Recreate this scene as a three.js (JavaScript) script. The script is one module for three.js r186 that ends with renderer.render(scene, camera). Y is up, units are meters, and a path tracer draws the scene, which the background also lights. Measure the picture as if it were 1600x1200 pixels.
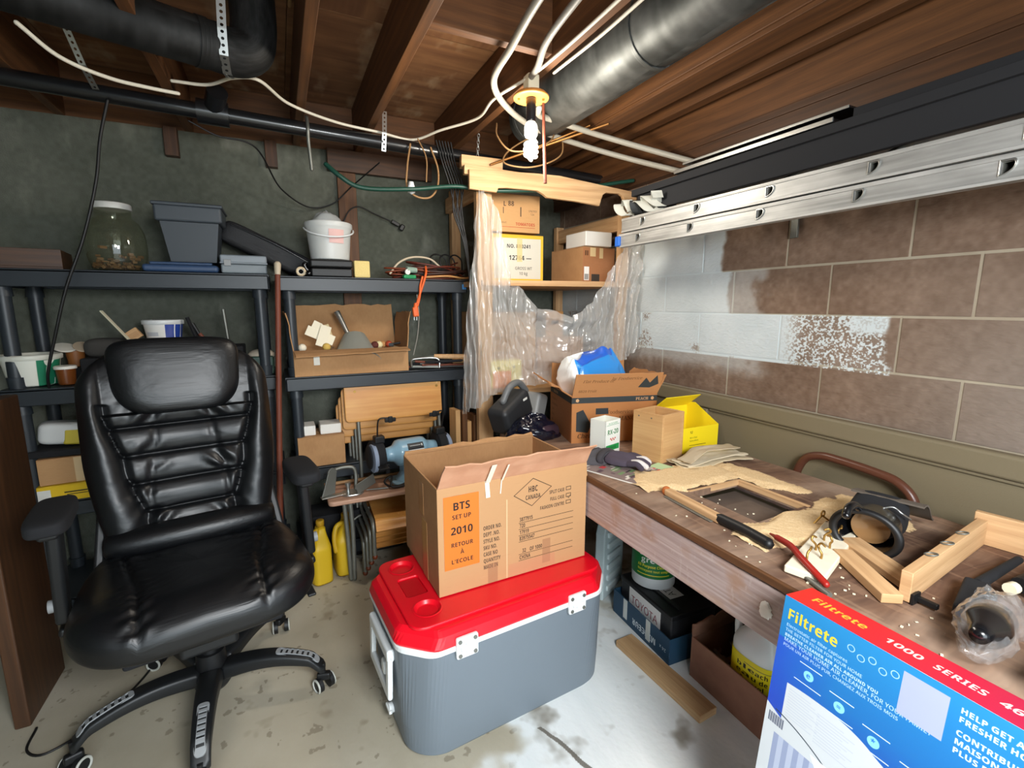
import * as THREE from 'three';
import { RoundedBoxGeometry } from 'three/addons/geometries/RoundedBoxGeometry.js';
import { mergeGeometries, mergeVertices, toCreasedNormals } from 'three/addons/utils/BufferGeometryUtils.js';
import { RectAreaLightUniformsLib } from 'three/addons/lights/RectAreaLightUniformsLib.js';
RectAreaLightUniformsLib.init();

// ---------- camera, daylight, exposure ----------
const scene = new THREE.Scene();
const EYE = 1.45;
const camera = new THREE.PerspectiveCamera(78.0, 4 / 3, 0.02, 60);
camera.position.set(0, EYE, 0);
camera.rotation.order = 'YXZ';
camera.rotation.set(-9.425 * Math.PI / 180, -25.855 * Math.PI / 180, 0);
const renderer = new THREE.WebGLRenderer({ antialias: true });
renderer.shadowMap.enabled = true;
renderer.toneMapping = THREE.LinearToneMapping;
renderer.toneMappingExposure = 1.4;
scene.background = new THREE.Color().setRGB(0.80, 0.92, 1.0);   // overcast sky seen only through the added doorway behind the camera
scene.backgroundIntensity = 4;
const PANEL_POWER = 50;      // radiance of the added fill light, unseen behind the viewer
const BULB_POWER = 1.6;      // candela of the bare spiral bulb

// ---------- helpers ----------
const V = (x, y, z) => new THREE.Vector3(x, y, z);
const D2R = Math.PI / 180;
let seed = 12345;
const rnd = () => { seed = (seed * 1664525 + 1013904223) >>> 0; return seed / 4294967296; };
const rr = (a, b) => a + (b - a) * rnd();
const used = {};
function numbered(n) { if (!(n in used)) { used[n] = 0; return n; } used[n]++; return n + '_' + String(used[n]).padStart(3, '0'); }
function flag(o) { o.castShadow = true; o.receiveShadow = true; return o; }
function thing(name, label, category, pos = [0, 0, 0], turn = 0, group) {
  const o = new THREE.Group(); o.name = numbered(name); scene.add(o);
  o.position.set(...pos); o.rotation.y = turn;
  o.userData = { label, category }; if (group) o.userData.group = group;
  return o;
}
function single(name, label, category, geo, mat, group, pos) {
  const o = flag(new THREE.Mesh(geo, mat)); o.name = numbered(name); scene.add(o);
  o.userData = { label, category }; if (group) o.userData.group = group;
  if (pos) o.position.set(...pos);
  else { geo.computeBoundingBox(); const b = geo.boundingBox.clone(), c = b.getCenter(V(0, 0, 0)); geo.translate(-c.x, -b.min.y, -c.z); o.position.set(c.x, b.min.y, c.z); }
  return o;
}
function structure(name, mesh) { mesh.name = name; mesh.userData.kind = 'structure'; scene.add(mesh); return mesh; }
function part(parent, name, geo, mat, label) {
  const o = flag(new THREE.Mesh(geo, mat)); o.name = name; parent.add(o); if (label) o.userData.label = label; return o;
}
function clone(o, pos, turn, label) {
  const c = o.clone(); c.name = numbered(o.name.replace(/_\d{3}$/, '')); scene.add(c);
  c.userData = { ...o.userData, label: label || o.userData.label };
  if (pos) c.position.set(...pos); if (turn !== undefined) c.rotation.y = turn; return c;
}
// planar uv in metres, u along the longest side of the piece
function uvm(g, along, off) {
  g = g.index ? g.toNonIndexed() : g;
  g.computeBoundingBox(); const s = g.boundingBox.getSize(V(0, 0, 0));
  const L = along ?? (s.x >= s.y && s.x >= s.z ? 0 : s.y >= s.z ? 1 : 2);
  const p = g.attributes.position, uv = new Float32Array(p.count * 2), a = V(0, 0, 0), b = V(0, 0, 0), c = V(0, 0, 0);
  const o1 = off ?? rnd() * 3, o2 = off ?? rnd() * 3;
  for (let i = 0; i < p.count; i += 3) {
    a.fromBufferAttribute(p, i); b.fromBufferAttribute(p, i + 1); c.fromBufferAttribute(p, i + 2);
    const n = b.clone().sub(a).cross(c.clone().sub(a)); const ax = [Math.abs(n.x), Math.abs(n.y), Math.abs(n.z)];
    const k = ax[0] >= ax[1] && ax[0] >= ax[2] ? 0 : ax[1] >= ax[2] ? 1 : 2;
    let [u, v] = [0, 1, 2].filter(q => q !== k); if (v === L) [u, v] = [v, u];
    for (let j = 0; j < 3; j++) { const q = [a, b, c][j].toArray(); uv[(i + j) * 2] = q[u] + o1; uv[(i + j) * 2 + 1] = q[v] + o2; }
  }
  g.setAttribute('uv', new THREE.BufferAttribute(uv, 2)); return g;
}
function box(w, h, d, x = 0, y = 0, z = 0, r = 0.002, along) {
  const rad = Math.min(r, Math.min(w, h, d) * 0.45);
  let g = r > 0 ? new RoundedBoxGeometry(w, h, d, r > 0.008 ? 3 : 1, rad) : new THREE.BoxGeometry(w, h, d);
  g = uvm(g, along); g.translate(x, y, z); return g;
}
const fin = g => { g = g.index ? g.toNonIndexed() : g; for (const k of Object.keys(g.attributes)) if (!['position', 'normal', 'uv'].includes(k)) g.deleteAttribute(k); return g; };
const merge = list => mergeGeometries(list.map(fin));
function cyl(r1, r2, h, x = 0, y = 0, z = 0, axis = 'y', seg = 24, open = false) {
  const g = new THREE.CylinderGeometry(r1, r2, h, seg, 1, open);
  if (axis === 'x') g.rotateZ(-Math.PI / 2); if (axis === 'z') g.rotateX(Math.PI / 2);
  g.translate(x, y, z); return fin(g);
}
function lathe(pts, seg = 36) { return fin(new THREE.LatheGeometry(pts.map(p => new THREE.Vector2(p[0], p[1])), seg)); }
function tube(pts, r, seg = 0, rad = 8, closed = false) {
  const c = new THREE.CatmullRomCurve3(pts.map(p => V(...p)), closed, 'centripetal');
  const n = seg || Math.max(8, pts.length * 8);
  const parts = [new THREE.TubeGeometry(c, n, r, rad, closed)];
  if (!closed) for (const t of [0, 1]) { const q = c.getPoint(t), s = new THREE.SphereGeometry(r, rad, 4); s.translate(q.x, q.y, q.z); parts.push(s); }
  return merge(parts);
}
// straight-sided rod between two points
function rod(a, b, r, r2 = r, seg = 12) {
  const A = V(...a), B = V(...b), d = B.clone().sub(A), g = new THREE.CylinderGeometry(r2, r, d.length(), seg);
  g.applyQuaternion(new THREE.Quaternion().setFromUnitVectors(V(0, 1, 0), d.clone().normalize()));
  const m = A.add(B).multiplyScalar(0.5); g.translate(m.x, m.y, m.z); return fin(g);
}
// rectangular bar between two points; 'up' orients its height
function bar(a, b, w, h, up = V(0, 1, 0), r = 0.002) {
  const A = V(...a), B = V(...b), d = B.clone().sub(A), L = d.length(); d.normalize();
  const g = box(w, h, L, 0, 0, 0, r, 2), side = up.clone().cross(d).normalize(), u = d.clone().cross(side);
  const m = A.add(B).multiplyScalar(0.5);
  g.applyMatrix4(new THREE.Matrix4().makeBasis(side, u, d).setPosition(m)); return g;
}
function shapeOf(pts) { const s = new THREE.Shape(); pts.forEach((p, i) => i ? s.lineTo(p[0], p[1]) : s.moveTo(p[0], p[1])); s.closePath(); return s; }
function roundRect(w, h, r, x = 0, y = 0) {
  const s = new THREE.Shape(), a = x - w / 2, b = y - h / 2;
  s.moveTo(a + r, b); s.lineTo(a + w - r, b); s.quadraticCurveTo(a + w, b, a + w, b + r); s.lineTo(a + w, b + h - r); s.quadraticCurveTo(a + w, b + h, a + w - r, b + h);
  s.lineTo(a + r, b + h); s.quadraticCurveTo(a, b + h, a, b + h - r); s.lineTo(a, b + r); s.quadraticCurveTo(a, b, a + r, b); return s;
}
function extrude(shape, depth, bevel = 0.002, seg = 8, along) {
  const g = new THREE.ExtrudeGeometry(shape, { depth: Math.max(depth - 2 * bevel, 1e-4), bevelEnabled: bevel > 0, bevelThickness: bevel, bevelSize: bevel, bevelOffset: -bevel, bevelSegments: 2, curveSegments: seg });
  g.translate(0, 0, bevel); return uvm(g, along);
}
// closed skin from a grid function f(u,v) -> [x,y,z]
function skin(f, nu, nv, thick = 0) {
  const pos = [], uv = [], idx = [];
  for (let j = 0; j <= nv; j++) for (let i = 0; i <= nu; i++) { pos.push(...f(i / nu, j / nv)); uv.push(i / nu, j / nv); }
  for (let j = 0; j < nv; j++) for (let i = 0; i < nu; i++) { const a = j * (nu + 1) + i, b = a + 1, c = a + nu + 1, d = c + 1; idx.push(a, b, d, a, d, c); }
  const g = new THREE.BufferGeometry(); g.setAttribute('position', new THREE.Float32BufferAttribute(pos, 3)); g.setAttribute('uv', new THREE.Float32BufferAttribute(uv, 2)); g.setIndex(idx); g.computeVertexNormals();
  if (!thick) return g;
  const n = g.attributes.normal, N = n.count, p2 = [], i2 = [];
  for (let i = 0; i < N; i++) p2.push(pos[3 * i] - n.getX(i) * thick, pos[3 * i + 1] - n.getY(i) * thick, pos[3 * i + 2] - n.getZ(i) * thick);
  for (let k = 0; k < idx.length; k += 3) i2.push(idx[k] + N, idx[k + 2] + N, idx[k + 1] + N);
  const ring = []; for (let i = 0; i <= nu; i++) ring.push(i); for (let j = 1; j <= nv; j++) ring.push(j * (nu + 1) + nu); for (let i = nu - 1; i >= 0; i--) ring.push(nv * (nu + 1) + i); for (let j = nv - 1; j >= 1; j--) ring.push(j * (nu + 1));
  for (let k = 0; k < ring.length; k++) { const a = ring[k], b = ring[(k + 1) % ring.length]; i2.push(a, a + N, b + N, a, b + N, b); }
  const h = new THREE.BufferGeometry(); h.setAttribute('position', new THREE.Float32BufferAttribute([...pos, ...p2], 3)); h.setAttribute('uv', new THREE.Float32BufferAttribute([...uv, ...uv], 2)); h.setIndex([...idx, ...i2]);
  return toCreasedNormals(h.toNonIndexed(), 0.9);
}
function mv(g, x, y, z, ry = 0, rx = 0, rz = 0) { if (rx) g.rotateX(rx); if (rz) g.rotateZ(rz); if (ry) g.rotateY(ry); g.translate(x, y, z); return g; }
// cushion: superellipse box, soft all round
function pillow(w, h, d, e = 0.35, nu = 32, nv = 20) {
  const sp = (c, p) => Math.sign(c) * Math.pow(Math.abs(c), p);
  const g = skin((u, v) => { const t = u * 2 * Math.PI, q = (v - 0.5) * Math.PI; return [w / 2 * sp(Math.cos(q), e) * sp(Math.cos(t), e), h / 2 * sp(Math.sin(q), e), -d / 2 * sp(Math.cos(q), e) * sp(Math.sin(t), e)]; }, nu, nv);
  return g;
}
// ---------- noise and textures ----------
function hash(x, y, s) { let h = (x * 374761393 + y * 668265263 + s * 144665) | 0; h = Math.imul(h ^ (h >>> 13), 1274126177); return ((h ^ (h >>> 16)) >>> 0) / 4294967296; }
function vn(x, y, px, py, s) {
  const xi = Math.floor(x), yi = Math.floor(y), fx = x - xi, fy = y - yi, m = (a, b) => ((a % b) + b) % b;
  const u = fx * fx * (3 - 2 * fx), v = fy * fy * (3 - 2 * fy), a = hash(m(xi, px), m(yi, py), s), b = hash(m(xi + 1, px), m(yi, py), s), c = hash(m(xi, px), m(yi + 1, py), s), d = hash(m(xi + 1, px), m(yi + 1, py), s);
  return a + (b - a) * u + (c - a) * v + (a - b - c + d) * u * v;
}
function fbm(u, v, fx, fy, oct, s = 1) { let t = 0, a = 0.5, n = 0; for (let o = 0; o < oct; o++) { t += a * vn(u * fx, v * fy, fx, fy, s + o * 7); n += a; a *= 0.5; fx *= 2; fy *= 2; } return t / n; }
const clamp = (x, a = 0, b = 1) => Math.min(b, Math.max(a, x));
const lerp = (a, b, t) => a + (b - a) * t;
const sstep = (a, b, x) => { const t = clamp((x - a) / (b - a)); return t * t * (3 - 2 * t); };
const mix3 = (a, b, t) => [lerp(a[0], b[0], t), lerp(a[1], b[1], t), lerp(a[2], b[2], t)];
function tex(w, h, fn, sizeU, sizeV, srgb = true) {
  const d = new Uint8Array(w * h * 4);
  for (let j = 0; j < h; j++) for (let i = 0; i < w; i++) { const c = fn((i + 0.5) / w, (j + 0.5) / h), k = (j * w + i) * 4; d[k] = clamp(c[0], 0, 255); d[k + 1] = clamp(c[1], 0, 255); d[k + 2] = clamp(c[2], 0, 255); d[k + 3] = 255; }
  const t = new THREE.DataTexture(d, w, h); t.wrapS = t.wrapT = THREE.RepeatWrapping; t.magFilter = THREE.LinearFilter; t.minFilter = THREE.LinearFilter;
  if (srgb) t.colorSpace = THREE.SRGBColorSpace; t.repeat.set(1 / sizeU, 1 / (sizeV ?? sizeU)); t.needsUpdate = true; return t;
}
function canvasTex(w, h, draw) {
  const c = document.createElement('canvas'); c.width = w; c.height = h; draw(c.getContext('2d'), w, h);
  const t = new THREE.CanvasTexture(c); t.colorSpace = THREE.SRGBColorSpace; return t;
}
const col = c => new THREE.Color(c);
const std = (c, rough = 0.8, o = {}) => new THREE.MeshStandardMaterial({ color: col(c), roughness: rough, ...o });
const phys = (c, rough, o = {}) => new THREE.MeshPhysicalMaterial({ color: col(c), roughness: rough, ...o });
const mapped = (t, rough = 0.8, o = {}) => new THREE.MeshStandardMaterial({ map: t, roughness: rough, ...o });
const fine = tex(256, 256, (u, v) => { const n = fbm(u, v, 40, 40, 3, 3) * 255; return [n, n, n]; }, 0.12, 0.12, false);
const coarse = tex(256, 256, (u, v) => { const n = fbm(u, v, 8, 8, 5, 9) * 255; return [n, n, n]; }, 0.5, 0.5, false);
function woodTex(light, dark, s, ring = 14, knots = 0.0) {
  return tex(512, 256, (u, v) => {
    const w = fbm(u, v, 3, 5, 3, s) * 0.35, g = fbm(u, v + w * 0.06, 3, 60, 3, s + 5), r = 0.5 + 0.5 * Math.sin((v + w * 0.5) * 2 * Math.PI * ring);
    const fleck = fbm(u, v, 20, 160, 2, s + 9); let t = clamp(0.5 * g + 0.32 * r + 0.3 * fleck - 0.1);
    const st = fbm(u, v, 4, 4, 4, s + 21); t = clamp(t + (st - 0.5) * 0.5);
    return mix3(light, dark, t);
  }, 1.1, 0.35);
}
const T = {
  pine: woodTex([222, 184, 138], [180, 136, 92], 11, 9), joist: woodTex([116, 74, 38], [70, 42, 19], 23, 8), darkwood: woodTex([88, 56, 32], [54, 34, 20], 31, 10), plain: woodTex([214, 172, 118], [190, 142, 90], 25, 2),
  plytop: tex(512, 512, (u, v) => { const w = fbm(u, v, 4, 6, 4, 41), g = fbm(u + w * 0.03, v + w * 0.12, 4, 70, 3, 42), sc = fbm(u, v, 60, 8, 2, 43), du = fbm(u, v, 5, 5, 5, 44); let c = mix3([130, 98, 76], [80, 56, 44], clamp(g * 1.3 - 0.2)); c = mix3(c, [182, 160, 140], clamp((du - 0.42) * 1.9)); if (sc > 0.72) c = mix3(c, [160, 130, 105], 0.4); return c; }, 0.9, 0.9),
  beam: tex(512, 256, (u, v) => { const g = fbm(u, v, 3, 40, 4, 51), du = fbm(u, v, 6, 6, 5, 52), sc = fbm(u, v, 50, 10, 3, 53); let c = mix3([202, 186, 182], [146, 124, 118], g); c = mix3(c, [158, 116, 88], clamp((du - 0.55) * 2.0)); if (sc > 0.78) c = mix3(c, [190, 176, 170], 0.35); return c; }, 0.5, 0.25),
  chairply: tex(512, 256, (u, v) => { const g = fbm(u, v, 3, 36, 4, 61), w = fbm(u, v, 3, 3, 4, 62), sc = fbm(u, v, 18, 6, 4, 63); let c = mix3([226, 168, 92], [200, 130, 58], clamp(g * 0.8 + (w - 0.5) * 0.9)); if (sc > 0.75) c = mix3(c, [245, 214, 160], 0.6); return c; }, 0.7, 0.4),
  subfloor: tex(512, 512, (u, v) => { const g = fbm(u, v, 30, 3, 3, 71), w = fbm(u, v, 3, 4, 5, 72), st = fbm(u, v, 4, 10, 4, 73); let c = mix3([146, 104, 66], [98, 62, 36], clamp(g * 0.9 + (w - 0.5))); c = mix3(c, [172, 150, 122], clamp((st - 0.56) * 3)); return c; }, 0.9, 0.9),
  card: tex(512, 512, (u, v) => { const n = fbm(u, v, 6, 6, 5, 81), g = 0.5 + 0.5 * Math.sin(u * 2 * Math.PI * 64), f = fbm(u, v, 90, 30, 2, 82); const c = mix3([194, 150, 104], [166, 122, 80], clamp(n * 0.9 + f * 0.25 - 0.05)); return c.map(k => k - g * 3); }, 0.45, 0.45),
  concrete: tex(1024, 1024, (u, v) => { const n = fbm(u, v, 5, 5, 6, 91), s = fbm(u, v, 40, 40, 3, 92), b = fbm(u, v, 11, 11, 4, 93); let c = mix3([150, 142, 126], [196, 190, 174], n); if (s > 0.74) c = mix3(c, [110, 102, 88], 0.4); if (b < 0.33) c = mix3(c, [128, 118, 100], clamp((0.33 - b) * 8) * 0.6); return c; }, 1.6, 1.6),
  wallgrey: tex(512, 512, (u, v) => { const n = fbm(u, v, 4, 4, 6, 101), s = fbm(u, v, 12, 5, 5, 102), f = fbm(u, v, 60, 60, 2, 103); let c = mix3([74, 78, 68], [106, 108, 97], n); c = mix3(c, [146, 146, 134], clamp((s - 0.60) * 4) * 0.6); return c.map(k => k + (f - 0.5) * 16); }, 1.3, 1.3),
  paper: tex(256, 256, (u, v) => { const n = fbm(u, v, 5, 5, 4, 111); return [225 + n * 25, 222 + n * 25, 210 + n * 25]; }, 0.3, 0.3),
  rust: tex(256, 256, (u, v) => { const n = fbm(u, v, 8, 8, 4, 121); return mix3([92, 40, 26], [140, 76, 52], n); }, 0.3, 0.3),
  alu: tex(512, 256, (u, v) => { const n = fbm(u, v, 3, 60, 3, 131), b = fbm(u, v, 6, 6, 5, 132); const k = 150 + n * 40 + (b - 0.5) * 90; return [k, k, k - 3]; }, 1.2, 0.4),
  galv: tex(512, 256, (u, v) => { const b = fbm(u, v, 8, 14, 5, 141), s = fbm(u, v, 4, 50, 2, 142); const k = 66 + (b - 0.5) * 80 + s * 34; return [k, k + 2, k]; }, 0.9, 0.4),
  leather: tex(512, 512, (u, v) => { const n = fbm(u, v, 70, 70, 3, 151) * 0.7 + fbm(u, v, 12, 12, 4, 152) * 0.3; return [n * 255, n * 255, n * 255]; }, 1, 1, false),
};
const M = {
  plain: mapped(T.plain, 0.65), pine: mapped(T.pine, 0.7), joist: mapped(T.joist, 0.62), darkwood: mapped(T.darkwood, 0.5), plytop: mapped(T.plytop, 0.8, { bumpMap: coarse, bumpScale: 0.0015 }), beam: mapped(T.beam, 0.7), chairply: mapped(T.chairply, 0.42), subfloor: mapped(T.subfloor, 0.85),
  card: mapped(T.card, 0.86), concrete: mapped(T.concrete, 0.8, { bumpMap: T.concrete, bumpScale: 0.0015 }), wallgrey: mapped(T.wallgrey, 0.92, { bumpMap: fine, bumpScale: 0.0015 }), paper: mapped(T.paper, 0.9),
  alu: mapped(T.alu, 0.5, { metalness: 0.45 }), galv: mapped(T.galv, 0.5, { metalness: 0.6 }), galvdark: mapped(T.galv, 0.6, { metalness: 0.5, color: col('#77777a') }), steel: std('#b9bbb8', 0.32, { metalness: 0.9 }), dullsteel: std('#85867f', 0.5, { metalness: 0.7 }), brass: std('#b08a4a', 0.4, { metalness: 0.9 }),
  black: std('#111214', 0.5), blackmatte: std('#15161a', 0.85), blackgloss: phys('#0c0d10', 0.25, { clearcoat: 0.5, clearcoatRoughness: 0.2 }), shelf: std('#2a3036', 0.42), rubber: std('#131313', 0.75),
  leather: phys('#090b0e', 0.40, { bumpMap: T.leather, bumpScale: 0.0007, clearcoat: 0.1, clearcoatRoughness: 0.35 }), chairplastic: std('#191b1d', 0.45), greyplastic: std('#8d9092', 0.5), white: std('#eceae3', 0.5), whiteplastic: phys('#e9edee', 0.35, { clearcoat: 0.2 }),
  red: phys('#e60a22', 0.36, { clearcoat: 0.3, clearcoatRoughness: 0.25 }), coolergrey: std('#6d7780', 0.5), yellow: std('#f0d21c', 0.55), yellowdeep: std('#d9aa1b', 0.55), green: std('#0f7a44', 0.5), hosegreen: std('#123f33', 0.45), orange: std('#e2642a', 0.5), blue: std('#1d63c4', 0.4), bluedark: std('#233a56', 0.6),
  cablewhite: std('#ddd6c4', 0.5), cablegrey: std('#8e8a82', 0.5), cabletan: std('#96724a', 0.6), cableblack: std('#141414', 0.5), pex: std('#a29d90', 0.45), pipeblack: phys('#17181a', 0.3, { clearcoat: 0.3 }), grinder: phys('#8fb6cc', 0.3, { clearcoat: 0.4 }), rust: mapped(T.rust, 0.6), redpaint: std('#9c1f18', 0.4), bone: std('#e6dcc0', 0.7), brownplastic: std('#6b2f12', 0.4),
  glass: phys('#f3f6ee', 0.04, { transmission: 1, thickness: 0, ior: 1.45, side: THREE.DoubleSide }),
};
// ---------- room shell ----------
const XR = 1.92, XL = -1.7, ZB = -3.15, ZF = 1.4, JB = 2.35, SF = 2.60;
{ // floor: worn concrete, whitewashed towards the bench
  const z0 = ZB - 0.1, z1 = ZF + 0.1, x0 = XL - 0.1, x1 = XR + 0.1;
  const t = tex(1600, 1600, (u, v) => {
    const x = lerp(x0, x1, u), z = lerp(z0, z1, v);
    const n = fbm(u, v, 14, 17, 6, 201), s = fbm(u, v, 110, 130, 3, 202), b = fbm(u, v, 30, 36, 4, 203), w = fbm(u, v, 10, 12, 5, 204), st = fbm(u, v, 60, 12, 3, 206);
    let c = mix3([164, 155, 134], [200, 193, 175], n);
    if (b < 0.30) c = mix3(c, [132, 120, 98], clamp((0.30 - b) * 9) * 0.6);
    if (s > 0.76) c = mix3(c, [112, 102, 84], 0.45);
    const m = sstep(0.30, 0.55, 0.62 * sstep(0.2, 0.85, x + (w - 0.5) * 0.9) + 0.42 * sstep(-2.0, -1.1, z + (w - 0.5) * 0.8) - 0.14 + (fbm(u, v, 25, 30, 4, 205) - 0.5) * 0.75);
    c = mix3(c, mix3([222, 230, 232], [246, 250, 250], st), m * 0.93);
    if (m > 0.4 && b > 0.66) c = mix3(c, [150, 146, 136], clamp((b - 0.66) * 6));
    const cr = Math.abs(x - 0.74 - (z + 1.15) * 0.34 + (fbm(u, v, 24, 24, 3, 207) - 0.5) * 0.06); if (cr < 0.008 && z > -1.25) c = mix3(c, [84, 78, 68], 0.75);
    return c;
  }, 1, 1);
  const g = new THREE.BoxGeometry(x1 - x0, 0.12, z1 - z0); const p = g.attributes.position, uv = g.attributes.uv;
  for (let i = 0; i < p.count; i++) uv.setXY(i, (p.getX(i)) / (x1 - x0) + 0.5, p.getZ(i) / (z1 - z0) + 0.5);
  const f = flag(new THREE.Mesh(g, mapped(t, 0.62, { bumpMap: fine, bumpScale: 0.0008 }))); f.position.set((x0 + x1) / 2, -0.06, (z0 + z1) / 2); structure('floor', f);
}
{ // right wall: concrete blocks laid in mortar, a whitewash started in one corner
  const W = new THREE.Group(); W.position.set(XR, 0, 0); structure('wall_right', W);
  const paint = (z, y, u, v) => {
    const e = (fbm(u, v, 60, 30, 4, 211) - 0.5), r = (a, b, soft) => sstep(a - soft, a + soft, b);
    let m = 0;
    if (y > 1.607 && y < 1.82) m = 1 - r(-1.66 + e * 0.06, z, 0.015);
    else if (y > 1.411 && y <= 1.607) m = Math.max(0.96 * (1 - r(-1.60 + e * 0.05, z, 0.02)), 0.5 * (1 - r(-1.45 + e * 0.2, z, 0.05)));
    else if (y > 1.205 && y <= 1.411) { m = 1 - r(-0.93 + e * 0.06, z, 0.012); const sp = fbm(u, v, 720, 400, 2, 212), zone = Math.max(sstep(-1.34, -1.2, z) * (1 - 0.8 * sstep(1.33, 1.36, y) * sstep(-1.08, -1.04, z)), 0.6 * sstep(0.55, 0.62, fbm(u, v, 18, 12, 3, 213))); if (sp > 0.62 - zone * 0.17) m *= 1 - 0.85 * clamp(zone * 1.2); }
    else if (y > 1.10 && y <= 1.205) m = 0.55 * (1 - r(-1.42 + e * 0.3, z, 0.12)) * sstep(1.10, 1.18, y + e * 0.06);
    return m;
  };
  const surf = (mortar) => tex(2048, 1024, (u, v) => {
    const z = lerp(-3.2, 1.4, u), y = v * 2.3, n = fbm(u, v, 30, 15, 5, 214), f = fbm(u, v, 240, 120, 2, 215), m = paint(z, y, u, v);
    let c = mortar ? mix3([150, 136, 116], [180, 170, 150], n) : mix3([104, 82, 66], [134, 110, 92], n).map(k => k + (f - 0.5) * 26);
    if (!mortar) c = mix3(c, [136, 128, 120], sstep(0.9, 0.2, y - 0.95) * sstep(-1.2, -0.4, z) * 0.7);
    return mix3(c, mix3([196, 208, 212], [222, 230, 232], n), m * 0.93);
  }, 1, 1);
  const mm = mapped(surf(true), 0.9), bm = mapped(surf(false), 0.92, { bumpMap: fine, bumpScale: 0.002 });
  const wuv = g => { const p = g.attributes.position, uv = g.attributes.uv; for (let i = 0; i < p.count; i++) uv.setXY(i, (p.getZ(i) + 3.2) / 4.6, p.getY(i) / 2.3); return g; };
  const slab = new THREE.BoxGeometry(0.2, 2.2, ZF - ZB + 0.2); slab.translate(0.104, 1.1, (ZF + ZB) / 2); part(W, 'mortar_bed', wuv(slab), mm);
  for (let k = 0; k < 11; k++) {
    const y0 = 0.036 + k * 0.1964, off = k % 2 ? -0.708 : -0.896;
    for (let i = -6; i < 6; i++) {
      const a = Math.max(off + i * 0.438, ZB), b = Math.min(off + (i + 1) * 0.438, ZF); if (b - a < 0.03) continue;
      const g = new THREE.BoxGeometry(0.02, 0.187, b - a - 0.010); g.translate(0.0095 + rnd() * 0.0025, y0 + 0.0982, (a + b) / 2); part(W, 'block', wuv(g), bm);
    }
  }
}
{ // back wall, left wall, front wall with an unseen doorway added for its light
  const bk = flag(new THREE.Mesh(box(XR - XL + 0.4, JB, 0.2, (XR + XL) / 2, JB / 2, ZB - 0.1, 0), M.wallgrey)); structure('wall_back', bk);
  const lf = flag(new THREE.Mesh(box(0.2, JB, ZF - ZB + 0.4, XL - 0.1, JB / 2, (ZF + ZB) / 2, 0), M.wallgrey)); structure('wall_left', lf);
  const dx0 = -0.9, dx1 = 1.3, dh = 2.04;
  const fr = flag(new THREE.Mesh(merge([box(dx0 - XL + 0.2, JB, 0.2, (XL - 0.2 + dx0) / 2, JB / 2, ZF + 0.1, 0), box(XR + 0.2 - dx1, JB, 0.2, (XR + 0.2 + dx1) / 2, JB / 2, ZF + 0.1, 0), box(dx1 - dx0, JB - dh, 0.2, (dx0 + dx1) / 2, (JB + dh) / 2, ZF + 0.1, 0)]), M.wallgrey)); structure('wall_front', fr);
  const drive = flag(new THREE.Mesh(box(7, 0.1, 5, 0.6, -0.05, ZF + 2.72, 0), M.concrete)); structure('added_driveway', drive);  // unseen slab added outside to bounce sky light upward
}
{ // ceiling: joists, blocking and subfloor sheets
  const C = new THREE.Group(); structure('ceiling', C);
  const L = ZF - ZB + 0.2, zc = (ZF + ZB) / 2, jx = [-1.40, -0.88, -0.36, 0.155, 0.49, 0.995, 1.52];
  for (const x of jx) part(C, 'joist', box(0.04, SF - JB, L, x, (JB + SF) / 2, zc, 0.003), M.joist);
  part(C, 'nailing_strip', box(0.12, 0.018, L - 0.3, 1.567, JB - 0.009, zc, 0.002), M.joist);
  part(C, 'joist', box(0.055, SF - JB, L, 1.785, (JB + SF) / 2, zc, 0.003), M.joist);
  part(C, 'rim_board', box(0.045, 0.39, L, XR - 0.022, 2.415, zc, 0.003), M.joist);
  part(C, 'sill_shade_board', box(0.26, 0.03, L, XR + 0.07, 2.215, zc, 0.003), M.darkwood);
  part(C, 'sill_shade_board', box(0.05, 0.085, L, XR - 0.028, 2.165, zc, 0.003), M.darkwood);  // dark board stands in for shade on the wall below the rim board
  part(C, 'rim_board', box(XR - XL, SF - JB, 0.05, (XR + XL) / 2, (SF + JB) / 2, ZB - 0.03, 0.003), M.joist);
  part(C, 'rim_board', box(XR - XL, SF - JB, 0.05, (XR + XL) / 2, (SF + JB) / 2, ZF + 0.03, 0.003), M.joist);
  part(C, 'rim_board', box(0.05, SF - JB, L, XL - 0.03, (SF + JB) / 2, zc, 0.003), M.joist);
  part(C, 'blocking_board', box(0.465, 0.235, 0.04, 0.7425, 2.4825, -1.69, 0.003), M.joist);
  part(C, 'blocking_board', box(0.48, 0.235, 0.04, -0.62, 2.4825, -1.95, 0.003), M.joist);
  const sheetZ = [ZB - 0.1, -2.2, -1.3, -0.3, 0.6, ZF + 0.1];
  for (let i = 0; i < 4; i++) for (let k = 0; k < 5; k++) { const a = lerp(XL - 0.1, XR + 0.1, i / 4), b = lerp(XL - 0.1, XR + 0.1, (i + 1) / 4); part(C, 'subfloor_sheet', box(b - a - 0.003, 0.02, sheetZ[k + 1] - sheetZ[k] - 0.003, (a + b) / 2, SF + 0.011 + (i + k) % 2 * 0.001, (sheetZ[k] + sheetZ[k + 1]) / 2, 0), M.subfloor); }
  part(C, 'deck', box(XR - XL + 0.4, 0.1, L + 0.2, (XR + XL) / 2, SF + 0.075, zc, 0), M.subfloor);
}
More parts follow.
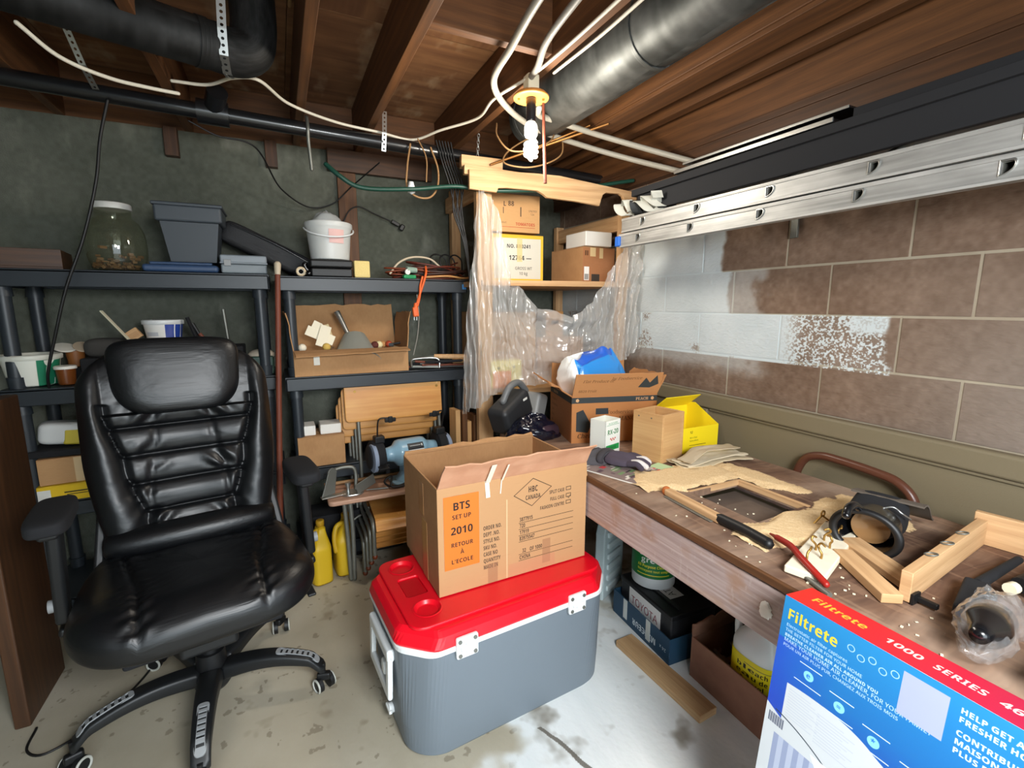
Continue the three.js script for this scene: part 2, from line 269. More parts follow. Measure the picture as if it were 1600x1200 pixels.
// timber fixed to the back wall
single('furring_stud', 'upright brown furring stud fixed to the grey back wall behind the white bucket', 'stud', box(0.105, 2.33, 0.035, 0.415, 1.17, ZB + 0.018, 0.003), M.joist);
single('ledger_board', 'dark brown horizontal board fixed high on the grey back wall under the black pipe', 'board', box(0.62, 0.12, 0.03, 0.62, 2.285, ZB + 0.052, 0.003), M.darkwood);
for (const [x, l] of [[-0.44, 'short dark wood block under the ceiling left of the pipe coupling'], [0.02, 'short brown wood block under the ceiling, below the black pipe and right of the coupling']]) single('wood_cleat', l, 'wood block', box(0.06, 0.14, 0.05, x, 2.28, ZB + 0.026, 0.003), M.darkwood);
// lower right wall: beige panelled door standing against the blocks
{
  const o = thing('panel_door', 'large beige panelled door leaning lengthwise along the block wall behind the workbench', 'door panel', [1.868, 0, 0]);
  const bm = std('#786d56', 0.55, { bumpMap: fine, bumpScale: 0.0004 });
  part(o, 'panel', box(0.02, 0.96, 3.4, 0.028, 0.49, -0.45, 0.002), bm);
  part(o, 'top_rail', box(0.045, 0.075, 3.4, 0.018, 0.985, -0.45, 0.012), bm);
  for (const z of [-2.10, -1.69]) part(o, 'stile', box(0.035, 0.94, 0.09, 0.017, 0.475, z, 0.006), bm);
  part(o, 'stile', box(0.035, 0.94, 0.09, 0.017, 0.475, 1.2, 0.006), bm);
  part(o, 'moulding', merge([box(0.012, 0.016, 3.4, 0.002, 1.008, -0.45, 0.005), box(0.010, 0.012, 2.8, 0.012, 0.942, -0.24, 0.004)]), bm);
}
// ---------- lamps ----------
function spiralBulb(root, glow) {
  // origin at the ceiling plate; hangs down
  part(root, 'junction_stub', box(0.05, 0.062, 0.05, 0, 0.05, 0, 0.006), M.bone);
  part(root, 'plate', lathe([[0.001, 0.018], [0.03, 0.018], [0.062, 0.012], [0.072, 0.002], [0.070, -0.006], [0.05, -0.004], [0.022, -0.002], [0.001, -0.002]], 40), std('#c8843c', 0.45));
  part(root, 'screw', merge([cyl(0.005, 0.005, 0.006, 0.045, -0.007, 0.02), cyl(0.005, 0.005, 0.006, -0.045, -0.007, -0.02)]), M.brass);
  part(root, 'socket', lathe([[0.001, 0], [0.020, 0], [0.021, -0.02], [0.0195, -0.022], [0.0195, -0.085], [0.017, -0.092], [0.001, -0.092]], 28), M.blackgloss);
  part(root, 'ballast', lathe([[0.001, -0.088], [0.015, -0.088], [0.024, -0.100], [0.027, -0.112], [0.027, -0.138], [0.022, -0.148], [0.001, -0.148]], 32), phys('#f4f2ea', 0.35, { emissive: col('#fff6e2'), emissiveIntensity: 1.0 }));  // casing given a glow of its own, as if lit by the tube
  const pts = []; const turns = 3.4, n = 110;
  pts.push([0.010, -0.140, 0.004]);
  for (let i = 0; i <= n; i++) { const t = i / n, a = t * turns * 2 * Math.PI, r = 0.0205 + 0.004 * Math.sin(t * Math.PI); pts.push([r * Math.cos(a), -0.166 - t * 0.062, r * Math.sin(a)]); }
  pts.push([-0.004, -0.238, 0.01], [-0.008, -0.225, 0.0]);
  part(root, 'spiral_tube', tube(pts, 0.0072, 320, 10), std('#ffffff', 0.4, { emissive: col('#fff2da'), emissiveIntensity: glow }));
}
{
  const o = thing('spiral_lamp', 'bare white spiral bulb in a black socket hanging from the ceiling joist', 'lamp', [0.967, 2.27, -1.82]);
  spiralBulb(o, 3.2);
  const l = new THREE.PointLight(new THREE.Color().setRGB(1.0, 0.92, 0.80), BULB_POWER); l.position.set(0, -0.196, 0); l.castShadow = true; l.shadow.radius = 5; o.add(l);
  single('pull_stick', 'thin rust-brown stick hanging beside the spiral bulb', 'stick', rod([1.012, 2.25, -1.80], [1.022, 1.945, -1.795], 0.0055, 0.0075), M.rust);
}
{ // added LED fill light on a stand, unseen behind and above the viewer
  const o = thing('added_fill_light', 'added white LED fill light on a black stand behind the viewer, out of the picture', 'lamp', [0.42, 0, 0.50]);
  const aim = V(0.95, 0.0, -1.25).sub(V(0.42, 1.74, 0.50)).normalize(), head = new THREE.Group(); head.name = 'lamp_head'; o.add(head); head.position.set(0, 1.74, 0);
  head.quaternion.setFromRotationMatrix(new THREE.Matrix4().lookAt(V(0, 0, 0), aim, V(0, 1, 0)));
  part(head, 'housing', box(0.66, 0.46, 0.05, 0, 0, 0.03, 0.01), M.black);
  part(head, 'fill_panel', box(0.60, 0.40, 0.004, 0, 0, 0.001, 0.001), std('#ffffff', 0.5, { emissive: col('#f4fbff'), emissiveIntensity: 3 }));
  const l = new THREE.RectAreaLight(new THREE.Color().setRGB(0.97, 0.99, 1.0), PANEL_POWER, 0.60, 0.40); l.position.set(0, 0, -0.008); head.add(l);
  part(o, 'pole', cyl(0.016, 0.016, 1.52, 0, 0.78, 0.03), M.black);
  for (let k = 0; k < 3; k++) part(o, 'leg', rod([0, 0.45, 0.03], [0.36 * Math.cos(k * 2.094 + 1.57), 0.012, 0.03 + 0.36 * Math.sin(k * 2.094 + 1.57)], 0.010), M.black);
}
// ---------- ducts and pipes ----------
{
  const o = thing('round_duct', 'long dull grey metal duct running between the ceiling joists on the right', 'duct', [1.27, 2.415, 0]);
  const rib = []; for (let z = -2.35; z <= 1.2; z += 0.001 + 0.89) rib.push(cyl(0.128, 0.128, 0.02, 0, 0, z, 'z', 40));
  part(o, 'duct_pipe', cyl(0.124, 0.124, 3.6, 0, 0, -0.6, 'z', 48), M.galv); rib.forEach(r => part(o, 'joint_band', r, M.galv));
  part(o, 'seam', box(0.012, 0.006, 3.6, 0.085, -0.092, -0.6, 0.002), M.galv);
  part(o, 'end_cap', cyl(0.118, 0.118, 0.012, 0, 0, -2.406, 'z', 40), M.blackmatte);
}
{
  const o = thing('duct_branch', 'dark grey round duct crossing under the joists at the upper left', 'duct');
  part(o, 'duct_pipe', rod([-1.62, 2.33, -1.62], [-0.13, 2.37, -2.17], 0.078, 0.078, 36), M.galvdark, 'dusty dark pipe');
  part(o, 'elbow', tube([[-0.15, 2.37, -2.163], [-0.08, 2.372, -2.19], [-0.03, 2.40, -2.205], [-0.012, 2.47, -2.21], [-0.01, 2.585, -2.21]], 0.079, 24, 28), M.galvdark);
  part(o, 'band', rod([-0.20, 2.368, -2.144], [-0.17, 2.369, -2.155], 0.081, 0.081, 36), M.galvdark);
}
function punchedStrap(name, label, pts, w) { // perforated steel hanging strap, bent along points
  const o = thing(name, label, 'strap');
  for (let i = 0; i + 1 < pts.length; i++) {
    const A = V(...pts[i]), B = V(...pts[i + 1]), d = B.clone().sub(A), L = d.length(), n = Math.max(1, Math.round(L / 0.02));
    const s = shapeOf([[-w / 2, 0], [w / 2, 0], [w / 2, L], [-w / 2, L]]);
    for (let k = 0; k < n; k++) { const h = new THREE.Path(); h.absellipse(0, (k + 0.5) * L / n, w * 0.2, 0.005, 0, 2 * Math.PI, true); s.holes.push(h); }
    const g = extrude(s, 0.0016, 0, 6); d.normalize();
    const side = V(1, 0, 0.05).cross(d).cross(d).negate().normalize();
    g.applyMatrix4(new THREE.Matrix4().makeBasis(side, d, side.clone().cross(d)).setPosition(A)); part(o, 'strip', g, M.steel);
  }
}
punchedStrap('hanger_strap', 'bright perforated metal strap looped around the duct at the upper left', [[-0.10, 2.59, -2.05], [-0.11, 2.40, -2.082], [-0.112, 2.32, -2.10], [-0.11, 2.285, -2.16], [-0.105, 2.30, -2.235], [-0.10, 2.42, -2.275]], 0.028);
punchedStrap('pipe_strap', 'short perforated strap holding the black pipe behind the white cable', [[0.54, 2.40, -2.565], [0.535, 2.30, -2.562], [0.53, 2.215, -2.575]], 0.022);
punchedStrap('pipe_strap', 'tiny perforated strap holding the pipe at the far upper left', [[-0.62, 2.44, -2.40], [-0.60, 2.34, -2.46], [-0.59, 2.29, -2.55]], 0.022);
{
  const o = thing('drain_pipe', 'long black pipe running along the top of the back wall', 'pipe');
  part(o, 'pipe', rod([-1.68, 2.325, -2.6], [1.88, 2.225, -2.6], 0.032, 0.032, 24), M.pipeblack);
  part(o, 'coupling', rod([-0.26, 2.285, -2.6], [-0.14, 2.282, -2.6], 0.05, 0.05, 24), M.pipeblack);
  part(o, 'branch', rod([-0.2, 2.29, -2.6], [-0.17, 2.34, -2.5], 0.04, 0.04, 20), M.pipeblack);
  part(o, 'clamp', tube([[0.18, 2.33, -2.6], [0.18, 2.27, -2.562], [0.18, 2.22, -2.575], [0.185, 2.16, -2.6], [0.19, 2.10, -2.62]], 0.008, 20, 8), M.dullsteel);
}
// ---------- cables under the ceiling ----------
single('water_tube', 'thick whitish water tube bending from the top edge behind the spiral bulb to the right', 'pipe', tube([[0.72, 2.33, -1.0], [0.74, 2.325, -1.35], [0.78, 2.325, -1.61], [0.83, 2.325, -1.88], [0.98, 2.32, -2.07], [1.22, 2.31, -2.22], [1.50, 2.28, -2.24], [1.69, 2.22, -2.14], [1.85, 2.10, -1.87]], 0.0135, 90, 12), M.pex);
single('water_tube', 'second whitish water tube running parallel above the first to the right wall', 'pipe', tube([[1.07, 2.29, -1.94], [1.12, 2.30, -2.03], [1.22, 2.315, -2.09], [1.50, 2.29, -2.10], [1.70, 2.22, -1.98], [1.86, 2.115, -1.77]], 0.0135, 60, 12), M.pex);
single('flexible_conduit', 'grey flexible conduit dropping from the top edge to the bulb socket', 'conduit', tube([[0.83, 2.34, -1.0], [0.845, 2.33, -1.30], [0.88, 2.33, -1.55], [0.935, 2.33, -1.71], [0.955, 2.335, -1.80]], 0.0125, 60, 10), M.cablegrey);
single('electric_cable', 'white electric cable sagging along the black pipe from the upper left to the bulb', 'cable', tube([[-0.32, 2.33, -2.44], [-0.2, 2.33, -2.42], [-0.10, 2.335, -2.32], [-0.02, 2.335, -2.29], [0.1, 2.325, -2.46], [0.3, 2.31, -2.55], [0.52, 2.31, -2.60], [0.69, 2.305, -2.62], [0.8, 2.325, -2.48], [0.92, 2.335, -2.28], [0.905, 2.335, -2.05], [0.945, 2.335, -1.83]], 0.0065, 140, 8), M.cablewhite);
single('electric_cable', 'cream cable running from the bulb plate up along the joist to the top edge', 'cable', tube([[0.955, 2.335, -1.80], [0.965, 2.337, -1.52], [0.96, 2.337, -1.1], [0.95, 2.34, -0.7]], 0.0062, 50, 8), M.cablewhite);
single('electric_cable', 'tan cable stapled along the lower edge of the wide joist right of the bulb', 'cable', tube([[1.03, 2.345, -1.75], [1.035, 2.342, -1.45], [1.03, 2.345, -1.1], [1.035, 2.342, -0.7]], 0.006, 50, 8), M.cablewhite);
single('electric_cable', 'pale cable lying along the subfloor beside the thin joist at the upper left', 'cable', tube([[0.118, 2.585, -1.4], [0.12, 2.58, -1.9], [0.118, 2.585, -2.2]], 0.008, 30, 8), M.cabletan);
single('electric_cable', 'loose tan wires coiling around the water tubes behind the bulb', 'cable', tube([[1.03, 2.335, -2.30], [0.99, 2.24, -2.20], [1.02, 2.16, -2.12], [1.12, 2.17, -2.10], [1.26, 2.25, -2.16], [1.32, 2.33, -2.26], [1.22, 2.30, -2.34], [1.08, 2.20, -2.30], [1.04, 2.13, -2.22], [1.14, 2.11, -2.16], [1.34, 2.20, -2.20], [1.40, 2.32, -2.28]], 0.004, 120, 6), M.cabletan);
single('copper_line', 'thin copper line slanting from the duct end below the water tubes', 'pipe', merge([rod([1.04, 2.17, -2.40], [1.52, 2.33, -2.05], 0.006), rod([1.12, 2.20, -2.38], [1.46, 2.335, -2.12], 0.0045)]), std('#a8743e', 0.4, { metalness: 0.7 }));
single('electric_cable', 'short white cable end lying across the duct at the upper left', 'cable', tube([[-0.62, 2.25, -1.98], [-0.56, 2.21, -2.06], [-0.46, 2.205, -2.16], [-0.36, 2.215, -2.22], [-0.28, 2.225, -2.26]], 0.0065, 40, 8), M.cablewhite);
single('light_chain', 'thin bright chain hanging from the ceiling above the timber shelf frame', 'chain', (() => { const l = []; for (let i = 0; i < 9; i++) { const g = new THREE.TorusGeometry(0.009, 0.0022, 6, 14); g.scale(0.7, 1.15, 1); if (i % 2) g.rotateY(Math.PI / 2); g.translate(1.015 - i * 0.0012, 2.335 - i * 0.0165, -2.5); l.push(g); } return merge(l); })(), M.steel);
single('garden_hose', 'dark green hose strung across below the ceiling in front of the timber frame', 'hose', tube([[0.24, 2.09, -2.46], [0.29, 2.045, -2.44], [0.371, 2.003, -2.44], [0.62, 2.015, -2.44], [0.874, 2.058, -2.46], [1.015, 2.045, -2.42], [1.25, 2.055, -2.36], [1.55, 2.09, -2.31], [1.85, 2.145, -2.25]], 0.0105, 110, 10), M.hosegreen);
single('hanging_cables', 'bundle of thin black cables hanging down beside the timber frame', 'cable', merge([0, 1, 2, 3, 4, 5].map(i => { const w = i * 0.016; return tube([[0.80 + w, 2.30, -2.56], [0.83 + w * 0.9, 2.2, -2.56], [0.875 + w * 0.8, 2.08, -2.57 + w * 0.3], [0.905 + w * 0.6 - (i % 2) * 0.02, 1.95, -2.575], [0.945 + w * 0.25, 1.8, -2.57], [0.965 + w * 0.2, 1.70 - i * 0.03, -2.565]], 0.0042, 50, 6); })), M.cableblack);
single('wire_loop', 'loose loop of dark wire hanging under the pipe with a pale plug', 'wire', merge([tube([[0.66, 2.26, -2.55], [0.635, 2.14, -2.53], [0.63, 2.04, -2.52], [0.67, 2.0, -2.51], [0.74, 2.0, -2.51], [0.785, 2.05, -2.52], [0.80, 2.15, -2.54], [0.77, 2.26, -2.56]], 0.005, 70, 8), tube([[0.70, 2.29, -2.55], [0.735, 2.2, -2.53], [0.73, 2.08, -2.52]], 0.0035, 30, 6)]), M.cabletan);
single('bare_fitting', 'small whitish lamp fitting dangling in the wire loop under the pipe', 'fitting', mv(lathe([[0.001, 0.03], [0.012, 0.03], [0.016, 0.012], [0.022, -0.004], [0.018, -0.022], [0.001, -0.03]], 20), 0.645, 2.035, -2.50), M.whiteplastic);
single('wall_wire', 'stiff wire ending in a small black clip fixed to the grey wall', 'wire', merge([tube([[0.38, 1.94, -3.095], [0.42, 2.01, -3.09], [0.47, 2.035, -3.09], [0.56, 2.005, -3.10], [0.66, 1.97, -3.11]], 0.004, 40, 6), mv(box(0.055, 0.022, 0.02, 0, 0, 0, 0.005), 0.695, 1.958, -3.115, 0, 0, -0.45), mv(box(0.03, 0.04, 0.02, 0, 0, 0, 0.008), 0.735, 1.935, -3.115, 0, 0, -0.5)]), M.cableblack);
single('electric_cable', 'thin black wire sagging from the pipe coupling across the grey wall', 'cable', tube([[-0.3, 2.25, -2.64], [-0.2, 2.21, -2.66], [-0.06, 2.2, -2.7], [0.06, 2.06, -2.95], [0.2, 2.0, -3.05], [0.32, 2.03, -3.05], [0.42, 2.12, -3.0], [0.55, 2.22, -2.8]], 0.004, 60, 6), M.cableblack);
single('hanging_cable', 'dark cord hanging slack from the ceiling in front of the shelves at the left', 'cord', tube([[-0.56, 2.26, -2.56], [-0.60, 2.11, -2.56], [-0.63, 1.95, -2.56], [-0.70, 1.72, -2.57], [-0.78, 1.52, -2.58], [-0.84, 1.34, -2.6], [-0.90, 1.16, -2.64], [-0.92, 1.10, -2.69]], 0.006, 80, 8), M.cableblack);
// ---------- ladder and black sheets on the right wall ----------
{
  const o = thing('aluminium_ladder', 'long aluminium extension ladder lying along the block wall with rows of half-round rung holes', 'ladder', [1.55, 1.735, 0]);
  const dPath = (z, y, r, P) => { const p = new P(); p.moveTo(z - r * 0.75, y + r); p.lineTo(z - r * 0.75, y - r * 0.95); p.bezierCurveTo(z + r * 0.2, y - r * 0.9, z + r * 1.0, y - r * 0.2, z + r * 0.95, y + r * 0.55); p.quadraticCurveTo(z + r * 0.9, y + r, z + r * 0.5, y + r); p.closePath(); return p; };
  const rails = [[-1.956, 0.45, 0.068, 0.066, -1.806, 0.0], [-1.983, 0.45, 0.0, 0.064, -1.842, 0.006]];
  for (const [z0, z1, y0, h, first, dx] of rails) {
    const s = shapeOf([[z0, y0], [z1, y0], [z1, y0 + h], [z0, y0 + h]]), ho = [];
    for (let k = 0; k < 7; k++) { const z = first + k * 0.322; s.holes.push(dPath(z, y0 + h * 0.52, 0.0145, THREE.Path)); ho.push(z); }
    const web = extrude(s, 0.006, 0, 10); web.rotateY(-Math.PI / 2); web.translate(dx + 0.006, 0, 0); // shape x -> world z
    part(o, 'rail', merge([web, box(0.03, 0.004, z1 - z0, dx + 0.015, y0 + 0.002, (z0 + z1) / 2, 0.001), box(0.03, 0.004, z1 - z0, dx + 0.015, y0 + h - 0.002, (z0 + z1) / 2, 0.001), box(0.004, 0.012, z1 - z0, dx - 0.001, y0 + h - 0.006, (z0 + z1) / 2, 0.001), box(0.004, 0.008, z1 - z0, dx - 0.001, y0 + 0.004, (z0 + z1) / 2, 0.001)]), M.alu);
    for (const z of ho) {
      const ring = dPath(z, y0 + h * 0.52, 0.0185, THREE.Shape); ring.holes.push(dPath(z, y0 + h * 0.52, 0.0142, THREE.Path));
      const g = extrude(ring, 0.005, 0.001, 10); g.rotateY(-Math.PI / 2); g.translate(dx + 0.001, 0, 0); part(o, 'rung_socket', g, M.steel);
      const r = extrude((() => { const q = dPath(0, 0, 0.0142, THREE.Shape); q.holes.push(dPath(0, 0, 0.0128, THREE.Path)); return q; })(), 0.30, 0, 8); r.rotateY(Math.PI / 2);
      r.applyMatrix4(new THREE.Matrix4().makeScale(1, 1, -1)); const ps = r.attributes.position; for (let i = 0; i < ps.count; i += 3) { const a = [ps.getX(i), ps.getY(i), ps.getZ(i)], b = [ps.getX(i + 1), ps.getY(i + 1), ps.getZ(i + 1)]; ps.setXYZ(i, ...b); ps.setXYZ(i + 1, ...a); } r.computeVertexNormals();
      const q = r.attributes.position; for (let i = 0; i < q.count; i++) q.setY(i, q.getY(i) + q.getX(i) * 0.55);
      r.translate(dx + 0.007, y0 + h * 0.52, z); part(o, 'rung', r, M.dullsteel);
    }
    part(o, 'far_rail', box(0.02, h, z1 - z0, dx + 0.312, y0 + h / 2 + 0.17, (z0 + z1) / 2, 0.002), M.alu);
  }
  part(o, 'end_tape', box(0.036, 0.05, 0.035, 0.012, 0.03, -1.985, 0.006), M.blue, 'blue tape wrapped round the ladder end');
  for (const z of [-1.3, 0.1]) single('ladder_bracket', z < 0 ? 'steel wall bracket hidden behind the far half of the ladder' : 'steel wall bracket under the near end of the ladder, out of the picture', 'bracket', merge([bar([1.60, 1.80, z], [1.915, 1.895, z], 0.03, 0.012), bar([1.905, 1.72, z], [1.905, 1.92, z], 0.03, 0.012, V(1, 0, 0))]), M.dullsteel);
}
{
  const o = thing('black_sheet', 'glossy black panel with a bright metal edge lying above the ladder near the ceiling', 'panel', [0, 0, 0]);
  part(o, 'sheet', bar([1.78, 2.045, -1.74], [1.78, 2.045, -1.04], 0.22, 0.014), M.blackgloss);
  part(o, 'metal_edge', merge([bar([1.665, 2.047, -1.74], [1.665, 2.047, -1.04], 0.006, 0.016), bar([1.675, 2.075, -1.70], [1.675, 2.075, -1.0], 0.004, 0.010)]), M.steel, 'bright metal edge strip');
  part(o, 'upper_sheet', bar([1.78, 2.075, -1.70], [1.78, 2.075, -1.0], 0.2, 0.008), M.blackgloss);
}
single('black_board', 'long black board lying below the glossy sheet along the top of the ladder', 'board', merge([(() => { const g = bar([1.735, 1.985, -1.93], [1.735, 2.0, 0.4], 0.31, 0.03); return g; })(), bar([1.775, 2.045, -0.98], [1.775, 2.045, 0.4], 0.22, 0.03), bar([1.605, 1.94, -1.90], [1.605, 1.95, 0.4], 0.02, 0.10)]), M.blackmatte);
{
  const o = thing('cloth_strap', 'crumpled grey and black striped strap heaped on the far end of the ladder', 'strap', [1.6, 1.87, -1.85]);
  const grey = std('#b9b9b0', 0.9), mk = (k, mat, dy) => { const g = skin((u, v) => { const a = u * 9 + k; return [0.05 * Math.sin(a * 0.9 + k) + (v - 0.5) * 0.035, dy + 0.035 + 0.03 * Math.sin(a * 1.7 + k * 2), lerp(-0.13, 0.13, u) + 0.03 * Math.cos(a) + (v - 0.5) * 0.03]; }, 60, 4, 0.003); part(o, 'strap_band', g, mat); };
  mk(0, grey, 0.0); mk(2.1, grey, 0.012); mk(4.0, M.black, 0.006); mk(5.2, grey, 0.02);
}
// ---------- timber shelf frame ----------
{
  const o = thing('timber_shelf', 'rough pine shelf frame in the corner, with a cut-out fascia across its top', 'shelf', [0, 0, 0]);
  const post = (x, z, h, w = 0.089, d = 0.04) => part(o, 'post', box(w, h, d, x, h / 2, z, 0.003), M.pine);
  post(1.015, -2.45, 2.12); post(1.845, -2.315, 1.98, 0.06); post(1.075, -3.08, 2.18, 0.06, 0.05); post(1.86, -3.06, 2.0, 0.06);
  part(o, 'lintel', bar([0.90, 2.135, -2.425], [1.30, 2.115, -2.37], 0.035, 0.045), M.pine);
  part(o, 'lintel', bar([0.90, 2.185, -2.47], [1.12, 2.18, -2.44], 0.05, 0.06), M.pine);
  const fs = shapeOf([[0, 0.045], [0.36, 0.052], [0.50, 0.05], [0.98, -0.005], [0.98, -0.10], [0.93, -0.10], [0.905, -0.06], [0.89, -0.03], [0.87, -0.018], [0.785, -0.018], [0.765, -0.03], [0.755, -0.055], [0.745, -0.09], [0.60, -0.075], [0.43, -0.066], [0.41, -0.052], [0.375, -0.035], [0.20, -0.032], [0.155, -0.036], [0.145, -0.058], [0, -0.05]]);
  const f = extrude(fs, 0.022, 0.003, 8, 0);
  { const p = f.attributes.position; for (let i = 0; i < p.count; i++) p.setXYZ(i, p.getX(i) * 0.975 + 0.915, p.getY(i) + 2.085, p.getZ(i) - 2.405 + p.getX(i) * 0.15); f.computeVertexNormals(); }
  part(o, 'fascia', f, M.pine, 'plywood fascia with cut-out notches');
  const shelf = (y, t) => part(o, 'shelf_board', (() => { const g = extrude(shapeOf([[0.99, -2.40], [1.87, -2.26], [1.88, -3.1], [0.99, -3.12]]), t, 0.002, 4, 0); g.rotateX(Math.PI / 2); const p = g.attributes.position; g.translate(0, y, 0); return g; })(), M.pine);
  shelf(1.585, 0.03); shelf(0.985, 0.03); shelf(0.45, 0.03);
  part(o, 'side_rail', box(0.035, 0.09, 0.64, 1.03, 2.08, -2.76, 0.003), M.pine); part(o, 'side_rail', box(0.035, 0.09, 0.70, 1.86, 1.93, -2.70, 0.003), M.pine);
}
function printBox(name, label, cat, w, h, d, pos, turn, draw, res = 512, mat = M.card, group) {
  // closed carton: body, printed front panel, top seam tape
  const o = thing(name, label, cat, pos, turn, group);
  part(o, 'carton_body', box(w, h, d - 0.004, 0, h / 2, -0.002, 0.003), mat);
  if (draw) { const pg = new RoundedBoxGeometry(w, h, 0.004, 1, 0.0015), p = pg.attributes.position, uv = pg.attributes.uv; for (let i = 0; i < p.count; i++) uv.setXY(i, p.getX(i) / w + 0.5, p.getY(i) / h + 0.5); pg.translate(0, h / 2, d / 2 - 0.002); part(o, 'printed_front', pg, mapped(canvasTex(res, Math.round(res * h / w), draw), 0.8)); }
  part(o, 'top_flaps', merge([box(w, 0.004, d / 2 - 0.002, 0, h + 0.002, -d / 4, 0.001), box(w, 0.004, d / 2 - 0.002, 0, h + 0.002, d / 4, 0.001)]), mat);
  return o;
}
const fillCard = (c, w, h, base = '#c89c66') => { c.fillStyle = base; c.fillRect(0, 0, w, h); for (let i = 0; i < 500; i++) { c.fillStyle = `rgba(${rnd() > 0.5 ? '90,60,30' : '240,215,170'},${0.03 + rnd() * 0.05})`; c.fillRect(rnd() * w, rnd() * h, 4 + rnd() * 60, 1 + rnd() * 2); } };
printBox('carton', 'cardboard tomato carton on top of the yellow-edged box in the timber shelf', 'box', 0.30, 0.205, 0.26, [1.27, 1.866, -2.68], -0.06, (c, w, h) => { fillCard(c, w, h, '#c99a66'); c.fillStyle = '#5a4636'; c.font = 'bold 60px sans-serif'; c.fillText('L', 120, 110); c.fillText('88', 170, 105); c.fillRect(118, 120, 8, 60); c.fillRect(300, 110, 12, 90); c.font = '26px sans-serif'; c.fillText('UNITED', 390, 150); c.fillText('12x', 410, 180); c.font = '24px sans-serif'; c.fillText('Product', 70, 270); c.fillStyle = '#b03a24'; c.font = 'bold 40px sans-serif'; c.fillText('TOMATOES', 250, 285); c.fillRect(60, 300, 400, 4); });
printBox('carton', 'yellow-edged carton with a white printed label on the timber shelf', 'box', 0.33, 0.262, 0.26, [1.275, 1.586, -2.67], -0.06, (c, w, h) => { c.fillStyle = '#e0b431'; c.fillRect(0, 0, w, h); c.fillStyle = '#cfcbbd'; c.fillRect(26, 26, w - 52, h - 52); c.fillStyle = '#222'; c.font = 'bold 44px sans-serif'; c.fillText('NO. 880241', 150, 110); c.font = 'bold 56px sans-serif'; c.fillText('12764 —', 170, 215); c.font = '36px sans-serif'; c.fillText('GROSS WT', 230, 300); c.fillText('10 kg', 270, 345); c.fillStyle = 'rgba(214,190,130,0.8)'; c.fillRect(250, 20, 52, 210); }, 512, std('#d6a72e', 0.7));
{
  const o = printBox('carton', 'brown carton with torn tape and a barcode label at the right of the timber shelf', 'box', 0.24, 0.205, 0.34, [1.755, 1.586, -2.60], 0.05, (c, w, h) => { fillCard(c, w, h, '#a9724a'); c.fillStyle = '#5c3a22'; c.fillRect(30, 40, 20, 60); c.fillRect(60, 40, 20, 60); c.fillStyle = '#d9bf8e'; c.fillRect(110, 0, 90, 110); c.fillRect(260, 0, 60, 130); c.fillStyle = '#f2f0ea'; c.fillRect(20, 240, 80, 170); c.fillStyle = '#333'; for (let i = 0; i < 12; i++) c.fillRect(28 + i * 5.4, 330, 2 + (i % 3), 70); c.fillStyle = '#3a332c'; c.fillRect(140, 330, 130, 90); });
  single('foam_block', 'white foam block lying on the brown carton beside the ladder end', 'foam', box(0.19, 0.085, 0.22, 1.745, 1.84, -2.52, 0.006), M.white);
}
printBox('carton', 'wide cardboard carton behind the plastic sheet on the middle of the timber shelf', 'box', 0.40, 0.42, 0.30, [1.24, 0.986, -2.78], 0.03, (c, w, h) => { fillCard(c, w, h, '#b58a58'); c.strokeStyle = '#7a5a38'; c.lineWidth = 6; c.strokeRect(60, 120, 260, 40); c.strokeRect(60, 190, 300, 120); });
printBox('carton', 'small dim carton seen through the sagging middle of the plastic sheet', 'box', 0.12, 0.16, 0.2, [1.60, 1.25, -2.75], -0.1, (c, w, h) => { fillCard(c, w, h, '#c08a4e'); c.fillStyle = '#5a3a1c'; c.fillRect(160, 240, 220, 90); });
printBox('carton', 'dark brown carton under the small one, dim behind the plastic sheet', 'box', 0.34, 0.26, 0.3, [1.62, 0.986, -2.76], 0.0, null);
{
  const o = thing('yellow_box', 'pale yellow box with an orange sticky note at the left front of the timber shelf', 'box', [1.135, 0.986, -2.46], 0.0);
  part(o, 'box_body', box(0.19, 0.155, 0.10, 0, 0.0775, 0, 0.004), std('#e9d878', 0.7));
  part(o, 'sticky_note', box(0.115, 0.095, 0.003, -0.03, 0.05, 0.052, 0.001), mapped(canvasTex(128, 128, (c, w, h) => { c.fillStyle = '#f0913a'; c.fillRect(0, 0, w, h); c.fillStyle = '#b4501c'; for (let i = 0; i < 4; i++) c.fillRect(14, 24 + i * 24, 60 + rnd() * 40, 4); }), 0.8));
  part(o, 'hole_button', merge([cyl(0.007, 0.007, 0.004, -0.05, 0.115, 0.051, 'z', 16), cyl(0.007, 0.007, 0.004, 0.045, 0.118, 0.051, 'z', 16)]), std('#6d6526', 0.6));
}
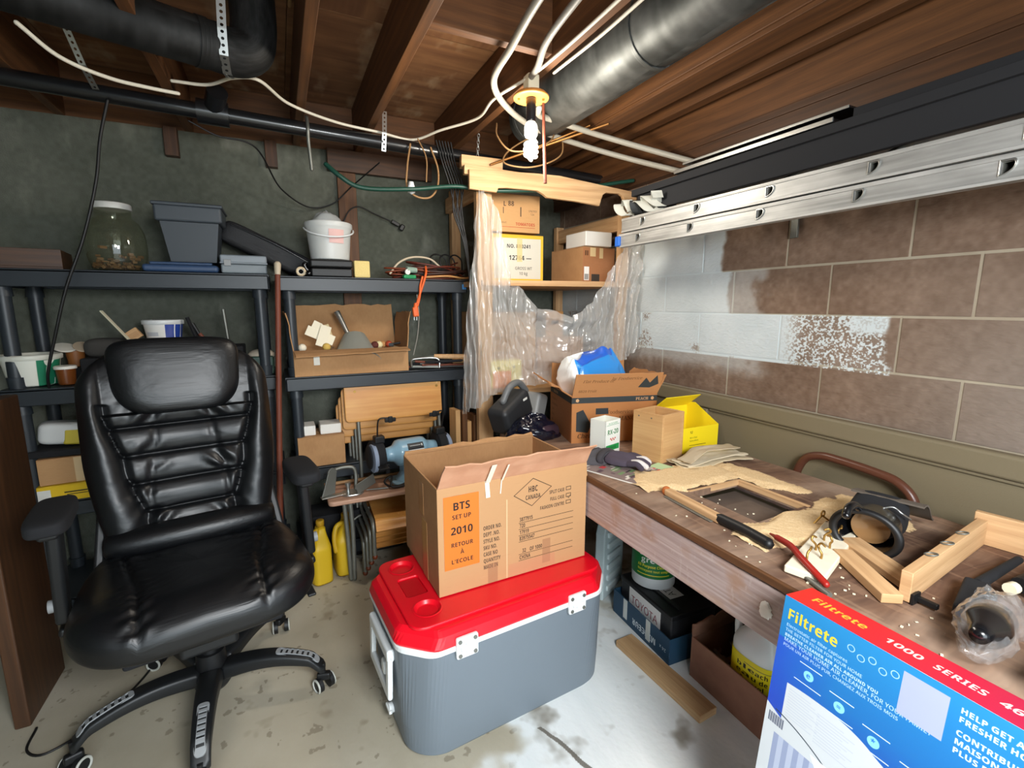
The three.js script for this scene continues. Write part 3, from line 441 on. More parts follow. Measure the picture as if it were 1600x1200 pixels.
// ---------- clear plastic sheet ----------
{
  const ip = (tab, u) => { for (let i = 0; i + 1 < tab.length; i++) if (u <= tab[i + 1][0]) { const t = (u - tab[i][0]) / (tab[i + 1][0] - tab[i][0]); const s = t * t * (3 - 2 * t) * 0.4 + t * 0.6; return tab[i].slice(1).map((a, k) => lerp(a, tab[i + 1][k + 1], s)); } return tab[tab.length - 1].slice(1); };
  const top = [[0, 0.955, 2.06, -2.40], [0.16, 1.045, 2.0, -2.40], [0.30, 1.15, 1.60, -2.39], [0.42, 1.30, 1.44, -2.37], [0.54, 1.50, 1.385, -2.33], [0.66, 1.62, 1.45, -2.29], [0.80, 1.72, 1.66, -2.25], [0.90, 1.80, 1.79, -2.235], [1, 1.885, 1.80, -2.225]];
  const bot = [[0, 0.845, 0.86, -2.38], [0.16, 0.93, 0.92, -2.34], [0.30, 1.08, 1.0, -2.33], [0.42, 1.25, 1.02, -2.30], [0.54, 1.48, 1.02, -2.27], [0.66, 1.62, 1.05, -2.25], [0.80, 1.76, 1.10, -2.23], [0.90, 1.83, 1.15, -2.22], [1, 1.895, 1.19, -2.215]];
  const g = skin((u, v) => {
    const a = ip(top, u), b = ip(bot, u), p = a.map((k, i) => lerp(k, b[i], v));
    const fold = Math.sin((u - 0.30 * v * (1 - 2 * u) + 0.02 * Math.sin(v * 5)) * 2 * Math.PI * 15 + 2 * fbm(u, v, 6, 5, 2, 301)) * 0.017 + Math.sin((u - 0.26 * v * (1 - 2 * u)) * 2 * Math.PI * 37 + v * 3 + 4 * fbm(u, v, 7, 5, 2, 305)) * 0.006;
    const cr = (fbm(u, v, 12, 5, 4, 302) - 0.5) * 0.035, edge = 0.35 + 0.65 * Math.abs(u - 0.5) * 2, sw = Math.sin((v * 3.2 - 2.2 * (u - 0.5) ** 2 * 4) * 2 * Math.PI) * 0.010 * (1 - Math.abs(u - 0.5) * 2);
    p[2] += fold * edge + cr + sw + 0.012; p[0] += (fbm(u, v, 12, 9, 3, 303) - 0.5) * 0.03; p[1] += (fbm(u, v, 14, 6, 3, 304) - 0.5) * 0.025 * (v < 0.05 || v > 0.95 ? 1.5 : 1);
    p[2] = Math.max(p[2], lerp(a[2], b[2], v) - 0.005); return p;
  }, 260, 120);
  const m = phys('#f4f3f0', 0.07, { transmission: 0.72, thickness: 0, ior: 1.5, side: THREE.DoubleSide });
  single('plastic_sheet', 'wrinkled clear plastic sheet draped in a sagging curve over the front of the timber shelf', 'plastic sheet', g, m);
}
// ---------- black plastic shelving ----------
function shelving(name, label, x0, x1, tops, z0, z1) {
  const o = thing(name, label, 'shelf', [(x0 + x1) / 2, 0, (z0 + z1) / 2]); const w = x1 - x0, d = z0 - z1;
  for (const y of tops) {
    const lip = 0.074;
    part(o, 'shelf_board', merge([box(w, 0.014, d, 0, y - 0.007, 0, 0.003), box(w, lip, 0.014, 0, y - lip / 2 - 0.001, d / 2 - 0.007, 0.005), box(w, lip, 0.014, 0, y - lip / 2 - 0.001, -d / 2 + 0.007, 0.005), box(0.014, lip, d, w / 2 - 0.007, y - lip / 2 - 0.001, 0, 0.005), box(0.014, lip, d, -w / 2 + 0.007, y - lip / 2 - 0.001, 0, 0.005), ...[-0.3, -0.1, 0.1, 0.3].map(k => box(0.006, 0.05, d - 0.03, k * w, y - 0.038, 0, 0)), ...[-0.25, 0, 0.25].map(k => box(w - 0.03, 0.05, 0.006, 0, y - 0.038, k * d, 0))]), M.shelf);
  }
  for (const sx of [-1, 1]) for (const sz of [-1, 1]) { const y1 = tops[0] - 0.03; part(o, 'post', merge([cyl(0.027, 0.027, y1, sx * (w / 2 - 0.05), y1 / 2, sz * (d / 2 - 0.05), 'y', 20), ...tops.slice(1).map(y => cyl(0.034, 0.030, 0.05, sx * (w / 2 - 0.05), y + 0.024, sz * (d / 2 - 0.05), 'y', 20)), ...tops.slice(0, -1).map(y => cyl(0.030, 0.034, 0.05, sx * (w / 2 - 0.05), y - 0.09, sz * (d / 2 - 0.05), 'y', 20))]), M.shelf); }
  return o;
}
const shR = shelving('plastic_shelf', 'black plastic shelving unit behind the stacked wooden chairs, holding the open carton', 0.0, 1.015, [1.597, 1.078, 0.575, 0.11], -2.7, -3.1);
part(shR, 'blue_tape', box(0.026, 0.03, 0.004, 0.485, 1.557, 0.203, 0.001), std('#3f86c8', 0.6), 'piece of blue tape');
shelving('plastic_shelf', 'black plastic shelving unit behind the office chair, holding the glass jar', -1.09, -0.035, [1.602, 1.095, 0.58, 0.11], -2.7, -3.1);
const TOPL = 1.603, TOPR = 1.598, MIDL = 1.096, MIDR = 1.079, LOWL = 0.581, LOWR = 0.576;
// top of the left unit
{
  const o = thing('glass_jar', 'big glass jar with a white lid on the top black shelf', 'jar', [-0.665, TOPL, -2.88]);
  const pr = [[0.001, 0.004], [0.085, 0.004], [0.098, 0.014], [0.112, 0.06], [0.117, 0.12], [0.112, 0.18], [0.094, 0.225], [0.072, 0.245], [0.068, 0.255], [0.068, 0.29]];
  part(o, 'jar_glass', lathe(pr, 48), phys('#eceee0', 0.04, { transmission: 0.97, thickness: 0, ior: 1.5, side: THREE.DoubleSide }));
  part(o, 'lid', lathe([[0.001, 0.312], [0.068, 0.312], [0.073, 0.307], [0.074, 0.285], [0.071, 0.282], [0.069, 0.285], [0.001, 0.285]], 48), std('#d9d8d2', 0.45));
  const bits = []; for (let i = 0; i < 70; i++) { const a = rnd() * 6.28, r = Math.sqrt(rnd()) * 0.09, y = 0.02 + rnd() * rnd() * 0.11, g = box(0.012 + rnd() * 0.02, 0.005 + rnd() * 0.01, 0.006 + rnd() * 0.012, 0, 0, 0, 0.001); g.rotateX(rnd() * 3); g.rotateY(rnd() * 3); g.translate(r * Math.cos(a), y, r * Math.sin(a)); bits.push(g); }
  const c = part(o, 'contents', merge(bits), std('#7d5a38', 0.7), 'brown odds and ends at the bottom'); c.userData.kind = 'stuff';
}
{
  const o = thing('wooden_tray', 'low red-brown wooden tray at the left end of the top black shelf', 'tray', [-0.965, TOPL, -2.88], 0.15);
  part(o, 'base', box(0.22, 0.012, 0.26, 0, 0.006, 0), M.darkwood); for (const s of [-1, 1]) { part(o, 'side', box(0.22, 0.075, 0.012, 0, 0.048, s * 0.124), M.darkwood); part(o, 'end', box(0.012, 0.075, 0.236, s * 0.104, 0.048, 0), M.darkwood); }
}
{
  const o = thing('grey_tote', 'grey plastic planter box with a thick rim sitting on a blue tub', 'planter', [-0.352, TOPL + 0.052, -2.86], 0.0);
  const wall = (w0, d0, w1, d1, y0, y1) => { const g = new THREE.BoxGeometry(1, 1, 1); const p = g.attributes.position; for (let i = 0; i < p.count; i++) { const t = p.getY(i) > 0; p.setXYZ(i, p.getX(i) * (t ? w1 : w0), t ? y1 : y0, p.getZ(i) * (t ? d1 : d0)); } g.computeVertexNormals(); return uvm(g); };
  const gm = std('#363d44', 0.5);
  part(o, 'tub', wall(0.185, 0.16, 0.235, 0.20, 0, 0.185), gm); part(o, 'rim', merge([box(0.27, 0.075, 0.24, 0, 0.218, 0, 0.012), box(0.282, 0.016, 0.252, 0, 0.257, 0, 0.006)]), std('#40474e', 0.5));
  part(o, 'foot', box(0.12, 0.008, 0.12, 0, -0.002, 0, 0.002), gm);
}
single('blue_tub', 'shallow upturned dark blue plastic tub lying under the grey planter box', 'tub', merge([box(0.30, 0.034, 0.26, -0.40, TOPL + 0.018, -2.85, 0.014), box(0.25, 0.014, 0.21, -0.40, TOPL + 0.041, -2.85, 0.006)]), std('#31486a', 0.5));
{
  const o = thing('plastic_case', 'small grey plastic case with a ridged lid at the front of the top shelf', 'case', [-0.142, TOPL, -2.79], 0.03);
  part(o, 'case_bottom', box(0.198, 0.046, 0.14, 0, 0.023, 0, 0.008), std('#6d767c', 0.45)); part(o, 'case_lid', merge([box(0.202, 0.040, 0.144, 0, 0.069, 0, 0.008), box(0.206, 0.008, 0.148, 0, 0.05, 0, 0.003)]), std('#79828a', 0.45)); part(o, 'latch', box(0.03, 0.03, 0.008, -0.07, 0.05, 0.074, 0.002), M.greyplastic);
}
{
  const o = thing('tool_bag', 'long black zipped case leaning down across the top shelves behind the bucket', 'bag', [-0.03, TOPL + 0.136, -2.985]);
  const g = pillow(0.46, 0.12, 0.15, 0.28, 48, 20); g.rotateZ(-0.46); part(o, 'bag_body', g, std('#17181c', 0.6, { bumpMap: fine, bumpScale: 0.001 }));
  const e = []; for (const s of [-1, 1]) { const t = tube([[-0.20, 0.035, s * 0.076], [0, 0.045, s * 0.079], [0.2, 0.035, s * 0.076]], 0.004, 20, 6); t.rotateZ(-0.46); part(o, 'piping', t, M.blackgloss); }
}
// top of the right unit
{
  const o = thing('tool_box', 'low black lidded box on the top shelf under the white bucket', 'box', [0.265, TOPR, -2.82], 0.0);
  part(o, 'case_bottom', box(0.205, 0.045, 0.2, 0, 0.0225, 0, 0.008), M.black); part(o, 'case_lid', box(0.215, 0.042, 0.21, 0, 0.068, 0, 0.012), M.black);
}
{
  const o = thing('bucket', 'translucent white pail with a wire-thin handle standing on the low black box', 'bucket', [0.27, TOPR + 0.09, -2.83]);
  const m = phys('#eef0ee', 0.4, { transmission: 0.35, thickness: 0, side: THREE.DoubleSide });
  const pr = [[0.001, 0.002], [0.095, 0.002], [0.099, 0.008], [0.112, 0.15], [0.117, 0.17], [0.122, 0.172], [0.122, 0.192], [0.118, 0.196]];
  part(o, 'pail', merge([lathe(pr, 44), lathe(pr.slice().reverse().map(p => [Math.max(p[0] - 0.003, 0.001), p[1] + 0.001]), 44)]), m);
  part(o, 'handle', tube(Array.from({ length: 13 }, (_, i) => { const a = Math.PI * i / 12; return [0.125 * Math.cos(a), 0.165 - 0.052 * Math.sin(a), 0.122 * Math.sin(a) + 0.012]; }), 0.0045, 60, 8), M.whiteplastic);
  const b = skin((u, v) => [0.085 * Math.cos(u * 6.283) * Math.sin(v * 1.57) * (0.9 + 0.25 * fbm(u, v, 6, 3, 2, 311)) - 0.01, 0.15 + 0.09 * Math.cos(v * 1.57) + 0.03 * fbm(u, v, 7, 4, 3, 312), 0.075 * Math.sin(u * 6.283) * Math.sin(v * 1.57)], 40, 16);
  part(o, 'plastic_bag', b, phys('#e3e6e6', 0.2, { transmission: 0.5, thickness: 0, side: THREE.DoubleSide }), 'crumpled clear bag poking out of the top');
  part(o, 'pink_label', (() => { const g = new THREE.CylinderGeometry(0.1165, 0.1105, 0.07, 12, 1, true, -0.1, 0.7); g.translate(0, 0.12, 0); return fin(g); })(), std('#e2b9b4', 0.6));
}
{
  const o = thing('tape_roll', 'small pale roll of tape on its edge beside the bent black bag', 'tape', [0.115, TOPR, -2.75]);
  const g = new THREE.TorusGeometry(0.019, 0.006, 10, 28); g.translate(0, 0.025, 0); part(o, 'roll', fin(g), std('#d9c5a4', 0.6));
  const c = new THREE.TorusGeometry(0.013, 0.0016, 8, 24); c.translate(0, 0.025, 0); part(o, 'core', fin(c), M.paper);
}
single('knob', 'small black round knob lying next to the tape roll on the top shelf', 'knob', merge([mv(new THREE.SphereGeometry(0.016, 16, 12), 0.152, TOPR + 0.016, -2.74), mv(cyl(0.008, 0.008, 0.03), 0.140, TOPR + 0.045, -2.75, 0, 0, 0.5), mv(new THREE.SphereGeometry(0.014, 16, 12), 0.135, TOPR + 0.062, -2.755)]), M.blackgloss);
single('yellow_block', 'pale yellow sponge block standing on the top shelf beside the black box', 'block', (() => { const g = box(0.083, 0.09, 0.06, 0.42, TOPR + 0.045, -2.76, 0.007); return g; })(), std('#ecd48c', 0.85, { bumpMap: fine, bumpScale: 0.002 }));
{
  const o = thing('cord_heap', 'tangled heap of brown and black power cords at the right end of the top shelf', 'power cord', [0.80, TOPR, -2.83]);
  const cm = [std('#3a1f18', 0.5), std('#5a2418', 0.5), M.cableblack, std('#7a3a22', 0.5)];
  for (let k = 0; k < 8; k++) { const pts = [], ax = 0.10 + rnd() * 0.13, az = 0.05 + rnd() * 0.06, cx = rr(-0.05, 0.07), ph = rnd() * 6, hh = rr(0.03, 0.10); for (let i = 0; i < 16; i++) { const a = ph + i * 1.05; pts.push([cx + ax * Math.cos(a) * rr(0.7, 1.05), Math.max(0.008, hh * (0.5 + 0.5 * Math.sin(a * 0.7 + k)) + rr(0, 0.03)), az * Math.sin(a) * rr(0.7, 1.1)]); } part(o, 'cord_coil', tube(pts, 0.0052, 150, 6), cm[k % 4]); }
  for (let k = 0; k < 3; k++) part(o, 'cord_loop', tube([[0.05 + k * 0.05, 0.05, 0.02], [0.03 + k * 0.06, 0.13, 0], [0.07 + k * 0.06, 0.155, -0.02], [0.13 + k * 0.05, 0.13, -0.02], [0.14 + k * 0.045, 0.05, 0.0]], 0.0048, 40, 6), M.cableblack);
  part(o, 'white_cord', tube([[-0.22, 0.03, 0.05], [-0.17, 0.09, 0.05], [-0.09, 0.125, 0.04], [0.02, 0.12, 0.03], [0.08, 0.08, 0.02]], 0.006, 50, 8), std('#c9b9a0', 0.5));
  part(o, 'tan_cord', tube([[-0.05, 0.01, 0.1], [0.1, 0.02, 0.11], [0.2, 0.012, 0.09], [0.27, 0.02, 0.04]], 0.006, 40, 8), std('#c08a52', 0.5));
}
{
  const o = thing('tape_measure', 'small green and white tool lying at the front of the cord heap', 'tool', [0.675, TOPR, -2.725], 0.2);
  part(o, 'body', box(0.075, 0.022, 0.03, 0, 0.011, 0, 0.006), std('#1f8a55', 0.45)); part(o, 'dial', mv(cyl(0.015, 0.015, 0.01, 0, 0, 0, 'z', 20), -0.01, 0.038, 0.0), M.white); part(o, 'neck', mv(cyl(0.016, 0.018, 0.06, 0, 0, 0, 'x', 18), 0.02, 0.05, -0.012), std('#8fa79a', 0.4));
}
{
  const o = thing('extension_cord', 'orange extension cord hanging over the shelf edge with its plug dangling', 'power cord', [0, 0, 0]);
  part(o, 'cord', tube([[0.80, TOPR + 0.06, -2.80], [0.775, TOPR + 0.07, -2.74], [0.765, TOPR + 0.035, -2.70], [0.745, TOPR - 0.02, -2.682], [0.715, TOPR - 0.10, -2.680], [0.695, TOPR - 0.16, -2.680]], 0.0068, 60, 8), M.orange);
  part(o, 'cord', tube([[0.74, TOPR + 0.01, -2.688], [0.725, TOPR - 0.04, -2.683], [0.718, TOPR - 0.10, -2.676], [0.705, TOPR - 0.15, -2.676]], 0.006, 30, 8), M.orange);
  part(o, 'plug', merge([mv(box(0.034, 0.055, 0.026, 0, 0, 0, 0.008), 0.692, TOPR - 0.185, -2.68, 0, 0, 0.1), mv(cyl(0.008, 0.014, 0.03), 0.694, TOPR - 0.15, -2.68)]), M.orange); part(o, 'prong', merge([box(0.005, 0.02, 0.002, 0.684, TOPR - 0.222, -2.68, 0), box(0.005, 0.02, 0.002, 0.698, TOPR - 0.222, -2.68, 0)]), M.steel);
}
single('grey_string', 'thin grey string hanging straight down from the shelf edge to the tools below', 'string', tube([[0.705, TOPR - 0.09, -2.685], [0.712, 1.40, -2.684], [0.70, 1.28, -2.682], [0.672, 1.17, -2.68]], 0.0028, 40, 6), M.cablegrey);
{
  const o = thing('rusty_pole', 'long rusty red pole with a pale tip leaning against the gap between the shelves', 'pole', [0, 0, 0]);
  part(o, 'shaft', rod([-0.095, 0.02, -2.52], [0.004, 1.60, -2.665], 0.0155, 0.0125), M.rust); part(o, 'tip', merge([rod([0.004, 1.60, -2.665], [0.007, 1.645, -2.669], 0.0135, 0.016), mv(new THREE.SphereGeometry(0.0165, 14, 10), 0.0072, 1.648, -2.669)]), std('#c3b49c', 0.5));
}
// open cardboard carton builder: four walls, floor and flaps as parts
function openCarton(root, w, h, d, t, mat, flaps) {
  const wall = (name, g, m = mat) => part(root, name, g, m);
  wall('floor_panel', box(w - 2 * t, t, d - 2 * t, 0, t / 2, 0, 0.001)); wall('back_panel', box(w, h, t, 0, h / 2, -d / 2 + t / 2, 0.001)); wall('front_panel', box(w, h, t, 0, h / 2, d / 2 - t / 2, 0.001));
  wall('side_panel', box(t, h, d - 2 * t, -w / 2 + t / 2, h / 2, 0, 0.001)); wall('side_panel', box(t, h, d - 2 * t, w / 2 - t / 2, h / 2, 0, 0.001));
  for (const f of flaps) { // [side, length, angle from upright outwards]
    const [side, len, ang] = f, along = side === 'front' || side === 'back' ? w : d, g = new THREE.BoxGeometry(along - 0.004, len, t, 14, 6, 1), p = g.attributes.position;
    for (let i = 0; i < p.count; i++) { const u = p.getX(i) / along, v = p.getY(i) / len + 0.5; p.setZ(i, p.getZ(i) + 0.012 * v * (fbm(u * 0.5 + 0.5, v, 4, 3, 2, 320 + along * 10) - 0.5) * 2); p.setX(i, p.getX(i) * (1 - 0.02 * v)); if (v > 0.9) p.setY(i, p.getY(i) + (hash(Math.round(u * 28), 3, 77) - 0.5) * 0.012); }
    g.computeVertexNormals(); const q = uvm(g, 0); q.translate(0, len / 2, 0); q.rotateX(ang);
    if (side === 'front') q.translate(0, h, d / 2 - t / 2); if (side === 'back') { q.rotateY(Math.PI); q.translate(0, h, -d / 2 + t / 2); } if (side === 'left') { q.rotateY(-Math.PI / 2); q.translate(-w / 2 + t / 2, h, 0); } if (side === 'right') { q.rotateY(Math.PI / 2); q.translate(w / 2 - t / 2, h, 0); }
    part(root, 'flap', q, f[3] || mat);
  }
}
// middle shelf, right unit
{
  const o = thing('open_carton', 'shallow open cardboard carton full of scraps on the middle shelf', 'box', [0.345, MIDR, -2.86], 0.02);
  openCarton(o, 0.60, 0.135, 0.32, 0.005, M.card, [['back', 0.24, 0.08], ['front', 0.085, 1.75], ['left', 0.20, 0.12], ['right', 0.20, 0.10]]);
  part(o, 'paper_tag', box(0.03, 0.055, 0.002, -0.19, 0.085, 0.162, 0.001), M.paper);
  const sc = (name, label, g, m) => single(name, label, 'scrap', g, m);
  const B = [0.345, MIDR + 0.005, -2.86];
  single('paper_scrap', 'white folded paper cross sticking up in the open carton', 'paper', merge([mv(box(0.15, 0.055, 0.004, 0, 0, 0, 0.001), 0.19, 1.288, -2.78, 0, -0.3, -0.45), mv(box(0.055, 0.12, 0.004, 0, 0, 0, 0.001), 0.205, 1.285, -2.765, 0, -0.3, -0.35), mv(box(0.045, 0.07, 0.004, 0, 0, 0, 0.001), 0.17, 1.33, -2.79, 0, -0.2, -0.5)]), std('#efe7cf', 0.8));
  single('paper_scrap', 'small pale offcut standing behind the white paper cross in the carton', 'paper', mv(box(0.035, 0.09, 0.01, 0, 0, 0, 0.001), 0.235, 1.30, -2.84, 0, 0, 0.3), std('#dcc99c', 0.8));
  const dp = thing('dustpan', 'metal dustpan lying handle up in the open carton', 'dustpan', [0.385, MIDR + 0.03, -2.80], -0.1); dp.scale.setScalar(1.35);
  part(dp, 'pan', skin((u, v) => { const r = 0.10 * (1 - 0.55 * v), a = (u - 0.5) * Math.PI; return [r * Math.sin(a) * 1.0 - 0.01, 0.025 + 0.10 * v + r * 0.45 * Math.cos(a), 0.06 - v * 0.10 + 0.02 * Math.cos(a)]; }, 24, 12, 0.002), std('#a9a99f', 0.4, { metalness: 0.3 })); part(dp, 'handle', rod([-0.035, 0.13, -0.04], [-0.075, 0.225, -0.075], 0.010, 0.013), M.steel);
  single('red_ball', 'round red knob lying in the open carton', 'knob', mv(new THREE.SphereGeometry(0.020, 20, 14), 0.555, MIDR + 0.150, -2.78), std('#a8452c', 0.4));
  single('brush', 'small brush with a dark handle lying at the right of the open carton', 'brush', merge([rod([0.575, MIDR + 0.15, -2.77], [0.62, MIDR + 0.155, -2.78], 0.007), mv(box(0.03, 0.02, 0.02, 0, 0, 0, 0.003), 0.565, MIDR + 0.147, -2.77)]), M.black);
  for (let i = 0; i < 5; i++) single('paper_scrap', ['crumpled cream scrap at the left front of the open carton', 'cream scrap between dustpan and red knob in the carton', 'brown curl of paper beside the red knob in the carton', 'yellowish scrap at the bottom of the white paper cross', 'dark red pipe end lying in the open carton'][i], 'scrap', mv(new THREE.IcosahedronGeometry(0.022, 1), [0.095, 0.50, 0.525, 0.215, 0.475][i], MIDR + 0.148, [-2.75, -2.78, -2.80, -2.745, -2.77][i], rnd() * 3, rnd(), 0).scale(1, 1, 1), std(['#efe6d0', '#e9d9a8', '#b98652', '#d8b45a', '#5e2a22'][i], 0.8));
  part(o, 'packing_scraps', merge(Array.from({ length: 40 }, () => { const g = box(rr(0.02, 0.06), rr(0.004, 0.02), rr(0.02, 0.05), 0, 0, 0, 0.001); g.rotateZ(rr(-0.5, 0.5)); g.rotateY(rnd() * 3); g.translate(rr(-0.26, 0.26), rr(0.03, 0.135), rr(-0.13, 0.12)); return g; })), std('#a98c68', 0.85)).userData.kind = 'stuff';
}
{ // hand tools right of the open carton
  const y = MIDR;
  const a = thing('chisel', 'pale wooden handled chisel lying on top of the tool heap by the plastic sheet', 'chisel', [0, 0, 0]); part(a, 'handle', rod([0.80, y + 0.075, -2.70], [0.985, y + 0.070, -2.64], 0.0135, 0.016), M.pine); part(a, 'blade', rod([0.68, y + 0.062, -2.745], [0.80, y + 0.075, -2.70], 0.006), M.dullsteel);
  const b = thing('screwdriver', 'screwdriver with a worn brown handle pointing right from the tool heap', 'screwdriver', [0, 0, 0]); part(b, 'handle', rod([0.90, y + 0.045, -2.66], [1.01, y + 0.052, -2.62], 0.014, 0.017), M.cabletan); part(b, 'shank', rod([0.72, y + 0.032, -2.72], [0.90, y + 0.045, -2.66], 0.0055), M.dullsteel);
  const c = thing('hacksaw', 'hacksaw with a bare metal frame lying on the shelf beside the carton', 'saw', [0, 0, 0]); part(c, 'frame', tube([[0.665, y + 0.02, -2.70], [0.665, y + 0.06, -2.69], [0.69, y + 0.067, -2.685], [0.80, y + 0.067, -2.66], [0.815, y + 0.055, -2.655], [0.815, y + 0.015, -2.65]], 0.006, 50, 8), M.steel); part(c, 'blade', bar([0.665, y + 0.022, -2.70], [0.815, y + 0.018, -2.65], 0.002, 0.012), M.dullsteel);
  const d = thing('file', 'long dark file with a round knob end at the bottom of the tool heap', 'file', [0, 0, 0]); part(d, 'shank', rod([0.66, y + 0.012, -2.72], [1.03, y + 0.018, -2.60], 0.008, 0.007), M.black); part(d, 'knob', mv(new THREE.SphereGeometry(0.014, 14, 10), 1.035, y + 0.019, -2.60), M.blackgloss);
  for (let i = 0; i < 6; i++) single('metal_bar', ['rust-brown bar at the back of the tool heap', 'black bar crossing the tool heap', 'short brown bar under the hacksaw', 'dark square bar nearest the shelf edge in the tool heap', 'bent rusty bar at the left of the tool heap', 'thin black rod on top of the tool heap'][i], 'bar', rod([0.66 + i * 0.015, y + 0.012 + (i % 3) * 0.018, -2.76 + i * 0.02], [0.88 + i * 0.02, y + 0.02 + (i % 2) * 0.03, -2.74 + i * 0.022], 0.007, 0.009), i % 2 ? M.blackmatte : M.rust);
}
// middle shelf, left unit
{
  const o = thing('plastic_tub', 'white plastic tub with a green label at the left end of the middle shelf', 'tub', [-1.01, MIDL, -2.82]);
  const pr = [[0.001, 0.002], [0.076, 0.002], [0.082, 0.01], [0.097, 0.115], [0.102, 0.118], [0.103, 0.135], [0.098, 0.14]];
  const t = canvasTex(1024, 256, (c, w, h) => { c.fillStyle = '#dcdccf'; c.fillRect(0, 0, w, h); c.fillStyle = '#1f7a58'; c.fillRect(80, 60, 190, 196); c.fillStyle = '#e8e8de'; c.beginPath(); c.ellipse(180, 110, 60, 22, -0.3, 0, 7); c.fill(); c.strokeStyle = '#e8e8de'; c.lineWidth = 8; c.beginPath(); c.arc(170, 160, 34, 0, 4); c.stroke(); c.fillStyle = '#e3e3d8'; c.fillRect(0, 60, 75, 120); c.fillRect(900, 60, 124, 120); c.fillStyle = '#b9c0b6'; c.fillRect(0, 195, 75, 60); c.fillRect(930, 195, 94, 60); });
  part(o, 'tub_wall', lathe(pr, 44), mapped(t, 0.45)); part(o, 'rim', lathe([[0.098, 0.117], [0.106, 0.119], [0.107, 0.136], [0.1, 0.142], [0.094, 0.138], [0.094, 0.12], [0.001, 0.119]], 44), std('#d6d6ca', 0.4));
}
function cup(name, label, pos, m, lid) { const o = thing(name, label, 'cup', pos); part(o, 'cup_wall', lathe([[0.001, 0.002], [0.027, 0.002], [0.030, 0.008], [0.036, 0.078], [0.0345, 0.078], [0.028, 0.01], [0.001, 0.008]], 32), m); if (lid) part(o, 'lid', lathe([[0.001, 0.088], [0.036, 0.088], [0.040, 0.084], [0.040, 0.074], [0.037, 0.074], [0.001, 0.08]], 32), std('#e6e2d8', 0.5)); return o; }
cup('caramel_cup', 'brown plastic cup with a white lid beside the green-labelled tub', [-0.882, MIDL, -2.77], phys('#7a4218', 0.3, { transmission: 0.2, thickness: 0 }), true);
cup('caramel_cup', 'second brown cup standing behind the lidded one with loose lids on it', [-0.885, MIDL + 0.065, -2.92], std('#8a5426', 0.5), false);
single('upturned_pot', 'dark pot carrying the second brown cup at the back of the middle shelf', 'pot', mv(lathe([[0.001, 0.064], [0.045, 0.064], [0.055, 0.002], [0.001, 0.002]], 28), -0.885, MIDL, -2.92), M.blackmatte);
single('round_cover', 'pale round lid tilted on top of the second brown cup', 'lid', mv(lathe([[0.001, 0.006], [0.040, 0.006], [0.043, 0.0], [0.040, -0.004], [0.001, -0.002]], 32), -0.915, MIDL + 0.158, -2.90, 0, 0.35, -0.25), std('#d8d4c8', 0.5));
single('round_cover', 'second pale lid leaning behind the tilted one on the brown cup', 'lid', mv(lathe([[0.001, 0.006], [0.034, 0.006], [0.037, 0.0], [0.034, -0.004], [0.001, -0.002]], 32), -0.855, MIDL + 0.158, -2.92, 0, 0.5, -0.4), std('#b9a58c', 0.5));
{
  const o = thing('round_tub', 'round white tub with a blue and yellow label behind the office chair headrest', 'tub', [-0.53, MIDL + 0.11, -2.92]);
  const t = canvasTex(1024, 256, (c, w, h) => { c.fillStyle = '#ecece8'; c.fillRect(0, 0, w, h); c.fillStyle = '#23429c'; c.fillRect(40, 0, 250, 150); c.fillStyle = '#e8c84a'; c.fillRect(0, 150, 340, 40); c.strokeStyle = '#ffffff'; c.lineWidth = 10; c.beginPath(); c.arc(165, 80, 40, 0, 7); c.stroke(); c.fillStyle = '#c8ccd2'; for (let i = 0; i < 6; i++) c.fillRect(880, 30 + i * 26, 120, 8); });
  part(o, 'tub_wall', lathe([[0.001, 0.002], [0.058, 0.002], [0.062, 0.008], [0.082, 0.155], [0.001, 0.155]], 40), mapped(t, 0.45)); part(o, 'rim', lathe([[0.08, 0.150], [0.088, 0.152], [0.088, 0.17], [0.082, 0.174], [0.001, 0.17]], 40), M.whiteplastic);
  single('storage_crate', 'dark low crate carrying the blue-labelled tub on the middle shelf', 'crate', box(0.30, 0.11, 0.22, -0.53, MIDL + 0.055, -2.93, 0.006), M.blackmatte);
}
single('paint_stick', 'pale wooden stirring stick leaning out of the clutter behind the chair', 'stick', bar([-0.75, 1.425, -2.85], [-0.61, 1.235, -2.80], 0.018, 0.006), std('#d8d0b4', 0.7));
single('wood_offcut', 'small tan offcut leaning against the blue-labelled tub', 'wood block', mv(box(0.055, 0.05, 0.03, 0, 0, 0, 0.003), -0.64, 1.31, -2.86, 0, 0, 0.6), M.pine);
for (let i = 0; i < 4; i++) single('hand_tool', ['dark pliers handles sticking up right of the blue-labelled tub', 'thin black tool leaning in the clutter above the chair headrest', 'red-tipped handle poking up behind the chair headrest', 'slim grey rod standing near the shelf post behind the chair'][i], 'tool', rod([[-0.36, 1.2, -2.85], [-0.33, 1.2, -2.86], [-0.30, 1.2, -2.84], [-0.245, 1.2, -2.85]][i], [[-0.42, 1.39, -2.87], [-0.40, 1.36, -2.87], [-0.37, 1.31, -2.84], [-0.26, 1.43, -2.86]][i], 0.007, 0.009), [M.blackmatte, M.black, M.rust, M.dullsteel][i]);
single('clutter_box', 'dark open bin holding the tools behind the chair headrest', 'bin', merge([box(0.24, 0.15, 0.2, -0.30, MIDL + 0.075, -2.87, 0.006)]), M.blackmatte);
single('rag', 'pale crumpled rag on the middle shelf beside the shelf post', 'rag', mv(new THREE.IcosahedronGeometry(0.05, 3), -0.10, MIDL + 0.12, -2.80), std('#b9ae9c', 0.9)).scale.set(1.3, 0.6, 1);
single('clutter_box', 'dark green tin under the pale rag beside the shelf post', 'tin', box(0.13, 0.095, 0.12, -0.11, MIDL + 0.0475, -2.80, 0.008), std('#1f3f35', 0.5));
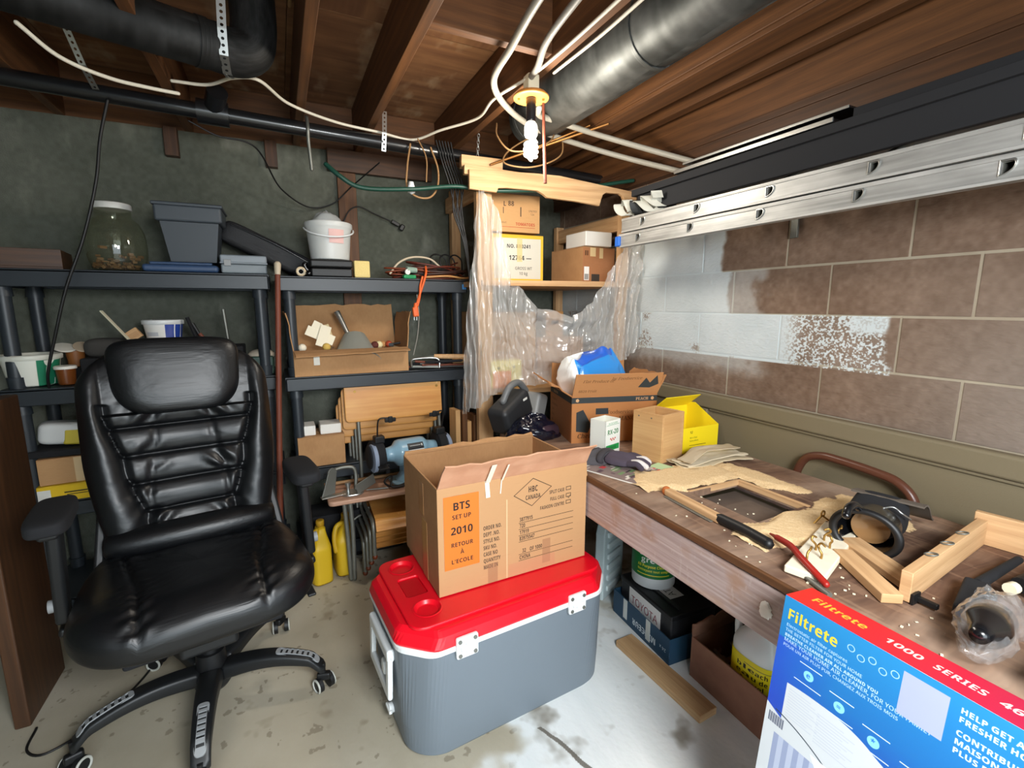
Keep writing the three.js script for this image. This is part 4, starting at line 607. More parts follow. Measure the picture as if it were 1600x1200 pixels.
single('dust_rag', 'grey dusty bundle between the brown cups and the chair', 'rag', mv(pillow(0.16, 0.09, 0.12, 0.6), -0.76, MIDL + 0.155, -2.90), std('#3f3d3a', 0.95));
single('clutter_box', 'low dark box under the grey bundle on the middle shelf', 'box', box(0.2, 0.11, 0.2, -0.745, MIDL + 0.055, -2.92, 0.005), M.blackmatte);
// lower shelves
{
  const o = thing('plastic_jug', 'white and yellow jug lying on its side on the lower left shelf', 'jug', [-0.93, LOWL + 0.295, -2.80], 0.2);
  const g = pillow(0.17, 0.10, 0.11, 0.4); g.rotateZ(-0.12); part(o, 'jug_body', g, std('#cfd2d2', 0.5)); part(o, 'label', mv(box(0.09, 0.075, 0.112, 0.045, -0.012, 0, 0.012), 0, 0, 0, 0, 0, -0.12), std('#cdb93a', 0.6));
}
printBox('carton', 'taped cardboard box on the lower left shelf above the yellow box', 'box', 0.19, 0.115, 0.24, [-0.925, LOWL + 0.078, -2.83], 0.1, (c, w, h) => { fillCard(c, w, h, '#b98f62'); c.fillStyle = 'rgba(235,220,180,0.55)'; c.fillRect(330, 0, 80, h); });
printBox('carton', 'flat yellow box under the taped cardboard box on the lower left shelf', 'box', 0.21, 0.072, 0.25, [-0.92, LOWL, -2.82], 0.06, (c, w, h) => { c.fillStyle = '#e6bf22'; c.fillRect(0, 0, w, h); c.fillStyle = '#e4e4de'; c.fillRect(0, 30, 110, 130); c.fillStyle = '#4c4420'; c.fillRect(220, 70, 230, 16); c.fillRect(240, 100, 180, 10); }, 512, std('#d8b422', 0.6));
single('dark_board', 'dark board lying on the taped box and carrying the white and yellow jug', 'board', box(0.24, 0.03, 0.22, -0.93, LOWL + 0.218, -2.82, 0.004), M.blackmatte);
printBox('carton', 'small open cardboard box with white packets on the lower right shelf', 'box', 0.24, 0.165, 0.2, [0.155, LOWR, -2.81], 0.02, null);
for (const [x, l] of [[0.10, 'white packet at the left in the small cardboard box on the lower shelf'], [0.21, 'wider white packet at the right in the small cardboard box on the lower shelf']]) single('white_packet', l, 'packet', box(x < 0.15 ? 0.065 : 0.11, 0.055, 0.12, x, LOWR + 0.165 + 0.032, -2.80, 0.006), M.white);
single('brown_board', 'tall brown wooden board standing on edge at the left border, in front of the shelves', 'board', (() => { const g = box(0.045, 1.13, 0.30, 0, 0.565, 0, 0.006); g.translate(-0.905, 0, -2.175); return g; })(), M.darkwood);
// ---------- black leather office chair ----------
{
  const o = thing('office_chair', 'black leather executive office chair with a padded headrest on a five-star wheeled base', 'office chair', [-0.315, 0, -1.87], 0.17);
  const sp = (c, p) => Math.sign(c) * Math.pow(Math.abs(c), p), ga = (x, s) => Math.exp(-(x / s) * (x / s));
  // seat: waterfall front, stitched centre panel
  const seat = skin((u, v) => {
    const t = u * 2 * Math.PI, q = (v - 0.5) * Math.PI, cq = sp(Math.cos(q), 0.42);
    let x = 0.345 * cq * sp(Math.cos(t), 0.55), z = -0.325 * cq * sp(Math.sin(t), 0.5), y = (q > 0 ? 0.085 : 0.058) * sp(Math.sin(q), 0.62);
    x *= 1 - 0.10 * sstep(0.0, -0.36, z); 
    if (y > 0) { const xp = 0.165 + 0.05 * sstep(0.2, -0.2, z); y -= 0.013 * ga(Math.abs(x) - xp, 0.007); y += 0.012 * ga(Math.abs(x) - 0.26, 0.07) + 0.010 * ga(x, 0.12); y -= 0.006 * ga(z + 0.12 - 0.25 * x * x, 0.005) * (Math.abs(x) < xp ? 1 : 0); y -= 0.028 * ga(z + 0.04, 0.22); y += (fbm(x + 0.5, z + 0.5, 16, 16, 3, 401) - 0.5) * 0.006 + 0.004 * ga(Math.abs(Math.abs(x) - xp) - 0.02, 0.02) * Math.sin(z * 150 + x * 40); }
    y -= 0.035 * sstep(0.20, 0.36, z);
    return [x, 0.505 + y, z + 0.005];
  }, 180, 90);
  part(o, 'seat_cushion', seat, M.leather);
  // backrest built upright about its foot, then reclined
  const H = 0.765, rec = -0.20;
  const lean = g => { g.rotateX(rec); g.translate(0, 0.535, -0.255); return g; };
  const seams = [0.155, 0.26, 0.365, 0.47];
  const back = skin((u, v) => {
    const t = u * 2 * Math.PI, h = v * H, e = Math.pow(Math.max(1 - Math.pow(Math.abs(2 * v - 1), 7), 0), 0.5);
    const half = (0.275 + 0.032 * sstep(0.05, 0.5, v) - 0.04 * sstep(0.82, 1, v)) * (0.55 + 0.45 * e) * (v === 0 || v === 1 ? 0.4 : 1), d = 0.062 * (0.25 + 0.75 * e);
    let x = half * sp(Math.cos(t), 0.62), z = d * sp(Math.sin(t), 0.55);
    if (Math.sin(t) > 0) {
      const pe = 0.135 + 0.05 * sstep(0.1, 0.32, h) + 0.05 * sstep(0.3, 0.55, h), a = Math.abs(x); let b = 0;
      if (h < 0.56) b -= 0.016 * ga(a - pe, 0.0125);
      if (a > pe) b += 0.03 * Math.sin(Math.PI * clamp((a - pe) / (0.30 - pe))) * (1 - 0.6 * sstep(0.45, 0.7, h));
      else { for (const s of seams) b -= 0.013 * ga(h - s, 0.0055); if (h > 0.05 && h < 0.52) b += 0.018 * Math.pow(Math.abs(Math.sin(Math.PI * (h - 0.05) / 0.105)), 0.6); b -= 0.007 * ga(a - 0.105 - 0.02 * Math.sin(h * 9), 0.010) * (h < 0.52 ? 1 : 0); }
      const gather = ga(a - 0.11, 0.055) * (h < 0.58 ? 1 : 0.2); b += gather * 0.0075 * Math.sin((x * 0.9 * Math.sign(x) + h * 0.8) * 95 + 5 * fbm(u, v, 6, 7, 2, 402)) * sstep(0.42, 0.75, fbm(u, v, 9, 12, 2, 404));
      b += (fbm(u, v, 9, 12, 3, 403) - 0.5) * 0.006; b -= 0.05 * ga(h - 0.30, 0.3) * ga(x, 0.18) * 0.5;
      z += b * sp(Math.sin(t), 0.3);
    }
    return [x, h, z + 0.02 * Math.pow(Math.abs(x) / 0.3, 2)];
  }, 220, 170);
  part(o, 'backrest', lean(back), M.leather);
  const head = skin((u, v) => { const t = u * 2 * Math.PI, q = (v - 0.5) * Math.PI, c = sp(Math.cos(q), 0.5), k = 1 + 0.16 * Math.sin(q); return [0.205 * k * c * sp(Math.cos(t), 0.5), 0.135 * sp(Math.sin(q), 0.55) + 0.018 * c * Math.sin(q), 0.055 * c * sp(Math.sin(t), 0.75) + 0.004 * (fbm(u, v, 12, 8, 3, 405) - 0.5)]; }, 90, 50); head.translate(0, 0.652, 0.062);
  part(o, 'headrest', lean(head), M.leather);
  const roll = skin((u, v) => { const t = u * 2 * Math.PI, q = (v - 0.5) * Math.PI; const x = 0.275 * sp(Math.sin(q), 0.7), r = 0.062 * sp(Math.cos(q), 0.35); return [x, r * Math.cos(t) * 0.9, -r * Math.sin(t) + 0.012 - 0.25 * x * x]; }, 36, 60); roll.rotateZ(0); roll.translate(0, 0.055, 0.06);
  part(o, 'lumbar_roll', lean(roll), M.leather);
  part(o, 'back_shell', lean((() => { const g = box(0.42, 0.6, 0.03, 0, 0.33, -0.062, 0.012); return g; })()), M.chairplastic);
  for (const s of [-1, 1]) {
    const pad = pillow(0.105, 0.055, 0.27, 0.5, 40, 20); pad.translate(s * 0.35, 0.825, 0.0); const a = part(o, 'armrest', pad, M.blackmatte);
    part(a, 'arm_post', merge([bar([s * 0.372, 0.46, -0.06], [s * 0.35, 0.815, 0.0], 0.075, 0.035, V(1, 0, 0), 0.012), bar([s * 0.25, 0.41, -0.06], [s * 0.385, 0.43, -0.06], 0.08, 0.03, V(0, 1, 0), 0.01), mv(box(0.05, 0.03, 0.2, 0, 0, 0, 0.012), s * 0.35, 0.798, 0.0)]), M.chairplastic);
    part(a, 'pivot_bolt', mv(cyl(0.02, 0.02, 0.014, 0, 0, 0, 'x', 20), s * 0.392, 0.52, -0.04), M.greyplastic);
    part(o, 'side_bracket', bar([s * 0.30, 0.48, -0.22], [s * 0.275, 0.70, -0.325], 0.03, 0.05, V(0, 0, 1), 0.01), M.chairplastic);
  }
  part(o, 'seat_plate', box(0.44, 0.03, 0.42, 0, 0.385, 0.0, 0.01), M.blackmatte);
  part(o, 'tilt_mechanism', merge([box(0.17, 0.07, 0.28, 0, 0.34, 0.02, 0.015), rod([0.05, 0.345, 0.05], [0.34, 0.35, 0.06], 0.008), mv(box(0.03, 0.012, 0.07, 0, 0, 0, 0.005), 0.34, 0.35, 0.06)]), M.chairplastic);
  part(o, 'gas_column', merge([cyl(0.030, 0.034, 0.16, 0, 0.225, 0, 'y', 28), cyl(0.046, 0.052, 0.10, 0, 0.165, 0, 'y', 28), cyl(0.022, 0.022, 0.08, 0, 0.32, 0, 'y', 24)]), M.black);
  part(o, 'hub', lathe([[0.001, 0.155], [0.05, 0.155], [0.058, 0.145], [0.06, 0.09], [0.05, 0.075], [0.001, 0.075]], 36), M.chairplastic);
  for (let k = 0; k < 5; k++) {
    const th = (17 + 72 * k) * D2R + 0.17, L = 0.39, W = u => lerp(0.038, 0.026, u);
    // arched leg swept outwards: x along the leg
    const prof = u => [0.04 + u * (L - 0.04), 0.132 - 0.014 * u + 0.030 * Math.sin(Math.PI * u) - 0.028 * sstep(0.85, 1, u)];
    const leg = skin((u, v) => { const [x, y] = prof(u), t = v * 2 * Math.PI, hh = lerp(0.030, 0.017, u); const cap = u === 0 || u === 1 ? 0.6 : 1; return [x, y + cap * hh * sp(Math.sin(t), 0.5), cap * W(u) * sp(Math.cos(t), 0.5)]; }, 40, 28);
    const put = g => { g.rotateY(-th + 0); return g; };
    const lg = part(o, 'base_leg', put(leg), M.chairplastic);
    const slots = roundRect(0.15, 0.034, 0.014); for (let i = 0; i < 7; i++) { const h = new THREE.Path(); const x = -0.056 + i * 0.0185; h.moveTo(x - 0.004, -0.011); h.lineTo(x + 0.004, -0.011); h.lineTo(x + 0.004, 0.011); h.lineTo(x - 0.004, 0.011); h.closePath(); slots.holes.push(h); }
    const ins = extrude(slots, 0.006, 0.001, 8); ins.rotateX(-Math.PI / 2); const p = ins.attributes.position; for (let i = 0; i < p.count; i++) { const x = p.getX(i) + 0.298, u = (x - 0.04) / (L - 0.04); p.setXYZ(i, x, p.getY(i) + prof(u)[1] + lerp(0.030, 0.017, u) - 0.002, p.getZ(i)); } ins.computeVertexNormals();
    part(lg, 'grip_insert', put(ins), M.greyplastic);
    const ca = rr(0, 6.28), cx = 0.385, fork = merge([cyl(0.008, 0.008, 0.05, cx, 0.085, 0, 'y', 12), box(0.05, 0.03, 0.026, cx, 0.056, 0, 0.008)]); part(lg, 'caster_fork', put(fork), M.black);
    for (const s of [-1, 1]) { const w = merge([cyl(0.027, 0.027, 0.018, 0, 0, s * 0.0225, 'z', 28)]); w.rotateY(ca); w.translate(cx, 0.0275, 0); part(lg, 'caster_wheel', put(w), M.black); const rim = new THREE.TorusGeometry(0.0235, 0.0042, 8, 28); rim.translate(0, 0, s * 0.031); rim.rotateY(ca); rim.translate(cx, 0.0275, 0); part(lg, 'caster_rim', put(fin(rim)), std('#b9bab2', 0.5)); }
  }
}
single('floor_cable', 'thin dark cable curving over the floor between the brown board and the chair base', 'cable', tube([[-0.86, 0.006, -2.0], [-0.85, 0.006, -1.90], [-0.80, 0.006, -1.86], [-0.72, 0.006, -1.90], [-0.64, 0.008, -2.0], [-0.58, 0.008, -2.12], [-0.54, 0.008, -2.3]], 0.004, 60, 6), M.cableblack);
// ---------- stacked wooden school chairs ----------
{
  const mk = () => {
    const o = thing('school_chair', 'top chair of the stack, its honey-coloured plywood back scuffed at the upper left', 'chair', [0.60, 0.15, -2.52], 0, 'stacked wooden school chairs');
    const seat = skin((u, v) => { const x = lerp(-0.235, 0.235, u) * (1 - 0.06 * v), z = lerp(0.20, -0.17, v); const lip = sstep(0.13, 0.20, z); return [x, 0.212 - 0.05 * lip * lip - 0.010 * Math.cos(x * 6) * (1 - lip) + (v > 0.9 ? (v - 0.9) * 0.1 : 0), z - 0.012 * lip]; }, 24, 30, 0.012);
    part(o, 'seat', seat, M.chairply);
    const bs = roundRect(0.555, 0.235, 0.028); const b = extrude(bs, 0.011, 0.003, 8, 0); { const p = b.attributes.position; for (let i = 0; i < p.count; i++) p.setZ(i, p.getZ(i) - 0.012 * Math.cos(p.getX(i) * 4.5)); b.computeVertexNormals(); } b.rotateX(-0.10); b.translate(-0.035, 0.77, -0.205);
    part(o, 'backrest', b, M.chairply);
    for (const s of [-1, 1]) {
      const X = s * 0.235 - 0.01;
      part(o, 'side_tube', tube([[X, 0.012, 0.16], [X, 0.178, 0.15], [X, 0.194, 0.13], [X, 0.197, -0.12], [X, 0.217, -0.155], [X, 0.56, -0.19], [X, 0.835, -0.225]], 0.0105, 60, 10), M.dullsteel);
      part(o, 'rear_leg', tube([[X * 0.97, 0.194, -0.05], [X * 0.97, 0.12, -0.11], [X * 0.97, 0.012, -0.17]], 0.0105, 24, 10), M.dullsteel);
      part(o, 'foot', merge([mv(new THREE.SphereGeometry(0.014, 12, 8), X, 0.013, 0.16), mv(new THREE.SphereGeometry(0.014, 12, 8), X * 0.97, 0.013, -0.17)]), M.brownplastic);
      for (const q of [-1, 1]) part(o, 'rivet', mv(cyl(0.008, 0.008, 0.004, 0, 0, 0, 'z', 14), s * 0.235 - 0.02, 0.77 + q * 0.055, -0.196 - (q + 1) * 0.004), M.brass);
    }
    return o;
  };
  const top = mk();
  const labels = ['second chair from the top of the stack, its back edge showing behind the top one', 'third chair from the top of the stack, its back edge peeking out below the second', 'lowest chair of the stack, standing on the floor under the others'];
  for (let k = 1; k < 4; k++) clone(top, [0.60 - 0.012 * k, 0.15 - 0.05 * k, -2.52 - 0.042 * k], 0, labels[k - 1]);
}
{ // small worn wooden table that carries the grinder
  const o = thing('small_table', 'small worn wooden table with paired steel legs carrying the bench grinder', 'table', [0.43, 0, -2.535]);
  const g = extrude(roundRect(0.58, 0.24, 0.035), 0.024, 0.006, 8, 0); g.rotateX(-Math.PI / 2); g.translate(0.01, 0.458, 0.022);
  part(o, 'tabletop', g, mapped(woodTex([204, 164, 138], [150, 108, 86], 44, 7), 0.6));
  for (const s of [-1, 1]) { part(o, 'leg', tube([[s * 0.165 - 0.005, 0.455, 0.06], [s * 0.165, 0.30, 0.065], [s * 0.165 - 0.005, 0.012, 0.075]], 0.0115, 24, 10), M.dullsteel); part(o, 'leg', tube([[s * 0.165 - 0.035, 0.455, 0.055], [s * 0.165 - 0.028, 0.30, 0.06], [s * 0.165 - 0.022, 0.012, 0.07]], 0.0115, 24, 10), M.dullsteel); part(o, 'leg', tube([[s * 0.165, 0.455, -0.085], [s * 0.165, 0.012, -0.09]], 0.0115, 20, 10), M.dullsteel); }
  part(o, 'cross_tube', rod([-0.17, 0.442, 0.06], [0.17, 0.442, 0.06], 0.010), M.dullsteel);
  part(o, 'rear_tube', rod([-0.28, 0.492, -0.10], [0.30, 0.492, -0.10], 0.010), M.cabletan);
}
// ---------- bench grinder ----------
{
  const o = thing('bench_grinder', 'pale blue double bench grinder with black wheel guards and eye-shield arms', 'bench grinder', [0.60, 0.483, -2.545], 0.12);
  const prof = [[0.001, -0.15], [0.036, -0.15], [0.040, -0.12], [0.046, -0.098], [0.070, -0.078], [0.074, -0.06], [0.074, 0.06], [0.070, 0.078], [0.050, 0.095], [0.044, 0.12], [0.042, 0.15], [0.001, 0.15]];
  const body = lathe(prof, 44); body.rotateZ(-Math.PI / 2); body.translate(0, 0.165, 0); part(o, 'motor_housing', body, M.grinder);
  const ct = canvasTex(512, 256, (c, w, h) => { c.fillStyle = '#20262b'; c.fillRect(0, 0, w, 80); c.fillStyle = '#dfe3e3'; c.fillRect(0, 80, w, 80); c.fillStyle = '#20262b'; c.fillRect(0, 176, w, 80); c.fillStyle = '#cfd6d8'; for (let i = 0; i < 4; i++) c.fillRect(40, 14 + i * 16, 200 + rnd() * 220, 5); c.fillRect(40, 200, 34, 34); c.fillRect(100, 212, 340, 6); c.fillStyle = '#555'; for (let i = 0; i < 3; i++) c.fillRect(40, 96 + i * 18, 260 + rnd() * 160, 5); });
  const lab = new THREE.CylinderGeometry(0.0752, 0.0752, 0.09, 24, 1, true, 0.15, 1.35); { const p = lab.attributes.position, uv = lab.attributes.uv; for (let i = 0; i < p.count; i++) { const U = uv.getX(i), W = uv.getY(i); uv.setXY(i, 1 - W, U); } } lab.rotateZ(-Math.PI / 2); lab.rotateX(-Math.PI / 2 + 0.55); lab.translate(0.012, 0.165, 0); part(o, 'rating_label', fin(lab), mapped(ct, 0.4, { side: THREE.DoubleSide }));
  part(o, 'pedestal', merge([box(0.10, 0.085, 0.09, 0, 0.06, -0.01, 0.02), mv(cyl(0.05, 0.085, 0.05, 0, 0, 0, 'y', 30), 0, 0.04, 0)]), M.grinder);
  part(o, 'base_plate', (() => { const g = extrude(roundRect(0.23, 0.15, 0.04), 0.014, 0.004, 8); g.rotateX(-Math.PI / 2); return g; })(), M.grinder);
  part(o, 'switch', box(0.03, 0.022, 0.014, 0.04, 0.045, 0.085, 0.004), M.black);
  for (const s of [-1, 1]) {
    const X = s * 0.185; const gd = part(o, 'wheel_guard', (() => { const g = lathe([[0.02, -0.03], [0.082, -0.03], [0.088, -0.024], [0.088, 0.024], [0.082, 0.03], [0.02, 0.03]], 40); g.rotateZ(-Math.PI / 2); g.translate(X, 0.165, -0.006); return g; })(), M.blackmatte);
    part(o, 'grinding_wheel', (() => { const g = lathe([[0.012, -0.011], [0.072, -0.011], [0.076, -0.008], [0.076, 0.008], [0.072, 0.011], [0.012, 0.011]], 40); g.rotateZ(-Math.PI / 2); g.translate(X + s * 0.026, 0.165, 0.022); return g; })(), std('#8b98ad', 0.8));
    part(gd, 'guard_cover', (() => { const g = lathe([[0.001, -0.004], [0.06, -0.004], [0.066, 0.0], [0.06, 0.005], [0.001, 0.007]], 36); g.rotateZ(-Math.PI / 2 * s); g.translate(X + s * 0.040, 0.165, -0.006); return g; })(), s < 0 ? M.blackmatte : std('#8fa9c0', 0.45));
    part(o, 'tool_rest', merge([mv(box(0.05, 0.008, 0.05, 0, 0, 0, 0.002), X, 0.135, 0.105, 0, 0.2), mv(box(0.02, 0.05, 0.012, 0, 0, 0, 0.003), X - s * 0.028, 0.115, 0.085)]), s < 0 ? M.black : M.grinder);
    part(o, 'clamp', mv(box(0.055, 0.04, 0.05, 0, 0, 0, 0.008), X - s * 0.01, 0.262, 0.01), M.black);
    const e = part(o, 'shield_arm', tube([[X, 0.275, 0.02], [X, 0.37, 0.05], [X - s * 0.008, 0.383, 0.055], [X - s * 0.05, 0.383, 0.06]], 0.0042, 30, 8), M.black);
    part(e, 'shield_clip', merge([mv(box(0.06, 0.022, 0.012, 0, 0, 0, 0.005), X - s * 0.06, 0.372, 0.064), mv(box(0.024, 0.034, 0.014, 0, 0, 0, 0.005), X - s * 0.06, 0.375, 0.067)]), M.black);
  }
  part(o, 'power_lead', tube([[-0.04, 0.02, 0.075], [-0.10, 0.012, 0.088], [-0.15, 0.012, 0.06], [-0.16, 0.03, 0.03], [-0.12, 0.05, 0.03], [-0.14, 0.014, 0.085], [-0.06, 0.010, 0.098], [0.03, 0.010, 0.097]], 0.0055, 70, 8), M.cableblack);
}
{ // marking / trimming jig
  const o = thing('edge_jig', 'bare metal trimming jig with a round base, bolt and angled plates on the small table', 'tool', [0.255, 0.483, -2.48]);
  part(o, 'base_disc', (() => { const g = extrude(roundRect(0.11, 0.09, 0.044), 0.01, 0.003, 12); g.rotateX(-Math.PI / 2); g.translate(0.02, 0, 0.01); return g; })(), M.steel);
  part(o, 'bolt', merge([cyl(0.009, 0.009, 0.04, 0.0, 0.03, 0.0, 'y', 16), mv(new THREE.CylinderGeometry(0.015, 0.015, 0.018, 6), 0.0, 0.052, 0)]), M.steel);
  part(o, 'angle_plate', bar([0.035, 0.032, 0.05], [0.135, 0.062, 0.0], 0.006, 0.055), M.dullsteel);
  part(o, 'arch', tube([[0.04, 0.012, -0.02], [0.045, 0.09, -0.03], [0.035, 0.125, -0.03], [0.0, 0.135, -0.03], [-0.05, 0.132, -0.025], [-0.085, 0.12, -0.015]], 0.010, 40, 6), M.dullsteel);
  part(o, 'curved_cheek', (() => { const s = new THREE.Shape(); s.moveTo(-0.055, 0); s.lineTo(0.02, 0); s.lineTo(0.035, 0.10); s.absarc(0.012, 0.11, 0.026, 0, Math.PI); s.quadraticCurveTo(-0.03, 0.06, -0.055, 0); const g = extrude(s, 0.008, 0.002, 10); g.rotateY(0.5); g.translate(-0.085, 0.012, 0.0); return g; })(), M.dullsteel);
  part(o, 'sole', mv(box(0.12, 0.006, 0.035, 0, 0, 0, 0.002), -0.075, 0.008, 0.02, 0.2), M.steel);
  single('scriber', 'thin steel scriber lying beside the trimming jig on the small table', 'tool', rod([0.345, 0.489, -2.475], [0.455, 0.489, -2.455], 0.003, 0.005), M.dullsteel);
}
// ---------- yellow jugs ----------
{
  const mk = (name, label, pos, turn) => {
    const o = thing(name, label, 'jug', pos, turn, 'yellow plastic jugs');
    const g = skin((u, v) => { const t = u * 2 * Math.PI, s = (c, p) => Math.sign(c) * Math.pow(Math.abs(c), p), h = v * 0.30, sh = 1 - 0.62 * sstep(0.19, 0.295, h), k = v === 0 || v === 1 ? 0.02 : sstep(0, 0.02, v) * 0.12 + 0.88; return [0.052 * k * sh * s(Math.cos(t), 0.5) + 0.018 * sstep(0.2, 0.3, h), h, 0.085 * k * sh * s(Math.sin(t), 0.5)]; }, 44, 40);
    part(o, 'jug_body', g, std('#d8b21e', 0.5)); part(o, 'grip', tube([[-0.006, 0.285, 0.02], [-0.035, 0.275, 0.03], [-0.052, 0.22, 0.045], [-0.050, 0.15, 0.06]], 0.013, 24, 10), std('#caa31b', 0.5)); part(o, 'cap', lathe([[0.001, 0.33], [0.018, 0.33], [0.021, 0.326], [0.021, 0.298], [0.001, 0.298]], 24).translate(0.018, 0, 0), std('#b98e1e', 0.5));
    return o;
  };
  mk('yellow_jug', 'yellow plastic jug nearer the office chair, on the floor beside the table legs', [0.095, 0, -2.56], 0.25);
  mk('yellow_jug', 'yellow plastic jug right against the paired table legs', [0.225, 0, -2.60], 0.1);
}
single('floor_clutter', 'dark crate pushed under the lower shelf behind the yellow jugs', 'crate', box(0.5, 0.28, 0.2, 0.33, 0.14, -2.82, 0.01), M.blackmatte);
single('hoop', 'dark wire hoop standing behind the table legs', 'hoop', mv(new THREE.TorusGeometry(0.13, 0.007, 10, 40), 0.36, 0.137, -2.36 - 0.33, 0.3), M.dullsteel);
// ---------- red and grey cooler with the printed carton ----------
{
  const o = thing('cooler', 'large grey cooler with a bright red lid and white latches standing on the floor', 'cooler', [0.656, 0, -1.554], 0.075);
  const ring = (w, d, ch) => [[-w / 2 + ch, d / 2], [w / 2 - ch, d / 2], [w / 2, d / 2 - ch], [w / 2, -d / 2 + ch], [w / 2 - ch, -d / 2], [-w / 2 + ch, -d / 2], [-w / 2, -d / 2 + ch], [-w / 2, d / 2 - ch]];
  const octo = (w, d, ch, r) => { const pts = ring(w, d, ch), s = new THREE.Shape(); pts.forEach((p, i) => { const a = pts[(i + 7) % 8], b = pts[(i + 1) % 8], ua = V(a[0] - p[0], a[1] - p[1], 0).normalize(), ub = V(b[0] - p[0], b[1] - p[1], 0).normalize(); const A = [p[0] + ua.x * r, p[1] + ua.y * r], B = [p[0] + ub.x * r, p[1] + ub.y * r]; i ? s.lineTo(...A) : s.moveTo(...A); s.quadraticCurveTo(p[0], p[1], ...B); }); s.closePath(); return s; };
  const loft = (secs) => { // secs: [y, w, d, ch]
    const N = 192, P = secs.map(([y, w, d, ch, r]) => octo(w, d, ch, r ?? 0.02).getSpacedPoints(N).slice(0, N).map(p => [p.x, y, p.y])); const pos = [], idx = [];
    P.forEach(r => r.forEach(p => pos.push(...p))); for (let j = 0; j + 1 < P.length; j++) for (let i = 0; i < N; i++) { const a = j * N + i, b = j * N + (i + 1) % N, c = a + N, d = b + N; idx.push(a, b, d, a, d, c); }
    const c0 = pos.length / 3; pos.push(0, secs[0][0], 0, 0, secs[secs.length - 1][0], 0); const l = (P.length - 1) * N; for (let i = 0; i < N; i++) { idx.push(c0, (i + 1) % N, i); idx.push(c0 + 1, l + i, l + (i + 1) % N); }
    let g = new THREE.BufferGeometry(); g.setAttribute('position', new THREE.Float32BufferAttribute(pos, 3)); g.setIndex(idx); g = toCreasedNormals(g.toNonIndexed(), 0.5);
    // keep faces outward
    const pp = g.attributes.position, a = V(0, 0, 0), b = V(0, 0, 0), c = V(0, 0, 0); a.fromBufferAttribute(pp, 0); return uvm(g, 0);
  };
  const flip = g => { const p = g.attributes.position; for (const k of ['position', 'normal', 'uv']) { const q = g.attributes[k], n = q.itemSize, t = q.array; for (let i = 0; i < q.count; i += 3) for (let m = 0; m < n; m++) { const s = t[(i + 1) * n + m]; t[(i + 1) * n + m] = t[(i + 2) * n + m]; t[(i + 2) * n + m] = s; } } g.computeVertexNormals(); return g; };
  part(o, 'body', flip(loft([[0.0, 0.775, 0.475, 0.07, 0.05], [0.012, 0.792, 0.49, 0.07, 0.05], [0.10, 0.805, 0.50, 0.075, 0.045], [0.385, 0.825, 0.52, 0.085, 0.03]])), M.coolergrey);
  part(o, 'white_rim', flip(loft([[0.380, 0.831, 0.526, 0.087, 0.03], [0.384, 0.839, 0.534, 0.088, 0.03], [0.398, 0.840, 0.535, 0.089, 0.03], [0.402, 0.831, 0.527, 0.088, 0.03]])), M.whiteplastic);
  part(o, 'lid', flip(loft([[0.402, 0.838, 0.533, 0.098, 0.02], [0.408, 0.841, 0.536, 0.10, 0.02], [0.440, 0.826, 0.52, 0.105, 0.015], [0.452, 0.80, 0.49, 0.095, 0.015], [0.455, 0.79, 0.48, 0.09, 0.012]])), M.red);
  const raise = part(o, 'lid_panel', (() => { const s = roundRect(0.755, 0.445, 0.06); for (const z of [0.132, -0.149]) { const h = new THREE.Path(); h.absarc(-0.298, -z, 0.041, 0, 2 * Math.PI, true); s.holes.push(h); } const q = new THREE.Path(); q.setFromPoints(roundRect(0.075, 0.12, 0.012, -0.30, 0.015).getPoints(6).reverse()); s.holes.push(q); const g = extrude(s, 0.012, 0.004, 24); g.rotateX(-Math.PI / 2); g.translate(0, 0.4535, 0); return g; })(), M.red);
  for (const z of [0.132, -0.149]) part(o, 'cup_holder', (() => { const g = lathe([[0.001, -0.0], [0.033, -0.0], [0.038, 0.003], [0.043, 0.0135], [0.047, 0.0145], [0.05, 0.0125]], 36); g.translate(-0.298, 0.454, z); return g; })(), M.red);
  part(o, 'lid_recess', box(0.07, 0.004, 0.115, -0.30, 0.4565, -0.015, 0.002), phys('#c20a1a', 0.4));
  for (const x of [-0.22, 0.215]) { const l = part(o, 'latch', (() => { const g = extrude(roundRect(0.075, 0.072, 0.008), 0.012, 0.003, 6); g.translate(x, 0.393, 0.265); return g; })(), M.whiteplastic); for (const [a, b] of [[-1, -1], [-1, 1], [1, -1], [1, 1]]) part(l, 'latch_screw', cyl(0.0065, 0.0065, 0.005, x + a * 0.026, 0.393 + b * 0.024, 0.278, 'z', 14), M.dullsteel); part(l, 'latch_pull', merge([box(0.05, 0.012, 0.010, x, 0.392, 0.281, 0.003), box(0.014, 0.034, 0.010, x, 0.392, 0.280, 0.003)]), M.whiteplastic); }
  part(o, 'side_handle', merge([box(0.026, 0.045, 0.24, -0.421, 0.325, 0, 0.01), box(0.018, 0.04, 0.24, -0.428, 0.185, 0, 0.008), ...[-1, 1].map(q => bar([-0.423, 0.33, q * 0.105], [-0.428, 0.19, q * 0.105], 0.018, 0.03, V(0, 0, 1), 0.006)), mv(box(0.016, 0.05, 0.03, 0, 0, 0, 0.006), -0.424, 0.24, 0.04)]), M.whiteplastic);
  part(o, 'drain_plug', merge([cyl(0.018, 0.018, 0.02, -0.405, 0.06, 0.03, 'x', 20), box(0.012, 0.012, 0.05, -0.414, 0.06, 0.03, 0.003)]), M.whiteplastic);
}
